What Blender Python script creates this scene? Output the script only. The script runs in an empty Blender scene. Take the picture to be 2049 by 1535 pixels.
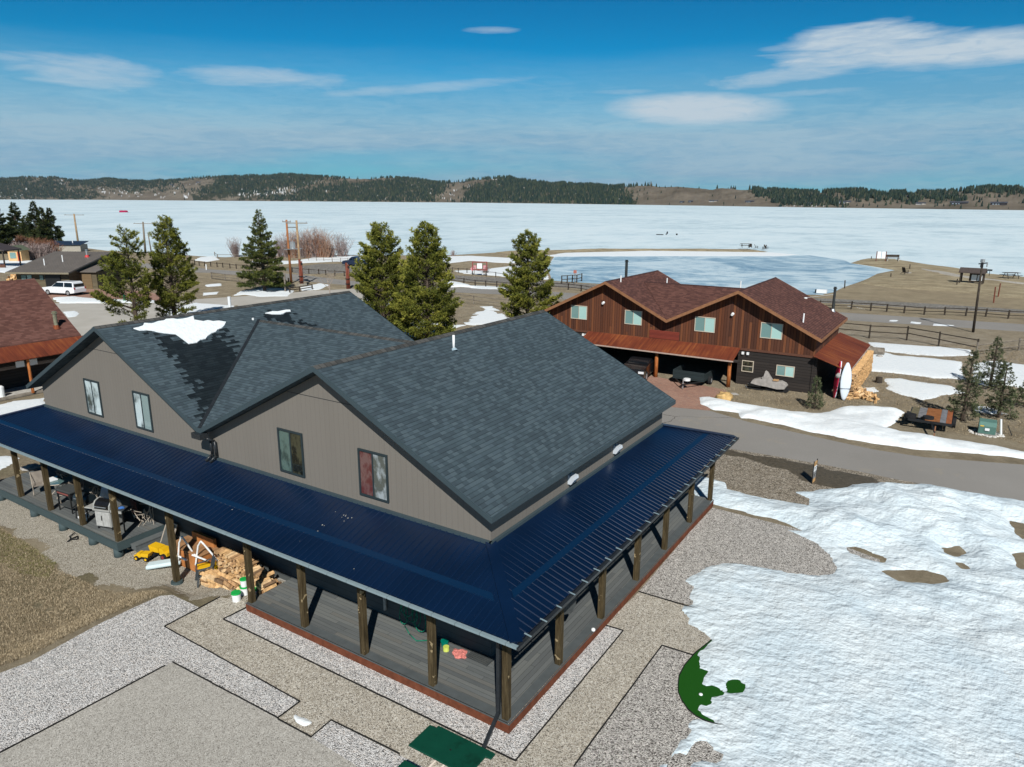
import bpy, math, random
import numpy as np
from mathutils import Vector, Matrix
from mathutils.geometry import tessellate_polygon
rnd = random.Random(7)
S = bpy.context.scene
COL = S.collection
R = math.radians
# ---------------------------------------------------------------- camera
cam_d = bpy.data.cameras.new('camera'); cam = bpy.data.objects.new('camera', cam_d); COL.objects.link(cam)
cam_d.sensor_width = 36; cam_d.lens = 25.1045; cam_d.clip_start = .1; cam_d.clip_end = 40000
CAM = Vector((8.1566, -12.6433, 12.8786))
cx, cy, cz = Vector((.84131, .54053, .00422)), Vector((-.13828, .20766, .96838)), Vector((.52256, -.81529, .24946))
cam.matrix_world = Matrix(((cx.x, cy.x, cz.x, CAM.x), (cx.y, cy.y, cz.y, CAM.y), (cx.z, cy.z, cz.z, CAM.z), (0, 0, 0, 1)))
S.camera = cam
# ---------------------------------------------------------------- light
SUN_EL, SUN_AZ = R(41), R(144.5)          # azimuth from +y towards +x
w = bpy.data.worlds.new('World'); S.world = w; w.use_nodes = True
nt = w.node_tree; N = nt.nodes; L = nt.links; N.clear()
def nd(t, **k):
    n = N.new(t)
    for a, b in k.items(): setattr(n, a, b)
    return n
def mth(op, a, b=None, c=None, clamp=False):
    n = N.new('ShaderNodeMath'); n.operation = op; n.use_clamp = clamp
    for i, v in enumerate((a, b, c)):
        if v is None: continue
        if isinstance(v, (int, float)): n.inputs[i].default_value = v
        else: L.new(v, n.inputs[i])
    return n.outputs[0]
sky = nd('ShaderNodeTexSky', sky_type='NISHITA', sun_disc=False, sun_elevation=SUN_EL, sun_rotation=SUN_AZ, altitude=2000, air_density=1.0, dust_density=.2, ozone_density=3.0)
def vmul(a, v):
    n = nd('ShaderNodeVectorMath', operation='MULTIPLY'); L.new(a, n.inputs[0]); n.inputs[1].default_value = v; return n.outputs[0]
hsv = nd('ShaderNodeHueSaturation'); hsv.inputs['Saturation'].default_value = 1.25; hsv.inputs['Hue'].default_value = .488; L.new(vmul(sky.outputs[0], (.1,) * 3), hsv.inputs['Color'])
gam0 = nd('ShaderNodeGamma'); gam0.inputs[1].default_value = 1.5; L.new(hsv.outputs[0], gam0.inputs[0])
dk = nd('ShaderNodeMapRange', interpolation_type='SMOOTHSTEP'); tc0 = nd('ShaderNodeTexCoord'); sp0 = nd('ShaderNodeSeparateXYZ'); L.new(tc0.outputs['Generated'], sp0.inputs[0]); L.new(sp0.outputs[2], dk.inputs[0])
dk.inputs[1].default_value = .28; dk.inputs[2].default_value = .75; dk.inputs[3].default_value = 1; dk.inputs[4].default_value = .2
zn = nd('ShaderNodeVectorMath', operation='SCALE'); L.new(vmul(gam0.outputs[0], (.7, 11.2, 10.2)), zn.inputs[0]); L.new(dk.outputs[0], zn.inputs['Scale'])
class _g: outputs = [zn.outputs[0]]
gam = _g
tc = nd('ShaderNodeTexCoord'); sep = nd('ShaderNodeSeparateXYZ'); L.new(tc.outputs['Generated'], sep.inputs[0])
az = mth('MULTIPLY', mth('ARCTAN2', sep.outputs[0], sep.outputs[1]), 57.2958)
el = mth('MULTIPLY', mth('ARCSINE', sep.outputs[2]), 57.2958)
comb = nd('ShaderNodeCombineXYZ'); L.new(mth('MULTIPLY', az, .14), comb.inputs[0]); L.new(mth('MULTIPLY', el, .9), comb.inputs[1])
nz = nd('ShaderNodeTexNoise'); nz.inputs['Scale'].default_value = 1; nz.inputs['Detail'].default_value = 7; nz.inputs['Roughness'].default_value = .6; nz.inputs['Distortion'].default_value = .6; L.new(comb.outputs[0], nz.inputs['Vector'])
nf = mth('SUBTRACT', nz.outputs['Fac'], .5)
comb2 = nd('ShaderNodeCombineXYZ'); L.new(mth('MULTIPLY', az, .035), comb2.inputs[0]); L.new(mth('MULTIPLY', el, .35), comb2.inputs[1]); comb2.inputs[2].default_value = 4.3
nz2 = nd('ShaderNodeTexNoise'); nz2.inputs['Scale'].default_value = 1; nz2.inputs['Detail'].default_value = 5; L.new(comb2.outputs[0], nz2.inputs['Vector'])
nz3 = nd('ShaderNodeTexNoise'); nz3.inputs['Scale'].default_value = 3.1; nz3.inputs['Detail'].default_value = 6; nz3.inputs['Roughness'].default_value = .65; nz3.inputs['Distortion'].default_value = .8; L.new(comb.outputs[0], nz3.inputs['Vector']); nf3 = mth('SUBTRACT', nz3.outputs['Fac'], .35)
# each cloud: azimuth, elevation, half width, half height (degrees), density, raggedness, tilt
tot = None
for (a0, e0), rx, ry, dn, rg, tl in [
    ((-61.828,7.995), 4.6, 1.0, .55, 3.4, -.02), ((-50.934,8.219), 5.6, .75, .58, 3.2, .0), ((-38.885,8.005), 7.5, .42, .42, 2.6, .09), ((-34.221,11.887), 2.4, .32, .5, 2.2, 0),
    ((-19.161,6.464), 7.0, 1.25, 1.25, .35, -.03), ((-8.459,9.925), 6.2, 1.7, 1.0, 2.6, 0), ((-2.880,9.333), 8.5, 1.15, 1.2, 1.4, 0), ((-12.563,8.470), 6.0, .62, .62, 3.2, .07),
    ((-11.148,7.317), 4.5, .22, .3, 2.4, .03), ((-24.181,7.718), 2.6, .2, .3, 2.4, 0), ((-65.886,8.350), 2.2, .25, .4, 2.4, -.05), ((-13.710,10.168), 1.6, .28, .35, 2.6, 0)]:
    da = mth('SUBTRACT', az, a0); u = mth('DIVIDE', da, rx)
    v = mth('DIVIDE', mth('SUBTRACT', mth('SUBTRACT', el, e0), mth('MULTIPLY', da, tl)), ry)
    d2 = mth('ADD', mth('MULTIPLY', u, u), mth('MULTIPLY', v, v))
    m = mth('SUBTRACT', mth('ADD', 1.0, mth('MULTIPLY', nf, rg)), d2)
    m = mth('MULTIPLY', mth('MULTIPLY', mth('SMOOTH_MIN', mth('MAXIMUM', mth('MULTIPLY', m, 1.15), 0), 1.0, .5), dn), mth('ADD', .72, mth('MULTIPLY', nf3, 1.1)), clamp=True)
    tot = m if tot is None else mth('MAXIMUM', tot, m)
# thin cirrus veil low over the hills
ve = nd('ShaderNodeMapRange', interpolation_type='SMOOTHSTEP'); L.new(mth('ADD', el, mth('MULTIPLY', nz2.outputs['Fac'], 6)), ve.inputs[0])
ve.inputs[1].default_value = 14; ve.inputs[2].default_value = 7.5; ve.inputs[3].default_value = 0; ve.inputs[4].default_value = 1
veil = mth('MULTIPLY', ve.outputs[0], mth('ADD', .97, mth('MULTIPLY', mth('SUBTRACT', nz2.outputs['Fac'], .5), .7)), clamp=True)
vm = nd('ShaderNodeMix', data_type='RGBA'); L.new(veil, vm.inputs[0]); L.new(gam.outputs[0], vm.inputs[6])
vc = nd('ShaderNodeValToRGB'); vc.color_ramp.elements[0].position = .40; vc.color_ramp.elements[1].position = .62; vc.color_ramp.elements[0].color = (.18, .385, .56, 1); vc.color_ramp.elements[1].color = (.33, .50, .62, 1); L.new(mth('ADD', mth('MULTIPLY', nz2.outputs['Fac'], .6), mth('MULTIPLY', nz3.outputs['Fac'], .4)), vc.inputs[0]); L.new(vmul(vc.outputs[0], (10.6,) * 3), vm.inputs[7])
mix = nd('ShaderNodeMix', data_type='RGBA'); L.new(tot, mix.inputs[0]); L.new(vm.outputs[2], mix.inputs[6]); mix.inputs[7].default_value = (5.4, 6.5, 7.4, 1)
bg = nd('ShaderNodeBackground'); bg.inputs[1].default_value = .09; L.new(mix.outputs[2], bg.inputs[0])
wo = nd('ShaderNodeOutputWorld'); L.new(bg.outputs[0], wo.inputs[0])
sd = bpy.data.lights.new('sun', 'SUN'); sd.energy = 4.9; sd.angle = R(.53); sd.color = (1, .975, .925)
sun = bpy.data.objects.new('sun', sd); COL.objects.link(sun)
sdir = Vector((math.sin(SUN_AZ) * math.cos(SUN_EL), math.cos(SUN_AZ) * math.cos(SUN_EL), math.sin(SUN_EL)))
sun.rotation_euler = sdir.to_track_quat('Z', 'Y').to_euler(); sun.location = (0, -20, 30)
S.view_settings.view_transform = 'Standard'; S.view_settings.look = 'None'; S.view_settings.exposure = .1; S.view_settings.gamma = 1
S.cycles.max_bounces = 6; S.cycles.diffuse_bounces = 2; S.cycles.glossy_bounces = 3; S.cycles.transparent_max_bounces = 4

# ---------------------------------------------------------------- object helpers
def setp(o, label=None, cat=None, group=None, kind=None):
    if label: o['label'] = label
    if cat: o['category'] = cat
    if group: o['group'] = group
    if kind: o['kind'] = kind
    return o
def thing(name, loc, label, cat, group=None, rz=0):
    o = bpy.data.objects.new(name, None); COL.objects.link(o); o.location = loc; o.rotation_euler = (0, 0, rz); o.empty_display_size = .2
    return setp(o, label, cat, group)
def copy_tree(o, loc, rz=None, label=None, parent=None, scale=None):
    c = o.copy(); COL.objects.link(c)
    if parent: c.parent = parent
    if loc is not None: c.location = loc
    if rz is not None: c.rotation_euler = (0, 0, rz)
    if scale is not None: c.scale = scale
    if label: c['label'] = label
    for ch in list(o.children): copy_tree(ch, None, parent=c)
    return c
class MB:
    """collects world-space faces; build() links them as one mesh"""
    def __init__(s, M=None): s.v = []; s.f = []; s.M = M; s.smooth = False
    def add(s, vs, fs):
        b = len(s.v)
        if s.M is not None: vs = [tuple(s.M @ Vector(p)) for p in vs]
        s.v.extend([tuple(p) for p in vs]); s.f.extend([tuple(i + b for i in f) for f in fs]); return s
    def box(s, x0, x1, y0, y1, z0, z1):
        return s.add([(x0,y0,z0),(x1,y0,z0),(x1,y1,z0),(x0,y1,z0),(x0,y0,z1),(x1,y0,z1),(x1,y1,z1),(x0,y1,z1)],
                     [(0,3,2,1),(4,5,6,7),(0,1,5,4),(1,2,6,5),(2,3,7,6),(3,0,4,7)])
    def beam(s, p, q, wx, wz, up=(0,0,1)):
        p, q = Vector(p), Vector(q); d = (q - p).normalized(); u = Vector(up)
        if abs(d.dot(u)) > .98: u = Vector((0, 1, 0))
        a = d.cross(u).normalized() * wx / 2; b = a.cross(d).normalized() * wz / 2
        vs = [p - a - b, p + a - b, p + a + b, p - a + b, q - a - b, q + a - b, q + a + b, q - a + b]
        return s.add(vs, [(0,1,2,3),(7,6,5,4),(0,4,5,1),(1,5,6,2),(2,6,7,3),(3,7,4,0)])
    def cyl(s, p, q, r0, r1=None, n=8, cap=True):
        r1 = r0 if r1 is None else r1
        p, q = Vector(p), Vector(q); d = (q - p)
        if d.length < 1e-6: return s
        d.normalize(); u = Vector((0, 0, 1)) if abs(d.z) < .9 else Vector((1, 0, 0))
        a = d.cross(u).normalized(); b = a.cross(d).normalized(); vs = []
        for c, r in ((p, r0), (q, r1)):
            for k in range(n):
                t = 2 * math.pi * k / n; vs.append(c + a * (r * math.cos(t)) + b * (r * math.sin(t)))
        fs = [(k, k + n, (k + 1) % n + n, (k + 1) % n) for k in range(n)]
        if cap: fs += [tuple(range(n)), tuple(range(2 * n - 1, n - 1, -1))]
        return s.add(vs, fs)
    def tube(s, pts, r, n=6):
        for a, b in zip(pts[:-1], pts[1:]): s.cyl(a, b, r, r, n)
        return s
    def prism(s, poly, z0, z1):
        n = len(poly); vs = [(x, y, z0) for x, y in poly] + [(x, y, z1) for x, y in poly]
        fs = [tuple(t) for t in tessellate_polygon([[Vector((x, y, 0)) for x, y in poly]])]
        ar = sum(poly[i][0] * poly[(i+1) % n][1] - poly[(i+1) % n][0] * poly[i][1] for i in range(n))
        def orient(t): 
            a, b, c = [poly[i] for i in t]; return ((b[0]-a[0])*(c[1]-a[1]) - (b[1]-a[1])*(c[0]-a[0])) > 0
        fs = [t if orient(t) else t[::-1] for t in fs]
        F = [t[::-1] for t in fs] + [tuple(i + n for i in t) for t in fs]
        for i in range(n):
            j = (i + 1) % n; F.append((i, j, j + n, i + n) if ar > 0 else (j, i, i + n, j + n))
        return s.add(vs, F)
    def extr(s, prof, f0, f1):
        """profile [(a,b)] mapped by f0, f1 (two callables giving 3-D points) and joined"""
        n = len(prof); vs = [f0(*p) for p in prof] + [f1(*p) for p in prof]
        tri = [tuple(t) for t in tessellate_polygon([[Vector((a, b, 0)) for a, b in prof]])]
        F = tri + [tuple(i + n for i in t[::-1]) for t in tri] + [(i, i + n, (i+1) % n + n, (i+1) % n) for i in range(n)]
        return s.add(vs, F)
    def ball(s, c, r, sz=1, n=8, m=5, jit=0):
        cx_, cy_, cz_ = c; vs = [(cx_, cy_, cz_ - r * sz)]
        for i in range(1, m):
            th = math.pi * i / m
            for k in range(n):
                t = 2 * math.pi * k / n; q = r * (1 + jit * (rnd.random() - .5))
                vs.append((cx_ + q * math.sin(th) * math.cos(t), cy_ + q * math.sin(th) * math.sin(t), cz_ - q * sz * math.cos(th)))
        vs.append((cx_, cy_, cz_ + r * sz)); e = len(vs) - 1; fs = []
        for k in range(n): fs.append((0, 1 + (k + 1) % n, 1 + k)); fs.append((e, e - n + k, e - n + (k + 1) % n))
        for i in range(m - 2):
            for k in range(n): a = 1 + i * n + k; b = 1 + i * n + (k + 1) % n; fs.append((a, b, b + n, a + n))
        return s.add(vs, fs)
    def build(s, name, mat, parent=None, smooth=None, fix=False):
        me = bpy.data.meshes.new(name); V = np.array(s.v, dtype=float).reshape(-1, 3)
        if parent is not None:
            pm = parent; M = Matrix.Identity(4)
            chain = []
            while pm is not None: chain.append(pm); pm = pm.parent
            for q in reversed(chain): M = M @ (Matrix.Translation(q.location) @ q.rotation_euler.to_matrix().to_4x4())
            Mi = np.array(M.inverted()); V = V @ Mi[:3, :3].T + Mi[:3, 3]
        me.from_pydata(V.tolist(), [], s.f)
        if fix or True:
            import bmesh
            if fix:
                bm = bmesh.new(); bm.from_mesh(me); bmesh.ops.recalc_face_normals(bm, faces=bm.faces); bm.to_mesh(me); bm.free()
        auto_uv(me)
        me.materials.append(mat)
        if smooth if smooth is not None else s.smooth: me.polygons.foreach_set('use_smooth', [True] * len(me.polygons))
        o = bpy.data.objects.new(name, me); COL.objects.link(o)
        if parent is not None: o.parent = parent
        return o
def auto_uv(me):
    n = len(me.polygons)
    if n == 0: return
    nr = np.empty(n * 3); me.polygons.foreach_get('normal', nr); nr = nr.reshape(-1, 3)
    lt = np.empty(n, dtype=int); me.polygons.foreach_get('loop_total', lt)
    li = np.empty(len(me.loops), dtype=int); me.loops.foreach_get('vertex_index', li)
    co = np.empty(len(me.vertices) * 3); me.vertices.foreach_get('co', co); co = co.reshape(-1, 3)
    nl = np.repeat(nr, lt, axis=0); p = co[li]
    hz = np.hypot(nl[:, 0], nl[:, 1]); flat = hz < .12
    hx = np.where(flat, 0, nl[:, 0] / np.maximum(hz, 1e-6)); hy = np.where(flat, -1, nl[:, 1] / np.maximum(hz, 1e-6))
    nz_ = np.where(flat, 1, nl[:, 2]); hh = np.where(flat, 0, hz)
    # u horizontal, v up the face
    u = p[:, 0] * -hy + p[:, 1] * hx
    v = np.where(flat, p[:, 1], -(p[:, 0] * hx + p[:, 1] * hy) * nz_ + p[:, 2] * hh)
    uv = me.uv_layers.new(name='UVMap'); uv.data.foreach_set('uv', np.stack([u, v], -1).ravel())
def mesh_np(name, V, F, mat, parent=None, smooth=False, color=None):
    me = bpy.data.meshes.new(name); F = np.asarray(F, dtype=np.int32)
    me.vertices.add(len(V)); me.vertices.foreach_set('co', np.asarray(V, dtype=np.float32).ravel())
    k = F.shape[1]; me.loops.add(F.size); me.loops.foreach_set('vertex_index', F.ravel())
    me.polygons.add(len(F)); me.polygons.foreach_set('loop_start', np.arange(0, F.size, k, dtype=np.int32))
    me.update(calc_edges=True)
    me.polygons.foreach_set('use_smooth', [smooth] * len(F))
    if color is not None:
        at = me.color_attributes.new('mask', 'FLOAT_COLOR', 'POINT'); at.data.foreach_set('color', np.asarray(color, dtype=np.float32).ravel())
    me.materials.append(mat)
    o = bpy.data.objects.new(name, me); COL.objects.link(o)
    if parent is not None: o.parent = parent
    return o

# ---------------------------------------------------------------- materials
class NT:
    def __init__(s, name):
        s.m = bpy.data.materials.new(name); s.m.use_nodes = True; s.t = s.m.node_tree; s.t.nodes.clear()
        s.o = s.t.nodes.new('ShaderNodeOutputMaterial'); s.b = s.t.nodes.new('ShaderNodeBsdfPrincipled'); s.t.links.new(s.b.outputs[0], s.o.inputs[0])
        s.tc = s.t.nodes.new('ShaderNodeTexCoord')
    def n(s, t, **k):
        x = s.t.nodes.new(t)
        for a, b in k.items(): setattr(x, a, b)
        return x
    def l(s, a, b): s.t.links.new(a, b)
    def math(s, op, a, b=None, c=None, clamp=False):
        n = s.n('ShaderNodeMath', operation=op, use_clamp=clamp)
        for i, v in enumerate((a, b, c)):
            if v is None: continue
            if isinstance(v, (int, float)): n.inputs[i].default_value = v
            else: s.l(v, n.inputs[i])
        return n.outputs[0]
    def comb(s, x, y, z=0):
        n = s.n('ShaderNodeCombineXYZ')
        for i, v in enumerate((x, y, z)):
            if isinstance(v, (int, float)): n.inputs[i].default_value = v
            else: s.l(v, n.inputs[i])
        return n.outputs[0]
    def noise(s, scale, detail=3, rough=.5, vec=None, stretch=None, dist=0):
        n = s.n('ShaderNodeTexNoise'); n.inputs['Scale'].default_value = scale; n.inputs['Detail'].default_value = detail; n.inputs['Roughness'].default_value = rough; n.inputs['Distortion'].default_value = dist
        v = vec if vec is not None else s.tc.outputs['Object']
        if stretch:
            m = s.n('ShaderNodeMapping'); m.inputs['Scale'].default_value = stretch; s.l(v, m.inputs[0]); v = m.outputs[0]
        s.l(v, n.inputs['Vector']); return n.outputs['Fac']
    def ramp(s, fac, stops, interp='LINEAR'):
        n = s.n('ShaderNodeValToRGB'); n.color_ramp.interpolation = interp; e = n.color_ramp.elements
        while len(e) < len(stops): e.new(.5)
        for x, (p, c) in zip(e, stops): x.position = p; x.color = (*c, 1)
        s.l(fac, n.inputs[0]); return n.outputs[0]
    def mix(s, f, a, b, mode='MIX'):
        n = s.n('ShaderNodeMix', data_type='RGBA', blend_type=mode)
        for i, v in ((0, f), (6, a), (7, b)):
            if isinstance(v, (int, float)): n.inputs[i].default_value = v
            elif isinstance(v, tuple): n.inputs[i].default_value = (*v, 1)
            else: s.l(v, n.inputs[i])
        return n.outputs[2]
    def bump(s, h, strength=.5, dist=.02, base=None):
        n = s.n('ShaderNodeBump'); n.inputs['Strength'].default_value = strength; n.inputs['Distance'].default_value = dist; s.l(h, n.inputs['Height'])
        if base is not None: s.l(base, n.inputs['Normal'])
        s.l(n.outputs[0], s.b.inputs['Normal']); return n.outputs[0]
    def col(s, c):
        if isinstance(c, tuple): s.b.inputs['Base Color'].default_value = (*c, 1)
        else: s.l(c, s.b.inputs['Base Color'])
    def set(s, rough=.8, spec=.3, metal=0, coat=0):
        s.b.inputs['Roughness'].default_value = rough; s.b.inputs['Specular IOR Level'].default_value = spec; s.b.inputs['Metallic'].default_value = metal; s.b.inputs['Coat Weight'].default_value = coat
        return s.m
def srgb(r, g, b): return tuple(((v / 255) / 12.92 if v / 255 <= .04045 else ((v / 255 + .055) / 1.055) ** 2.4) for v in (r, g, b))
def plain(name, c, rough=.7, spec=.3, metal=0, var=.18, scale=6, bump=.15, coat=0):
    t = NT(name); f = t.noise(scale, 4, .6)
    a = tuple(v * (1 - var) for v in c); b = tuple(min(1, v * (1 + var)) for v in c)
    t.col(t.ramp(f, [(.3, a), (.7, b)]))
    if bump: t.bump(t.noise(scale * 6, 3), bump, .01)
    return t.set(rough, spec, metal, coat)
def cells(name, w_, h_, cols, vertical=False, stagger=True, gap=.06, gapdark=.55, bump=.4, rough=.85, spec=.25, grain=0, big=.25, dist=.01, edge='v', weather=0):
    """rows of staggered cells with a colour each: shingles, boards, pavers"""
    t = NT(name); uvn = t.n('ShaderNodeUVMap'); sp = t.n('ShaderNodeSeparateXYZ'); t.l(uvn.outputs[0], sp.inputs[0])
    u, v = sp.outputs[0], sp.outputs[1]
    if vertical: u, v = v, u
    vr = t.math('DIVIDE', v, h_); row = t.math('FLOOR', vr); fr = t.math('FRACT', vr)
    wn = t.n('ShaderNodeTexWhiteNoise', noise_dimensions='1D'); t.l(row, wn.inputs['W'])
    uu = t.math('ADD', t.math('DIVIDE', u, w_), t.math('MULTIPLY', wn.outputs['Value'], 7.31 if stagger else 0)); c_ = t.math('FLOOR', uu); fu = t.math('FRACT', uu)
    w2 = t.n('ShaderNodeTexWhiteNoise', noise_dimensions='2D'); t.l(t.comb(row, c_), w2.inputs['Vector'])
    k = len(cols); base = t.ramp(w2.outputs['Value'], [(i / k, c) for i, c in enumerate(cols)], 'CONSTANT')
    bn = t.noise(.35, 3); base = t.mix(big, base, t.ramp(bn, [(.3, tuple(x * .72 for x in cols[0])), (.7, tuple(min(1, x * 1.3) for x in cols[-1]))]))
    if grain:
        g = t.noise(14, 4, .7, stretch=None, vec=t.comb(t.math('MULTIPLY', u, .12), v))
        base = t.mix(grain, base, t.ramp(g, [(.35, tuple(x * .45 for x in cols[0])), (.65, tuple(min(1, x * 1.6) for x in cols[-1]))]))
    ed = t.math('LESS_THAN', fr, gap)
    if edge == 'uv': ed = t.math('MAXIMUM', ed, t.math('LESS_THAN', fu, gap * h_ / w_))
    base = t.mix(ed, base, t.mix(1.0, base, (gapdark,) * 3, 'MULTIPLY'))  # darker line per joint; on shingles it paints the row's edge shadow
    t.col(base)
    h = t.math('SUBTRACT', t.math('MULTIPLY', w2.outputs['Value'], .5), t.math('ADD', ed, t.math('MULTIPLY', fr, .6 if edge == 'v' else 0)))
    t.bump(t.math('ADD', h, t.math('MULTIPLY', t.noise(60, 2), .3)), bump, dist)
    return t.set(rough, spec)

# ---------------------------------------------------------------- number helpers
def hash2(i, j, s):
    n = (i * 374761393 + j * 668265263 + s * 974634777) & 0x7fffffff
    n = ((n ^ (n >> 13)) * 1274126177) & 0x7fffffff
    return ((n ^ (n >> 16)) & 0xffff) / 65535.0
def vn(x, y, s=0):
    xi, yi = np.floor(x).astype(np.int64), np.floor(y).astype(np.int64); fx, fy = x - xi, y - yi
    fx = fx * fx * (3 - 2 * fx); fy = fy * fy * (3 - 2 * fy)
    return (hash2(xi, yi, s) * (1-fx) + hash2(xi+1, yi, s) * fx) * (1-fy) + (hash2(xi, yi+1, s) * (1-fx) + hash2(xi+1, yi+1, s) * fx) * fy
def fbm(x, y, s=0, o=4):
    a, t, f = .5, 0, 1
    for k in range(o): t = t + a * vn(x * f + k * 17.3, y * f - k * 9.1, s + k); a *= .5; f *= 2.03
    return t / (1 - .5 ** o) - .5
def sdf(X, Y, poly):
    """signed distance to a polygon, positive inside"""
    d = np.full(X.shape, 1e9); ins = np.zeros(X.shape, bool); n = len(poly)
    for i in range(n):
        ax, ay = poly[i]; bx, by = poly[(i + 1) % n]; ex, ey = bx - ax, by - ay; wx, wy = X - ax, Y - ay
        t = np.clip((wx * ex + wy * ey) / max(ex * ex + ey * ey, 1e-9), 0, 1)
        d = np.minimum(d, (wx - ex * t) ** 2 + (wy - ey * t) ** 2)
        if ay != by:
            c = ((ay <= Y) & (by > Y)) | ((by <= Y) & (ay > Y)); ins ^= c & (X < ax + (Y - ay) / (by - ay) * ex)
    d = np.sqrt(d); return np.where(ins, d, -d)
def gz(x, y):
    """the left yard lies a little lower than the drive"""
    def ss(a, b, v): t = np.clip((v - a) / (b - a), 0, 1); return t * t * (3 - 2 * t)
    return -.36 * np.maximum(ss(-13.4, -15, x) * ss(-14, -10, y), ss(-11.7, -13.2, x) * ss(-.8, 0, y)) * ss(-42, -36, x) * ss(18, 10, y)
# ---------------------------------------------------------------- ground sheet
xs = np.concatenate([-np.geomspace(9000, 45, 26), np.arange(-44, -9, .3), np.arange(-9, 20, 1.5), np.geomspace(20, 3000, 22)])
ys = np.concatenate([-np.geomspace(600, 14, 12), np.arange(-13, 4, .3), np.arange(4, 20, 1.), np.geomspace(20, 12000, 28)])
X, Y = np.meshgrid(xs, ys); Z = gz(X, Y); Z = Z + fbm(X * 1.3, Y * 1.3, 3) * .2 * -Z
peb = [(-31.29,0.38),(-27.62,0.97),(-19.95,1.35),(-17.78,1.97),(-12.14,2.11),(-10.44,1.60),(-10.48,0.39),(-11.89,0.27),(-12.09,-0.45),(-13.62,-0.59),(-15.62,-1.08),(-17.73,-1.55),(-20.08,-1.38),(-21.97,-1.14),(-24.79,-1.03),(-28.30,-1.15)]
sg = sdf(X, Y, peb); nn = fbm(X * 1.1, Y * 1.1, 5)
m_p = np.clip((sg + nn * 1.5) / .55 + .5, 0, 1)
grn = np.clip(fbm(X * .5, Y * .5, 11) * 4 + np.clip(1.6 - np.abs(sg + .9), 0, 1) * 1.1 - .55, 0, 1) * (X > -40) * (X < -8)
gold = np.clip((Y - 75) / 20, 0, 1) * np.clip((X + 60) / 30, 0, 1)
grey = np.clip((Y - 36) / 12, 0, 1) * np.clip((78 - Y) / 10, 0, 1) * np.clip((X + 50) / 25, 0, 1)
ny, nx = X.shape; idx = np.arange(ny * nx).reshape(ny, nx)
Fq = np.stack([idx[:-1, :-1], idx[:-1, 1:], idx[1:, 1:], idx[1:, :-1]], -1).reshape(-1, 4)
t = NT('dry_grass_ground'); at = t.n('ShaderNodeAttribute', attribute_name='mask'); sc = t.n('ShaderNodeSeparateColor'); t.l(at.outputs['Color'], sc.inputs[0])
n1 = t.noise(.55, 5, .65); n2 = t.noise(5, 4, .75); n3 = t.noise(38, 3, .8)
g = t.ramp(t.math('ADD', t.math('MULTIPLY', n1, .62), t.math('MULTIPLY', n2, .38)), [(.32, (.085, .065, .035)), (.45, (.24, .195, .125)), (.56, (.38, .32, .22)), (.68, (.52, .45, .33))])
g = t.mix(t.math('MULTIPLY', sc.outputs[1], .75), g, t.ramp(n2, [(.35, (.035, .04, .012)), (.65, (.15, .15, .055))]))
g = t.mix(t.math('MULTIPLY', sc.outputs[2], .85), g, t.ramp(t.noise(.8, 6, .75), [(.36, (.20, .165, .12)), (.5, (.36, .315, .25)), (.64, (.50, .45, .37))]))
g = t.mix(t.math('MULTIPLY', at.outputs['Alpha'], .7), g, t.ramp(t.noise(.25, 6, .7), [(.35, (.22, .17, .10)), (.65, (.46, .38, .24))]))
g = t.mix(.45, g, t.ramp(n3, [(.35, (.10, .078, .048)), (.65, (.46, .39, .28))]))
vo = t.n('ShaderNodeTexVoronoi'); vo.inputs['Scale'].default_value = 38; t.l(t.tc.outputs['Object'], vo.inputs['Vector'])
sv = t.n('ShaderNodeSeparateColor'); t.l(vo.outputs['Color'], sv.inputs[0])
pc = t.ramp(sv.outputs[0], [(0, (.36, .32, .25)), (.35, (.52, .475, .39)), (.7, (.66, .61, .51)), (.92, (.76, .72, .63))])
pc = t.mix(t.math('GREATER_THAN', vo.outputs['Distance'], .62), pc, (.24, .205, .155))
pm = t.math('GREATER_THAN', t.math('ADD', sc.outputs[0], t.math('MULTIPLY', t.math('SUBTRACT', t.noise(3.5, 5, .75), .5), 1.5)), .5)
t.col(t.mix(pm, g, pc)); b1 = t.bump(t.math('ADD', n3, t.math('MULTIPLY', n2, .8)), .8, .12); t.set(.95, .15)
mk = np.stack([m_p, grn, grey, gold], -1).reshape(-1, 4)
o = mesh_np('ground', np.stack([X, Y, Z], -1).reshape(-1, 3), Fq, t.m, color=mk); setp(o, kind='structure')

def sheet(name, poly, z, mat, kind='structure', **k):
    mb = MB(); n = len(poly); tri = [tuple(q) for q in tessellate_polygon([[Vector((x, y, 0)) for x, y in poly]])]
    out = []
    for a, b, c in tri:
        A, B, Cc = poly[a], poly[b], poly[c]
        out.append((a, b, c) if (B[0]-A[0])*(Cc[1]-A[1]) - (B[1]-A[1])*(Cc[0]-A[0]) > 0 else (a, c, b))
    mb.add([(x, y, z) for x, y in poly], out); o = mb.build(name, mat); return setp(o, kind=kind, **k)
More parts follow.
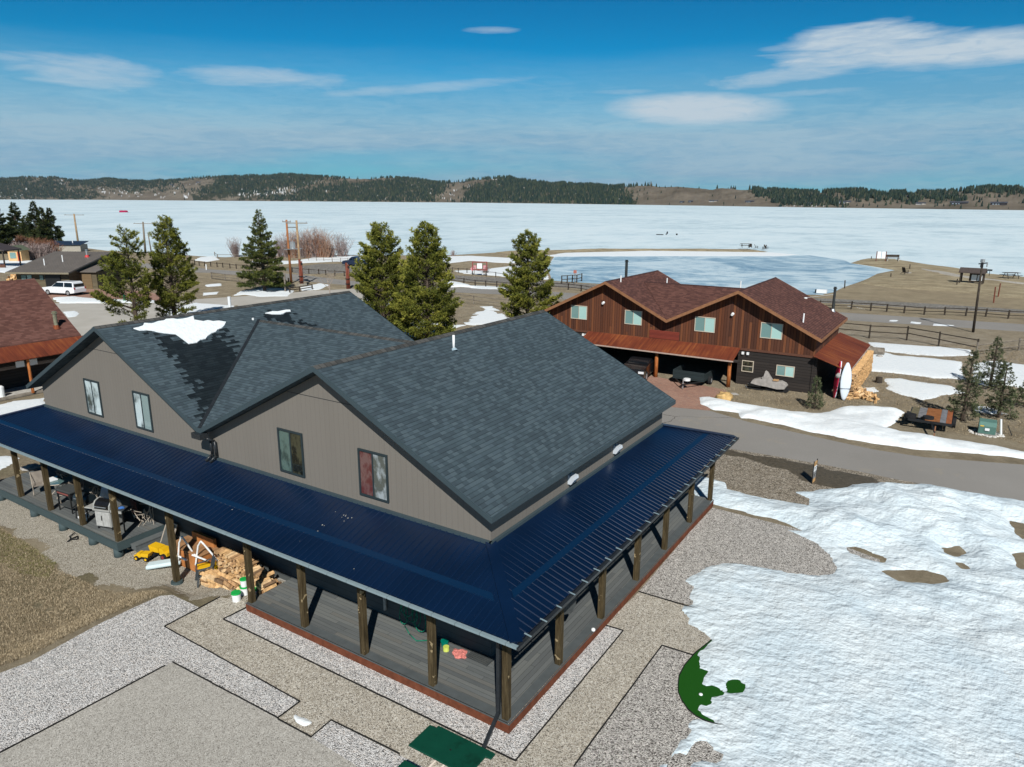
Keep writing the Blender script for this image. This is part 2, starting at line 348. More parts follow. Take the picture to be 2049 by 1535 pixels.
# ---------------------------------------------------------------- asphalt and gravel
t = NT('asphalt'); a = t.noise(.12, 4, .6); b = t.noise(70, 2, .8)
c = t.ramp(a, [(.3, (.21, .20, .185)), (.7, (.28, .268, .25))]); c = t.mix(.4, c, t.ramp(b, [(.3, (.13, .124, .115)), (.7, (.38, .365, .34))]))
cr = t.n('ShaderNodeTexVoronoi', feature='DISTANCE_TO_EDGE'); cr.inputs['Scale'].default_value = .055
ds = t.n('ShaderNodeVectorMath', operation='ADD'); nv = t.n('ShaderNodeTexNoise'); nv.inputs['Scale'].default_value = .8; nv.inputs['Detail'].default_value = 5; t.l(t.tc.outputs['Object'], nv.inputs['Vector'])
t.l(t.tc.outputs['Object'], ds.inputs[0]); t.l(nv.outputs['Color'], ds.inputs[1]); t.l(ds.outputs[0], cr.inputs['Vector'])
c = t.mix(t.math('LESS_THAN', cr.outputs['Distance'], .0012), c, (.06, .056, .05))
c = t.mix(t.math('MULTIPLY', t.math('GREATER_THAN', t.noise(.35, 5, .7), .6), .35), c, (.30, .27, .22))
t.col(c); t.bump(b, .3, .01); asphalt = t.set(.9, .2)
t = NT('pale_concrete_road'); t.col(t.ramp(t.noise(.3, 5), [(.3, (.38, .36, .32)), (.7, (.46, .44, .40))])); t.bump(t.noise(50), .2, .01); paleroad = t.set(.9, .2)
def gravel(name, scale, stops, gapc, thr=.6, big=None, bstr=.8):
    t = NT(name); vo = t.n('ShaderNodeTexVoronoi'); vo.inputs['Scale'].default_value = scale; vo.inputs['Randomness'].default_value = 1; t.l(t.tc.outputs['Object'], vo.inputs['Vector'])
    sv = t.n('ShaderNodeSeparateColor'); t.l(vo.outputs['Color'], sv.inputs[0]); c = t.ramp(sv.outputs[0], stops)
    vo2 = t.n('ShaderNodeTexVoronoi'); vo2.inputs['Scale'].default_value = scale * .43; t.l(t.tc.outputs['Object'], vo2.inputs['Vector']); s2 = t.n('ShaderNodeSeparateColor'); t.l(vo2.outputs['Color'], s2.inputs[0])
    c = t.mix(.35, c, t.ramp(s2.outputs[1], stops))
    c = t.mix(t.math('GREATER_THAN', vo.outputs['Distance'], thr), c, gapc)
    if big: c = t.mix(t.math('MULTIPLY', t.noise(.5, 5, .6), 1.0), c, t.mix(1.0, c, big, 'MULTIPLY'))
    t.col(c); t.bump(t.math('SUBTRACT', 1, vo.outputs['Distance']), bstr, 1.2 / scale); return t.set(.9, .2)
g_white = gravel('white_river_gravel', 34, [(0, (.24, .24, .24)), (.3, (0.450, 0.438, 0.425)), (.55, (0.725, 0.700, 0.675)), (.8, (0.850, 0.850, 0.838)), (.97, (0.70, 0.62, 0.55)), (1, (0.850, 0.850, 0.850))], (.09, .09, .085), .68)
g_tan = gravel('tan_gravel', 30, [(0, (0.21, 0.20, 0.185)), (.4, (0.42, 0.395, 0.36)), (.75, (0.63, 0.60, 0.56)), (1, (0.850, 0.806, 0.744))], (.09, .08, .07), .66)
g_path = gravel('decomposed_granite', 42, [(0, (0.245, 0.219, 0.175)), (.35, (0.455, 0.411, 0.333)), (.7, (0.612, 0.560, 0.464)), (1, (0.850, 0.823, 0.735))], (.12, .105, .085), .7, big=(.72, .72, .74), bstr=.5)
g_pad = gravel('grey_gravel_pad', 46, [(0, (0.290, 0.275, 0.246)), (.35, (0.435, 0.413, 0.370)), (.7, (0.536, 0.515, 0.471)), (1, (0.681, 0.660, 0.609))], (.15, .14, .125), .75, big=(.74, .74, .73), bstr=.4)
g_drive = gravel('drive_gravel', 20, [(0, (0.165, 0.143, 0.112)), (.4, (0.315, 0.270, 0.217)), (.75, (0.480, 0.427, 0.352)), (1, (0.690, 0.645, 0.570))], (.08, .07, .05), .7, big=(.6, .57, .5))
sheet('road', [(-10.23,29.96),(-7.07,30.34),(-4.69,30.57),(-1.92,29.51),(2.16,28.75),(5.00,28.25),(7.33,28.41),(11.64,29.95),(22.70,34.83),(19.85,23.57),(14.02,23.85),(11.43,24.09),(8.60,24.11),(6.56,24.07),(4.81,24.15),(2.96,24.24),(0.78,24.18),(-1.01,24.10),(-2.02,23.91),(-5.70,23.16)], .004, asphalt)
sheet('back_road', [(-91.56,30.08),(-87.52,32.31),(-81.98,35.56),(-78.98,40.38),(-76.84,45.35),(-74.80,49.53),(-72.66,53.92),(-72.11,58.41),(-68.82,63.59),(-65.92,66.34),(-58.50,62.37),(-48.85,43.19),(-53.08,37.17),(-68.38,43.29),(-65.47,31.91),(-60.49,25.13),(-56.66,18.45),(-60.24,16.05)], .004, paleroad)
sheet('highway', [(-190.35,78.99),(-132.10,70.45),(-119.73,71.09),(-112.26,70.12),(-105.21,70.97),(-96.74,73.00),(-88.07,72.75),(-76.84,71.07),(-57.90,73.43),(-50.23,76.47),(-35.53,78.21),(-15.10,79.23),(-3.91,79.89),(13.52,81.95),(31.73,84.17),(30.52,78.64),(13.32,76.33),(-3.04,73.90),(-19.25,72.31),(-32.20,71.35),(-46.38,70.73),(-54.07,68.78),(-66.96,66.38),(-81.00,66.39),(-87.22,65.63),(-98.85,66.20),(-106.38,66.21),(-110.12,64.68),(-141.24,65.34)], .006, asphalt)
sheet('gravel_lane', [(-102.43,78.30),(-104.49,90.16),(-99.55,93.68),(-82.04,89.10),(-68.11,87.80),(-58.96,89.18),(-45.09,88.83),(-32.90,90.00),(-8.84,92.13),(3.31,94.58),(13.99,95.01),(34.22,95.59),(33.08,90.39),(13.87,91.55),(3.62,89.44),(-8.01,87.38),(-29.94,82.73),(-41.98,82.94),(-54.44,82.32),(-62.84,80.84),(-73.28,79.15),(-86.23,80.41),(-91.44,73.50)], .004, gravel('lane_gravel', 6, [(0, (.15, .14, .125)), (.6, (.25, .235, .21)), (1, (.36, .34, .31))], (.13, .12, .1), .75))
sheet('paver_drive', [(-14.13,37.76),(-11.41,37.21),(-7.36,36.65),(-5.43,36.25),(-4.69,35.15),(-4.91,31.78),(-4.69,30.57),(-6.95,30.01),(-10.23,29.96)], .007, cells('red_pavers', .2, .1, [(.30, .17, .125), (.36, .205, .15), (.27, .16, .125), (.33, .21, .16)], gap=.08, gapdark=.7, bump=.2, edge='uv'))
sheet('paver_forecourt', [(-107.88,38.75),(-101.84,40.70),(-98.60,42.22),(-94.22,44.53),(-84.96,44.12),(-79.41,40.65),(-83.23,36.90),(-90.33,34.30),(-95.03,32.84)], .007, bpy.data.materials['red_pavers'])
sheet('mud_shoulder', [(-3.05,23.71),(-2.06,24.07),(0.76,24.26),(2.94,24.31),(4.79,24.30),(6.55,24.14),(8.60,24.25),(11.42,23.96),(11.33,21.53),(7.71,22.17),(4.90,20.33),(3.44,18.11),(1.17,17.88),(-1.16,18.06),(-2.53,20.62)], .0095, g_drive)
t = NT('wet_mud'); b = t.noise(6, 5, .8); t.col(t.ramp(b, [(.3, (.035, .03, .02)), (.7, (.13, .11, .08))])); t.bump(b, .6, .05); wetm = t.set(.6, .3)
sheet('path', [(-11.43,-1.99),(-11.49,0.02),(-10.40,0.37),(-0.30,0.39),(0.09,7.96),(2.50,8.08),(3.91,7.53),(3.46,5.50),(2.71,5.56),(1.88,5.31),(1.89,-0.07),(1.94,-1.77),(-3.70,-4.81),(-5.27,-2.84)], .004, g_path)
bed_a = [(-13.12,-10.75),(-13.12,-8.56),(-13.19,-5.79),(-13.03,-5.09),(-13.28,-2.98),(-13.27,-1.86),(-13.22,-1.03),(-12.93,-0.76),(-11.51,-0.74),(-11.43,-1.99),(-5.25,-2.04),(-5.25,-2.78),(-9.60,-2.89),(-9.84,-7.18),(-9.81,-11.42)]
bed_b = [(-10.25,-0.74),(-10.17,0.13),(0.01,-0.01),(0.03,5.54),(0.59,5.58),(0.63,-0.68)]
bed_c = [(-4.01,-2.77),(-4.03,-2.09),(-0.61,-1.99),(1.08,-2.02),(1.56,-2.75),(-1.98,-2.84)]
bed_d = [(1.87,5.51),(2.80,5.56),(4.31,6.05),(6.52,1.82),(2.37,-2.09),(1.77,-1.26),(1.87,-0.08)]
bed_e = [(0.09,7.96),(2.63,8.17),(6.99,10.84),(6.69,14.97),(3.67,15.96),(1.66,16.04),(0.06,16.13),(0.02,13.30)]
sheet('gravel_pad', [(-9.81,-11.42),(-9.84,-7.18),(-9.60,-2.89),(-5.25,-2.78),(-3.98,-2.77),(-1.98,-2.84),(1.56,-2.75),(1.26,-5.48),(-5.32,-12.32)], .006, g_pad)
for n_, p_, m_ in (('gravel_bed', bed_a, g_white), ('gravel_bed', bed_b, g_white), ('gravel_bed', bed_c, g_white), ('gravel_bed', bed_d, g_tan), ('gravel_bed', bed_e, g_tan)): sheet(n_, p_, .010, m_)
ring = [(3.03,6.59),(2.94,6.21),(2.81,5.60),(2.76,4.99),(2.79,4.48),(2.91,4.05),(3.03,3.74),(3.20,3.50),(3.45,3.27),(3.73,3.12),(3.99,3.09),(4.33,3.14),(4.98,3.50),(5.47,4.58),(5.42,5.99),(4.80,6.92),(3.85,7.19),(3.32,6.96)]
t = NT('putting_turf'); t.col(t.ramp(t.noise(160, 2, .8), [(.3, (.006, .05, .004)), (.7, (.014, .105, .008))])); t.bump(t.noise(220), .5, .01); turf = t.set(.9, .15)
g_ = sheet('putting_green', ring, .018, turf, kind='structure')
edge_m = plain('black_edging', (.012, .012, .012), .6)
def edging(pts, label, wdt=.014):
    mb = MB()
    for p, q in zip(pts[:-1], pts[1:]):
        k = max(1, int(math.dist(p, q) / .8)); 
        for i in range(k):
            a = (p[0] + (q[0]-p[0]) * i / k, p[1] + (q[1]-p[1]) * i / k); b = (p[0] + (q[0]-p[0]) * (i+1) / k, p[1] + (q[1]-p[1]) * (i+1) / k)
            j = lambda: rnd.uniform(-.006, .006)
            mb.beam((a[0] + j(), a[1] + j(), .022), (b[0] + j(), b[1] + j(), .022), wdt, .05)
    setp(mb.build('landscape_edging', edge_m), label, 'garden edging', 'black edging strips around the gravel beds')
edging([(-11.47,0.01),(-11.43,-1.99),(-5.25,-2.04),(-5.24,-2.77),(-9.60,-2.89)], 'black edging strip between the tan path and the large white gravel bed')
edging([(-9.63,-3.10),(-9.74,-5.50),(-9.84,-7.18)], 'black edging strip along the grey gravel pad at lower left')
edging([(-10.20,0.12),(-10.25,-0.74),(0.63,-0.68),(0.59,5.58),(0.03,5.54)], 'black edging strip around the white gravel beside the brown deck fascia', .02)
edging([(-1.81,-2.00),(-4.03,-2.09),(-4.01,-2.77),(-5.21,-2.80)], 'black edging strip at the end of the small gravel bed by the green picnic table')
edging([(2.80,5.56),(1.87,5.51),(1.87,-0.08)], 'black edging strip between path and gravel left of the putting green', .02)
edging([(0.09,7.96),(1.67,8.00),(2.52,7.99)], 'short black edging strip running from the side deck into the snow')
edging(ring[:13], 'curved black edging strip around the putting green')
# ---------------------------------------------------------------- ice and water
shore = [(-285.09,9.35),(-291.56,67.63),(-217.51,78.95),(-207.60,89.07),(-194.20,88.32),(-175.39,85.43),(-158.68,89.05),(-141.33,88.01),(-134.31,89.49),(-131.63,96.89),(-126.62,104.34),(-116.03,110.09),(-106.57,116.96),(-97.04,123.87),(-92.96,139.14),(-88.54,151.44),(-77.91,165.33),(-56.05,182.70),(-44.19,188.91),(-37.58,181.85),(-39.61,171.65),(-60.06,156.76),(-76.00,137.20),(-62.58,110.38),(-49.83,89.92),(-43.13,90.20),(-37.38,90.86),(-25.78,91.92),(-17.44,93.40),(-12.14,94.34),(-9.48,96.17),(-8.62,100.19),(-8.41,107.77),(-7.58,115.82),(-6.99,123.62),(-6.70,134.20),(-4.73,143.76),(-7.62,148.07),(-10.99,152.53),(-14.25,156.08),(-13.96,164.18),(-13.25,170.63),(-7.35,173.14),(-4.02,166.48),(0.96,158.23),(6.08,152.64),(9.70,144.64),(15.64,140.44),(30.41,127.15),(58.93,125.69)]
far = [(3000, 900), (2500, 11000), (-9000, 11000), (-9500, 500)]
t = NT('lake_ice'); a = t.noise(.012, 6, .65, dist=.5); b = t.noise(.11, 5, .7, stretch=(1, .5, 1)); d = t.noise(1.2, 3, .7)
c = t.ramp(t.math('ADD', t.math('MULTIPLY', a, .5), t.math('MULTIPLY', b, .5)), [(.42, (.46, .585, .645)), (.48, (.56, .685, .74)), (.55, (.63, .74, .785))])
t.col(c); t.bump(d, .15, .05); ice = t.set(.65, .15)
sheet('lake', shore + far, .012, ice)
t = NT('pond_ice'); a = t.noise(.05, 6, .7, dist=1.2); b = t.noise(.35, 5, .75, stretch=(.6, 1.2, 1))
c = t.ramp(t.math('ADD', t.math('MULTIPLY', a, .6), t.math('MULTIPLY', b, .4)), [(.40, (.15, .27, .38)), (.48, (.34, .48, .57)), (.55, (.58, .70, .75))])
t.col(c); pice = t.set(.4, .3)
sheet('pond', [(-75.81,137.34),(-57.24,149.83),(-47.20,156.15),(-32.44,166.83),(-26.15,175.30),(-16.59,163.95),(-14.06,155.46),(-10.83,151.24),(-7.66,146.74),(-4.89,143.65),(-6.70,134.20),(-6.99,123.62),(-7.58,115.82),(-8.41,107.77),(-8.62,100.19),(-9.48,96.17),(-12.14,94.34),(-17.44,93.40),(-25.78,91.92),(-37.38,90.86),(-43.13,90.20),(-49.83,89.92),(-62.50,110.44)], .02, pice)
t = NT('puddle'); t.col((.05, .07, .09)); pud = t.set(.05, .5)
sheet('puddle', [(11.73,113.54),(13.02,117.30),(14.69,114.20),(16.44,112.72),(14.07,111.75),(12.30,111.87)], .02, pud)
0 and sheet('lane_puddle', [(-7.94,90.92),(-5.33,92.12),(0.08,91.80),(-1.44,89.66),(-5.42,88.59)], .02, pud)
# ---------------------------------------------------------------- draped patches: snow, raised land
t = NT('snow'); a = t.noise(3.0, 3, .5, stretch=(1, 1.15, 1)); b = t.noise(9, 3, .55); bb = t.noise(.5, 3, .5)
sp_ = t.noise(1.1, 6, .8); t.col(t.mix(t.math('MULTIPLY', t.math('GREATER_THAN', sp_, .66), .35), t.mix(.5, t.ramp(b, [(.3, (.56, .665, .72)), (.7, (.69, .775, .815))]), t.ramp(bb, [(.35, (.55, .655, .72)), (.65, (.74, .80, .82))])), (.42, .38, .32))); t.bump(t.math('ADD', t.math('MULTIPLY', a, 1.0), t.math('MULTIPLY', b, .3)), .62, .2)
t.b.inputs['Subsurface Weight'].default_value = 0; snow = t.set(.55, .25)
t = NT('old_snow'); b = t.noise(5, 4, .7); t.col(t.ramp(b, [(.3, (.70, .76, .79)), (.7, (.84, .87, .88))])); t.bump(b, .5, .08); snow2 = t.set(.6, .2)
def drape(name, poly, cell, h, mat, ragged=.3, rs=.8, edge=.5, relief=0, rscale=.5, holes=(), zb=0, seed=1, kind='stuff', extra=None, **k):
    P_ = np.array(poly); x0, y0 = P_.min(0) - ragged - cell * 2; x1, y1 = P_.max(0) + ragged + cell * 2
    X, Y = np.meshgrid(np.arange(x0, x1, cell), np.arange(y0, y1, cell)); sd_ = sdf(X, Y, poly)
    for hpoly in holes: sd_ = np.minimum(sd_, -sdf(X, Y, hpoly) - .1)
    s = sd_ + fbm(X * rs, Y * rs, seed, 5) * ragged * 2
    pos = np.clip(s, 0, None); sat = 1 - np.exp(-pos / edge)
    Z = np.where(s > 0, h * sat, np.maximum(s * .6, -.12)) + relief * fbm(X * rscale, Y * rscale, seed + 9, 4) * sat + zb + .014
    if extra is not None: Z = Z + extra(X, Y) * sat
    ny, nx = X.shape; idx = np.arange(ny * nx).reshape(ny, nx)
    F = np.stack([idx[:-1, :-1], idx[:-1, 1:], idx[1:, 1:], idx[1:, :-1]], -1).reshape(-1, 4)
    keep = (s.ravel()[F] > -cell * 1.2).any(1); F = F[keep]
    used = np.unique(F); rm = -np.ones(ny * nx, int); rm[used] = np.arange(len(used))
    o = mesh_np(name, np.stack([X, Y, Z], -1).reshape(-1, 3)[used], rm[F], mat, smooth=True); auto_uv(o.data)
    return setp(o, kind=kind, **k)
main_snow = [(-1.91,20.21),(-1.65,19.44),(-0.31,19.26),(0.02,18.55),(1.14,18.39),(2.23,18.51),(3.50,18.64),(3.43,19.43),(2.70,19.89),(3.13,20.24),(3.63,20.92),(4.54,21.52),(4.75,22.30),(5.96,23.24),(7.41,24.05),(9.60,24.21),(11.44,24.36),(15.69,24.38),(12.45,1.76),(3.82,-2.71),(3.61,1.05),(3.64,1.52),(3.70,1.94),(3.75,2.54),(3.56,2.69),(3.72,3.16),(4.01,3.13),(4.13,3.12),(3.64,3.33),(3.51,3.63),(3.43,3.72),(3.47,3.82),(3.63,3.75),(3.81,3.68),(3.84,3.80),(3.83,4.03),(3.98,4.29),(4.01,4.44),(3.90,4.47),(3.76,4.56),(3.60,4.53),(3.54,4.44),(3.47,4.45),(3.45,4.58),(3.37,4.63),(3.37,4.78),(3.33,4.87),(3.39,5.04),(3.27,5.05),(3.15,4.99),(3.08,5.17),(3.07,5.44),(2.92,5.68),(3.04,6.59),(2.61,6.89),(2.16,7.09),(1.99,7.43),(1.67,7.68),(1.64,7.94),(1.97,8.30),(1.62,8.50),(1.56,9.26),(1.16,9.52),(1.35,10.51),(1.82,11.40),(2.55,11.88),(3.55,12.01),(4.12,12.11),(4.93,12.40),(5.45,12.96),(5.45,13.32),(4.99,14.41),(4.45,15.04),(3.74,15.44),(3.16,15.63),(3.74,15.90),(3.23,16.22),(2.70,16.46),(1.59,16.37),(0.12,16.55),(-0.55,16.56),(-1.26,17.29)]
hl = [[(5.58,15.36),(5.80,15.51),(6.21,15.44),(6.81,15.13),(6.80,14.90),(6.46,14.81),(5.70,14.97)], [(6.95,14.08),(7.47,14.47),(8.15,14.91),(8.62,14.84),(8.83,14.57),(8.35,14.13),(7.45,13.75)],
      [(8.64,17.32),(8.84,17.40),(9.12,17.73),(9.30,17.32),(9.02,16.90),(8.77,17.02)], [(9.09,16.22),(9.23,16.27),(9.50,16.00),(9.28,15.91)], [(4.15,4.89),(4.22,5.03),(4.36,4.95),(4.38,4.76),(4.24,4.68)],
      [(4.04,1.77),(4.13,2.04),(4.19,2.28),(4.30,2.31),(4.34,2.16),(4.44,2.19),(4.64,2.22),(4.64,1.96),(4.41,1.90),(4.29,1.90),(4.17,1.69)], [(3.77,1.30),(3.88,1.62),(3.99,1.58),(4.03,1.14),(3.81,1.00)], [(10.91,21.59),(11.33,21.53),(11.27,19.89),(11.08,20.38)], [(10.90,18.18),(11.22,18.48),(11.35,17.34),(11.04,17.01)]]
def mounds(X, Y):
    z = 0
    for (mx, my), r_, a_ in (((5.197,21.189), 1.6, .45), ((6.774,21.559), 2.2, .4), ((8.117,21.796), 2.4, .35), ((4.606,17.120), 1.3, .3), ((6.728,17.961), 2.2, .28), ((9.634,18.815), 2.6, .3), ((2.714,16.735), 1.1, .25), ((10.508,22.741), 2.0, .3), ((5.198,16.959), 1.2, .2)):
        z = z + .5 * a_ * np.exp(-((X - mx) ** 2 + (Y - my) ** 2) / r_ ** 2)
    far_ = np.clip((Y - 8) / 6, 0, 1)
    return z + far_ * (np.abs(fbm(X * .55, Y * .55, 31)) * -.7 + .1) + far_ * fbm(X * 1.6, Y * 1.6, 33, 4) * .22
drape('snow_field', main_snow, .13, .13, snow, ragged=.12, rs=2.2, edge=.7, relief=.12, rscale=.35, holes=hl, extra=mounds, seed=4, label='wide rippled snow field right of the grey house', cat='snow')
def patch(px, cell, h, label, ragged=.3, rs=.9, mat=snow2, **k): return drape('snow_patch', px, cell, h, mat, ragged=ragged, rs=rs, label=label, cat='snow', group='snow patches left on the grass', **k)
patch([(-6.37,33.27),(-5.69,33.72),(-4.94,33.47),(-2.87,33.12),(-0.37,33.03),(1.27,33.73),(1.89,34.93),(2.35,36.17),(3.11,37.09),(5.38,37.51),(5.77,36.97),(5.57,35.32),(5.02,32.71),(5.83,32.36),(7.09,32.43),(8.31,32.40),(9.72,32.53),(11.72,32.21),(18.88,33.49),(18.27,30.11),(11.67,30.92),(9.73,30.63),(7.25,29.73),(4.88,29.33),(2.29,29.48),(-0.29,30.00),(-2.11,30.23),(-2.62,29.90),(-3.03,31.14),(-4.49,30.96),(-5.60,31.88)], .16, .22, 'long snow bank piled along the far side of the asphalt road', ragged=.28, edge=.35, relief=.35, rscale=.7)
patch([(0.58,61.36),(3.27,61.73),(6.46,62.47),(8.98,62.54),(9.20,59.63),(7.41,57.94),(5.20,57.19),(3.28,57.15),(1.64,57.61)], .25, .06, 'thin snow strip just inside the rail fence behind the rust roof')
patch([(0.60,53.86),(1.27,57.36),(3.77,55.99),(6.38,56.29),(8.36,56.24),(8.68,49.11),(6.77,48.39),(4.42,48.54),(2.02,48.14),(1.40,50.69)], .25, .1, 'broad snow strip behind the log and firewood lean-to')
patch([(3.46,46.18),(4.58,46.74),(6.56,46.26),(7.97,46.50),(8.77,44.73),(7.35,42.84),(6.44,40.73),(6.12,41.11),(5.03,41.61),(3.97,42.84),(4.03,44.23)], .2, .07, 'snow patch between the cut stump and the tall spruce')
patch([(2.67,42.47),(3.33,42.91),(3.76,41.88),(3.23,41.04),(2.63,41.28)], .15, .05, 'small snow patch beside the loose firewood pile')
patch([(9.08,55.38),(10.63,58.22),(12.65,57.77),(17.50,57.87),(16.46,47.68),(12.31,48.38),(11.16,48.63),(9.64,47.62),(9.15,49.42)], .25, .1, 'large snow patch around the right-hand spruces')
patch([(9.26,41.17),(10.08,41.30),(10.75,40.80),(11.39,40.18),(10.61,39.78),(9.55,39.73)], .15, .05, 'narrow snow strip under the spruces above the green transformer')
patch([(-43.41,46.89),(-41.60,48.12),(-37.58,46.93),(-36.26,47.82),(-35.56,40.68),(-36.34,36.51),(-41.12,38.21),(-43.03,43.23)], .25, .08, 'shaded snow under the two joined pines behind the grey roof')
patch([(-37.95,50.60),(-40.41,55.48),(-40.55,57.76),(-37.59,56.02),(-33.84,53.39),(-33.85,49.45),(-36.48,47.67)], .2, .05, 'broken snow patch left of the single pine', ragged=.8, rs=1.5)
patch([(-42.73,59.28),(-41.70,60.51),(-38.87,57.94),(-40.33,57.43)], .2, .05, 'tiny snow patch under the rail fence left of the single pine', ragged=.4)
patch([(-63.13,79.74),(-59.77,78.61),(-53.70,74.81),(-57.29,74.63),(-58.07,72.55),(-62.25,76.03)], .25, .3, 'snow heap at the highway edge right of the two pines')
patch([(-57.83,76.64),(-54.60,78.08),(-50.35,77.90),(-49.62,75.41),(-54.93,73.96)], .25, .05, 'snow strip along the highway fence', ragged=.4)
patch([(-76.52,48.66),(-79.83,52.36),(-79.93,55.89),(-78.02,57.96),(-73.88,57.19),(-69.99,52.53),(-72.61,50.09),(-76.01,50.29)], .25, .08, 'snow patch in the shade of the cone-shaped spruce')
patch([(-90.94,54.43),(-90.82,56.98),(-87.63,55.13),(-88.36,53.06)], .25, .05, 'small snow streak left of the spruce nearest the fence end')
patch([(-82.69,48.33),(-81.78,50.32),(-79.61,48.46),(-79.84,46.37)], .25, .05, 'second snow streak left of the cone-shaped spruce')
patch([(-74.61,41.71),(-68.22,42.87),(-65.71,39.63),(-66.37,35.51),(-65.47,31.91),(-72.22,36.14)], .3, .08, 'snow strip between the back road and the grey roof ridge', ragged=.3)
patch([(-76.57,60.47),(-78.11,65.83),(-75.32,65.29),(-71.82,60.04),(-72.99,57.80)], .25, .08, 'snow patch at the foot of the tall log gate pillar')
patch([(-94.21,34.00),(-92.82,36.18),(-88.66,36.62),(-85.06,37.93),(-80.91,40.20),(-78.74,38.87),(-83.95,34.75),(-88.03,31.96)], .25, .18, 'snow bank between the white vehicle and the back road')
patch([(-80.50,28.59),(-80.11,29.80),(-77.32,28.95),(-75.48,27.58),(-75.54,26.71)], .2, .06, 'half melted snow island on the back road', ragged=.2)
patch([(-136.57,31.13),(-137.15,45.62),(-132.88,45.40),(-144.19,56.33),(-161.55,61.43),(-163.79,56.67),(-219.59,57.50)], .5, .15, 'snow field beside the open shelter')
patch([(-39.84,2.73),(-43.20,6.66),(-42.89,8.28),(-42.59,9.21),(-38.35,7.23),(-37.56,5.36),(-37.28,4.20),(-36.66,2.73)], .2, .05, 'snow strip on the grass behind the left porch', ragged=.6)
patch([(-35.03,1.86),(-32.64,2.97),(-32.24,2.61),(-31.66,1.87),(-30.97,0.31)], .2, .05, 'snow remnant under the left porch eave', zb=-.3)
patch([(-114.30,92.18),(-119.39,103.90),(-114.93,108.99),(-110.93,108.18),(-103.18,101.77),(-104.79,97.43),(-107.19,92.65),(-110.12,84.71),(-116.90,82.74),(-121.56,86.97)], .5, .08, 'long snow strip in front of the willow thicket')
patch([(-138.77,86.26),(-138.79,89.85),(-129.30,84.61),(-127.01,79.97),(-132.61,80.62)], .4, .1, 'snow strip at the lake edge left of the willows')
patch([(-95.63,121.09),(-92.29,125.39),(-84.06,125.78),(-72.98,125.10),(-69.50,115.13),(-75.90,113.52),(-83.97,113.94),(-83.78,104.94),(-90.86,112.25)], .6, .08, 'curved snow strip on the lake shore behind the pines')
patch([(-73.48,93.97),(-70.43,98.51),(-70.20,104.97),(-69.50,115.13),(-64.64,112.94),(-51.06,90.90),(-56.24,90.12),(-63.17,91.27),(-68.30,90.85)], .5, .08, 'snow covered bank between shore and pond', ragged=.4)
patch([(-77.93,135.80),(-78.83,147.30),(-64.21,166.95),(-36.80,180.17),(-28.53,175.58),(-31.46,167.55),(-56.94,149.10),(-74.50,134.53)], .6, .06, 'bright snow band on the pond side of the spit')
patch([(-60.50,54.80),(-57.26,57.02),(-51.44,54.36),(-52.75,50.41)], .4, .05, 'old snow behind the two joined pines', ragged=.9)
for i_, (p_, l_) in enumerate((([(0.94,77.02),(1.92,77.27),(1.79,75.96),(0.96,75.80)], 'snow scrap by the highway fence, left one'), ([(3.01,77.19),(4.38,76.92),(4.00,75.49),(3.03,75.61)], 'snow scrap by the highway fence, second'), ([(5.34,76.79),(7.43,77.05),(7.00,76.00),(5.19,75.15)], 'snow scrap by the highway fence, right one'), ([(-4.45,85.99),(-5.05,86.11),(-3.21,85.28),(-2.20,83.95)], 'snow scrap beside the gravel lane puddle'))): patch(p_, .3, .04, l_, ragged=.2)
patch([(-4.99,-2.44),(-4.78,-2.45),(-4.61,-2.41),(-4.41,-2.42),(-4.47,-2.57),(-4.60,-2.61),(-4.80,-2.57),(-4.92,-2.52)], .04, .04, 'small melting snow scrap on the path between the gravel beds', ragged=.06, rs=4, edge=.1)
drape('wet_mud_strip', [(-1.99,23.83),(-0.48,24.08),(0.83,23.95),(3.01,23.94),(4.85,23.86),(5.90,23.20),(5.07,22.15),(4.58,21.13),(3.48,21.31),(2.47,21.91),(0.88,22.70),(-0.71,23.03),(-1.75,23.06)], .15, .012, wetm, ragged=.5, rs=1.1, edge=.4, kind='structure')
# raised land
t = NT('shore_grass'); a = t.noise(.25, 6, .7, stretch=(1, 2, 1)); b = t.noise(4, 4, .8)
t.col(t.mix(.4, t.ramp(a, [(.34, (.15, .115, .065)), (.5, (.33, .27, .17)), (.66, (.50, .43, .29))]), t.ramp(b, [(.3, (.13, .105, .065)), (.7, (.48, .42, .30))]))); t.bump(b, .8, .2); sgrass = t.set(.95, .1)
drape('peninsula', [(-13.96,164.18),(-13.45,172.25),(-7.50,174.77),(-4.25,169.51),(0.82,160.94),(6.02,155.14),(9.70,146.87),(15.71,142.50),(35.97,127.52),(30.43,97.05),(14.40,106.27),(5.52,111.39),(-0.99,110.59),(-7.48,115.03),(-6.99,123.62),(-6.44,133.29),(-4.17,144.16),(-7.37,148.25),(-10.99,152.53),(-14.16,156.15)], .6, .45, sgrass, ragged=.5, rs=.3, edge=2.5, relief=.4, rscale=.12, kind='structure')
drape('spit', [(-93.98,138.40),(-92.79,148.33),(-85.94,152.18),(-77.91,165.33),(-66.47,172.51),(-55.71,181.68),(-48.89,181.76),(-37.58,181.85),(-41.54,178.94),(-64.57,167.85),(-74.89,159.12),(-82.31,145.84),(-87.15,137.04)], .5, .3, sgrass, ragged=.6, rs=.4, edge=1.2, relief=.3, rscale=.3, kind='structure')
t = NT('trail_gravel'); b = t.noise(3, 5, .8); t.col(t.ramp(b, [(.3, (.28, .26, .22)), (.7, (.50, .47, .42))])); t.bump(b, .8, .15); trail = t.set(.95, .1)
drape('trail', [(-1.67,145.93),(0.11,147.18),(4.44,142.04),(8.41,134.40),(15.20,128.24),(24.15,122.83),(23.41,115.57),(15.05,124.05),(7.44,127.18),(3.27,132.77)], .5, .62, trail, ragged=.4, rs=.5, edge=1.0, kind='structure')
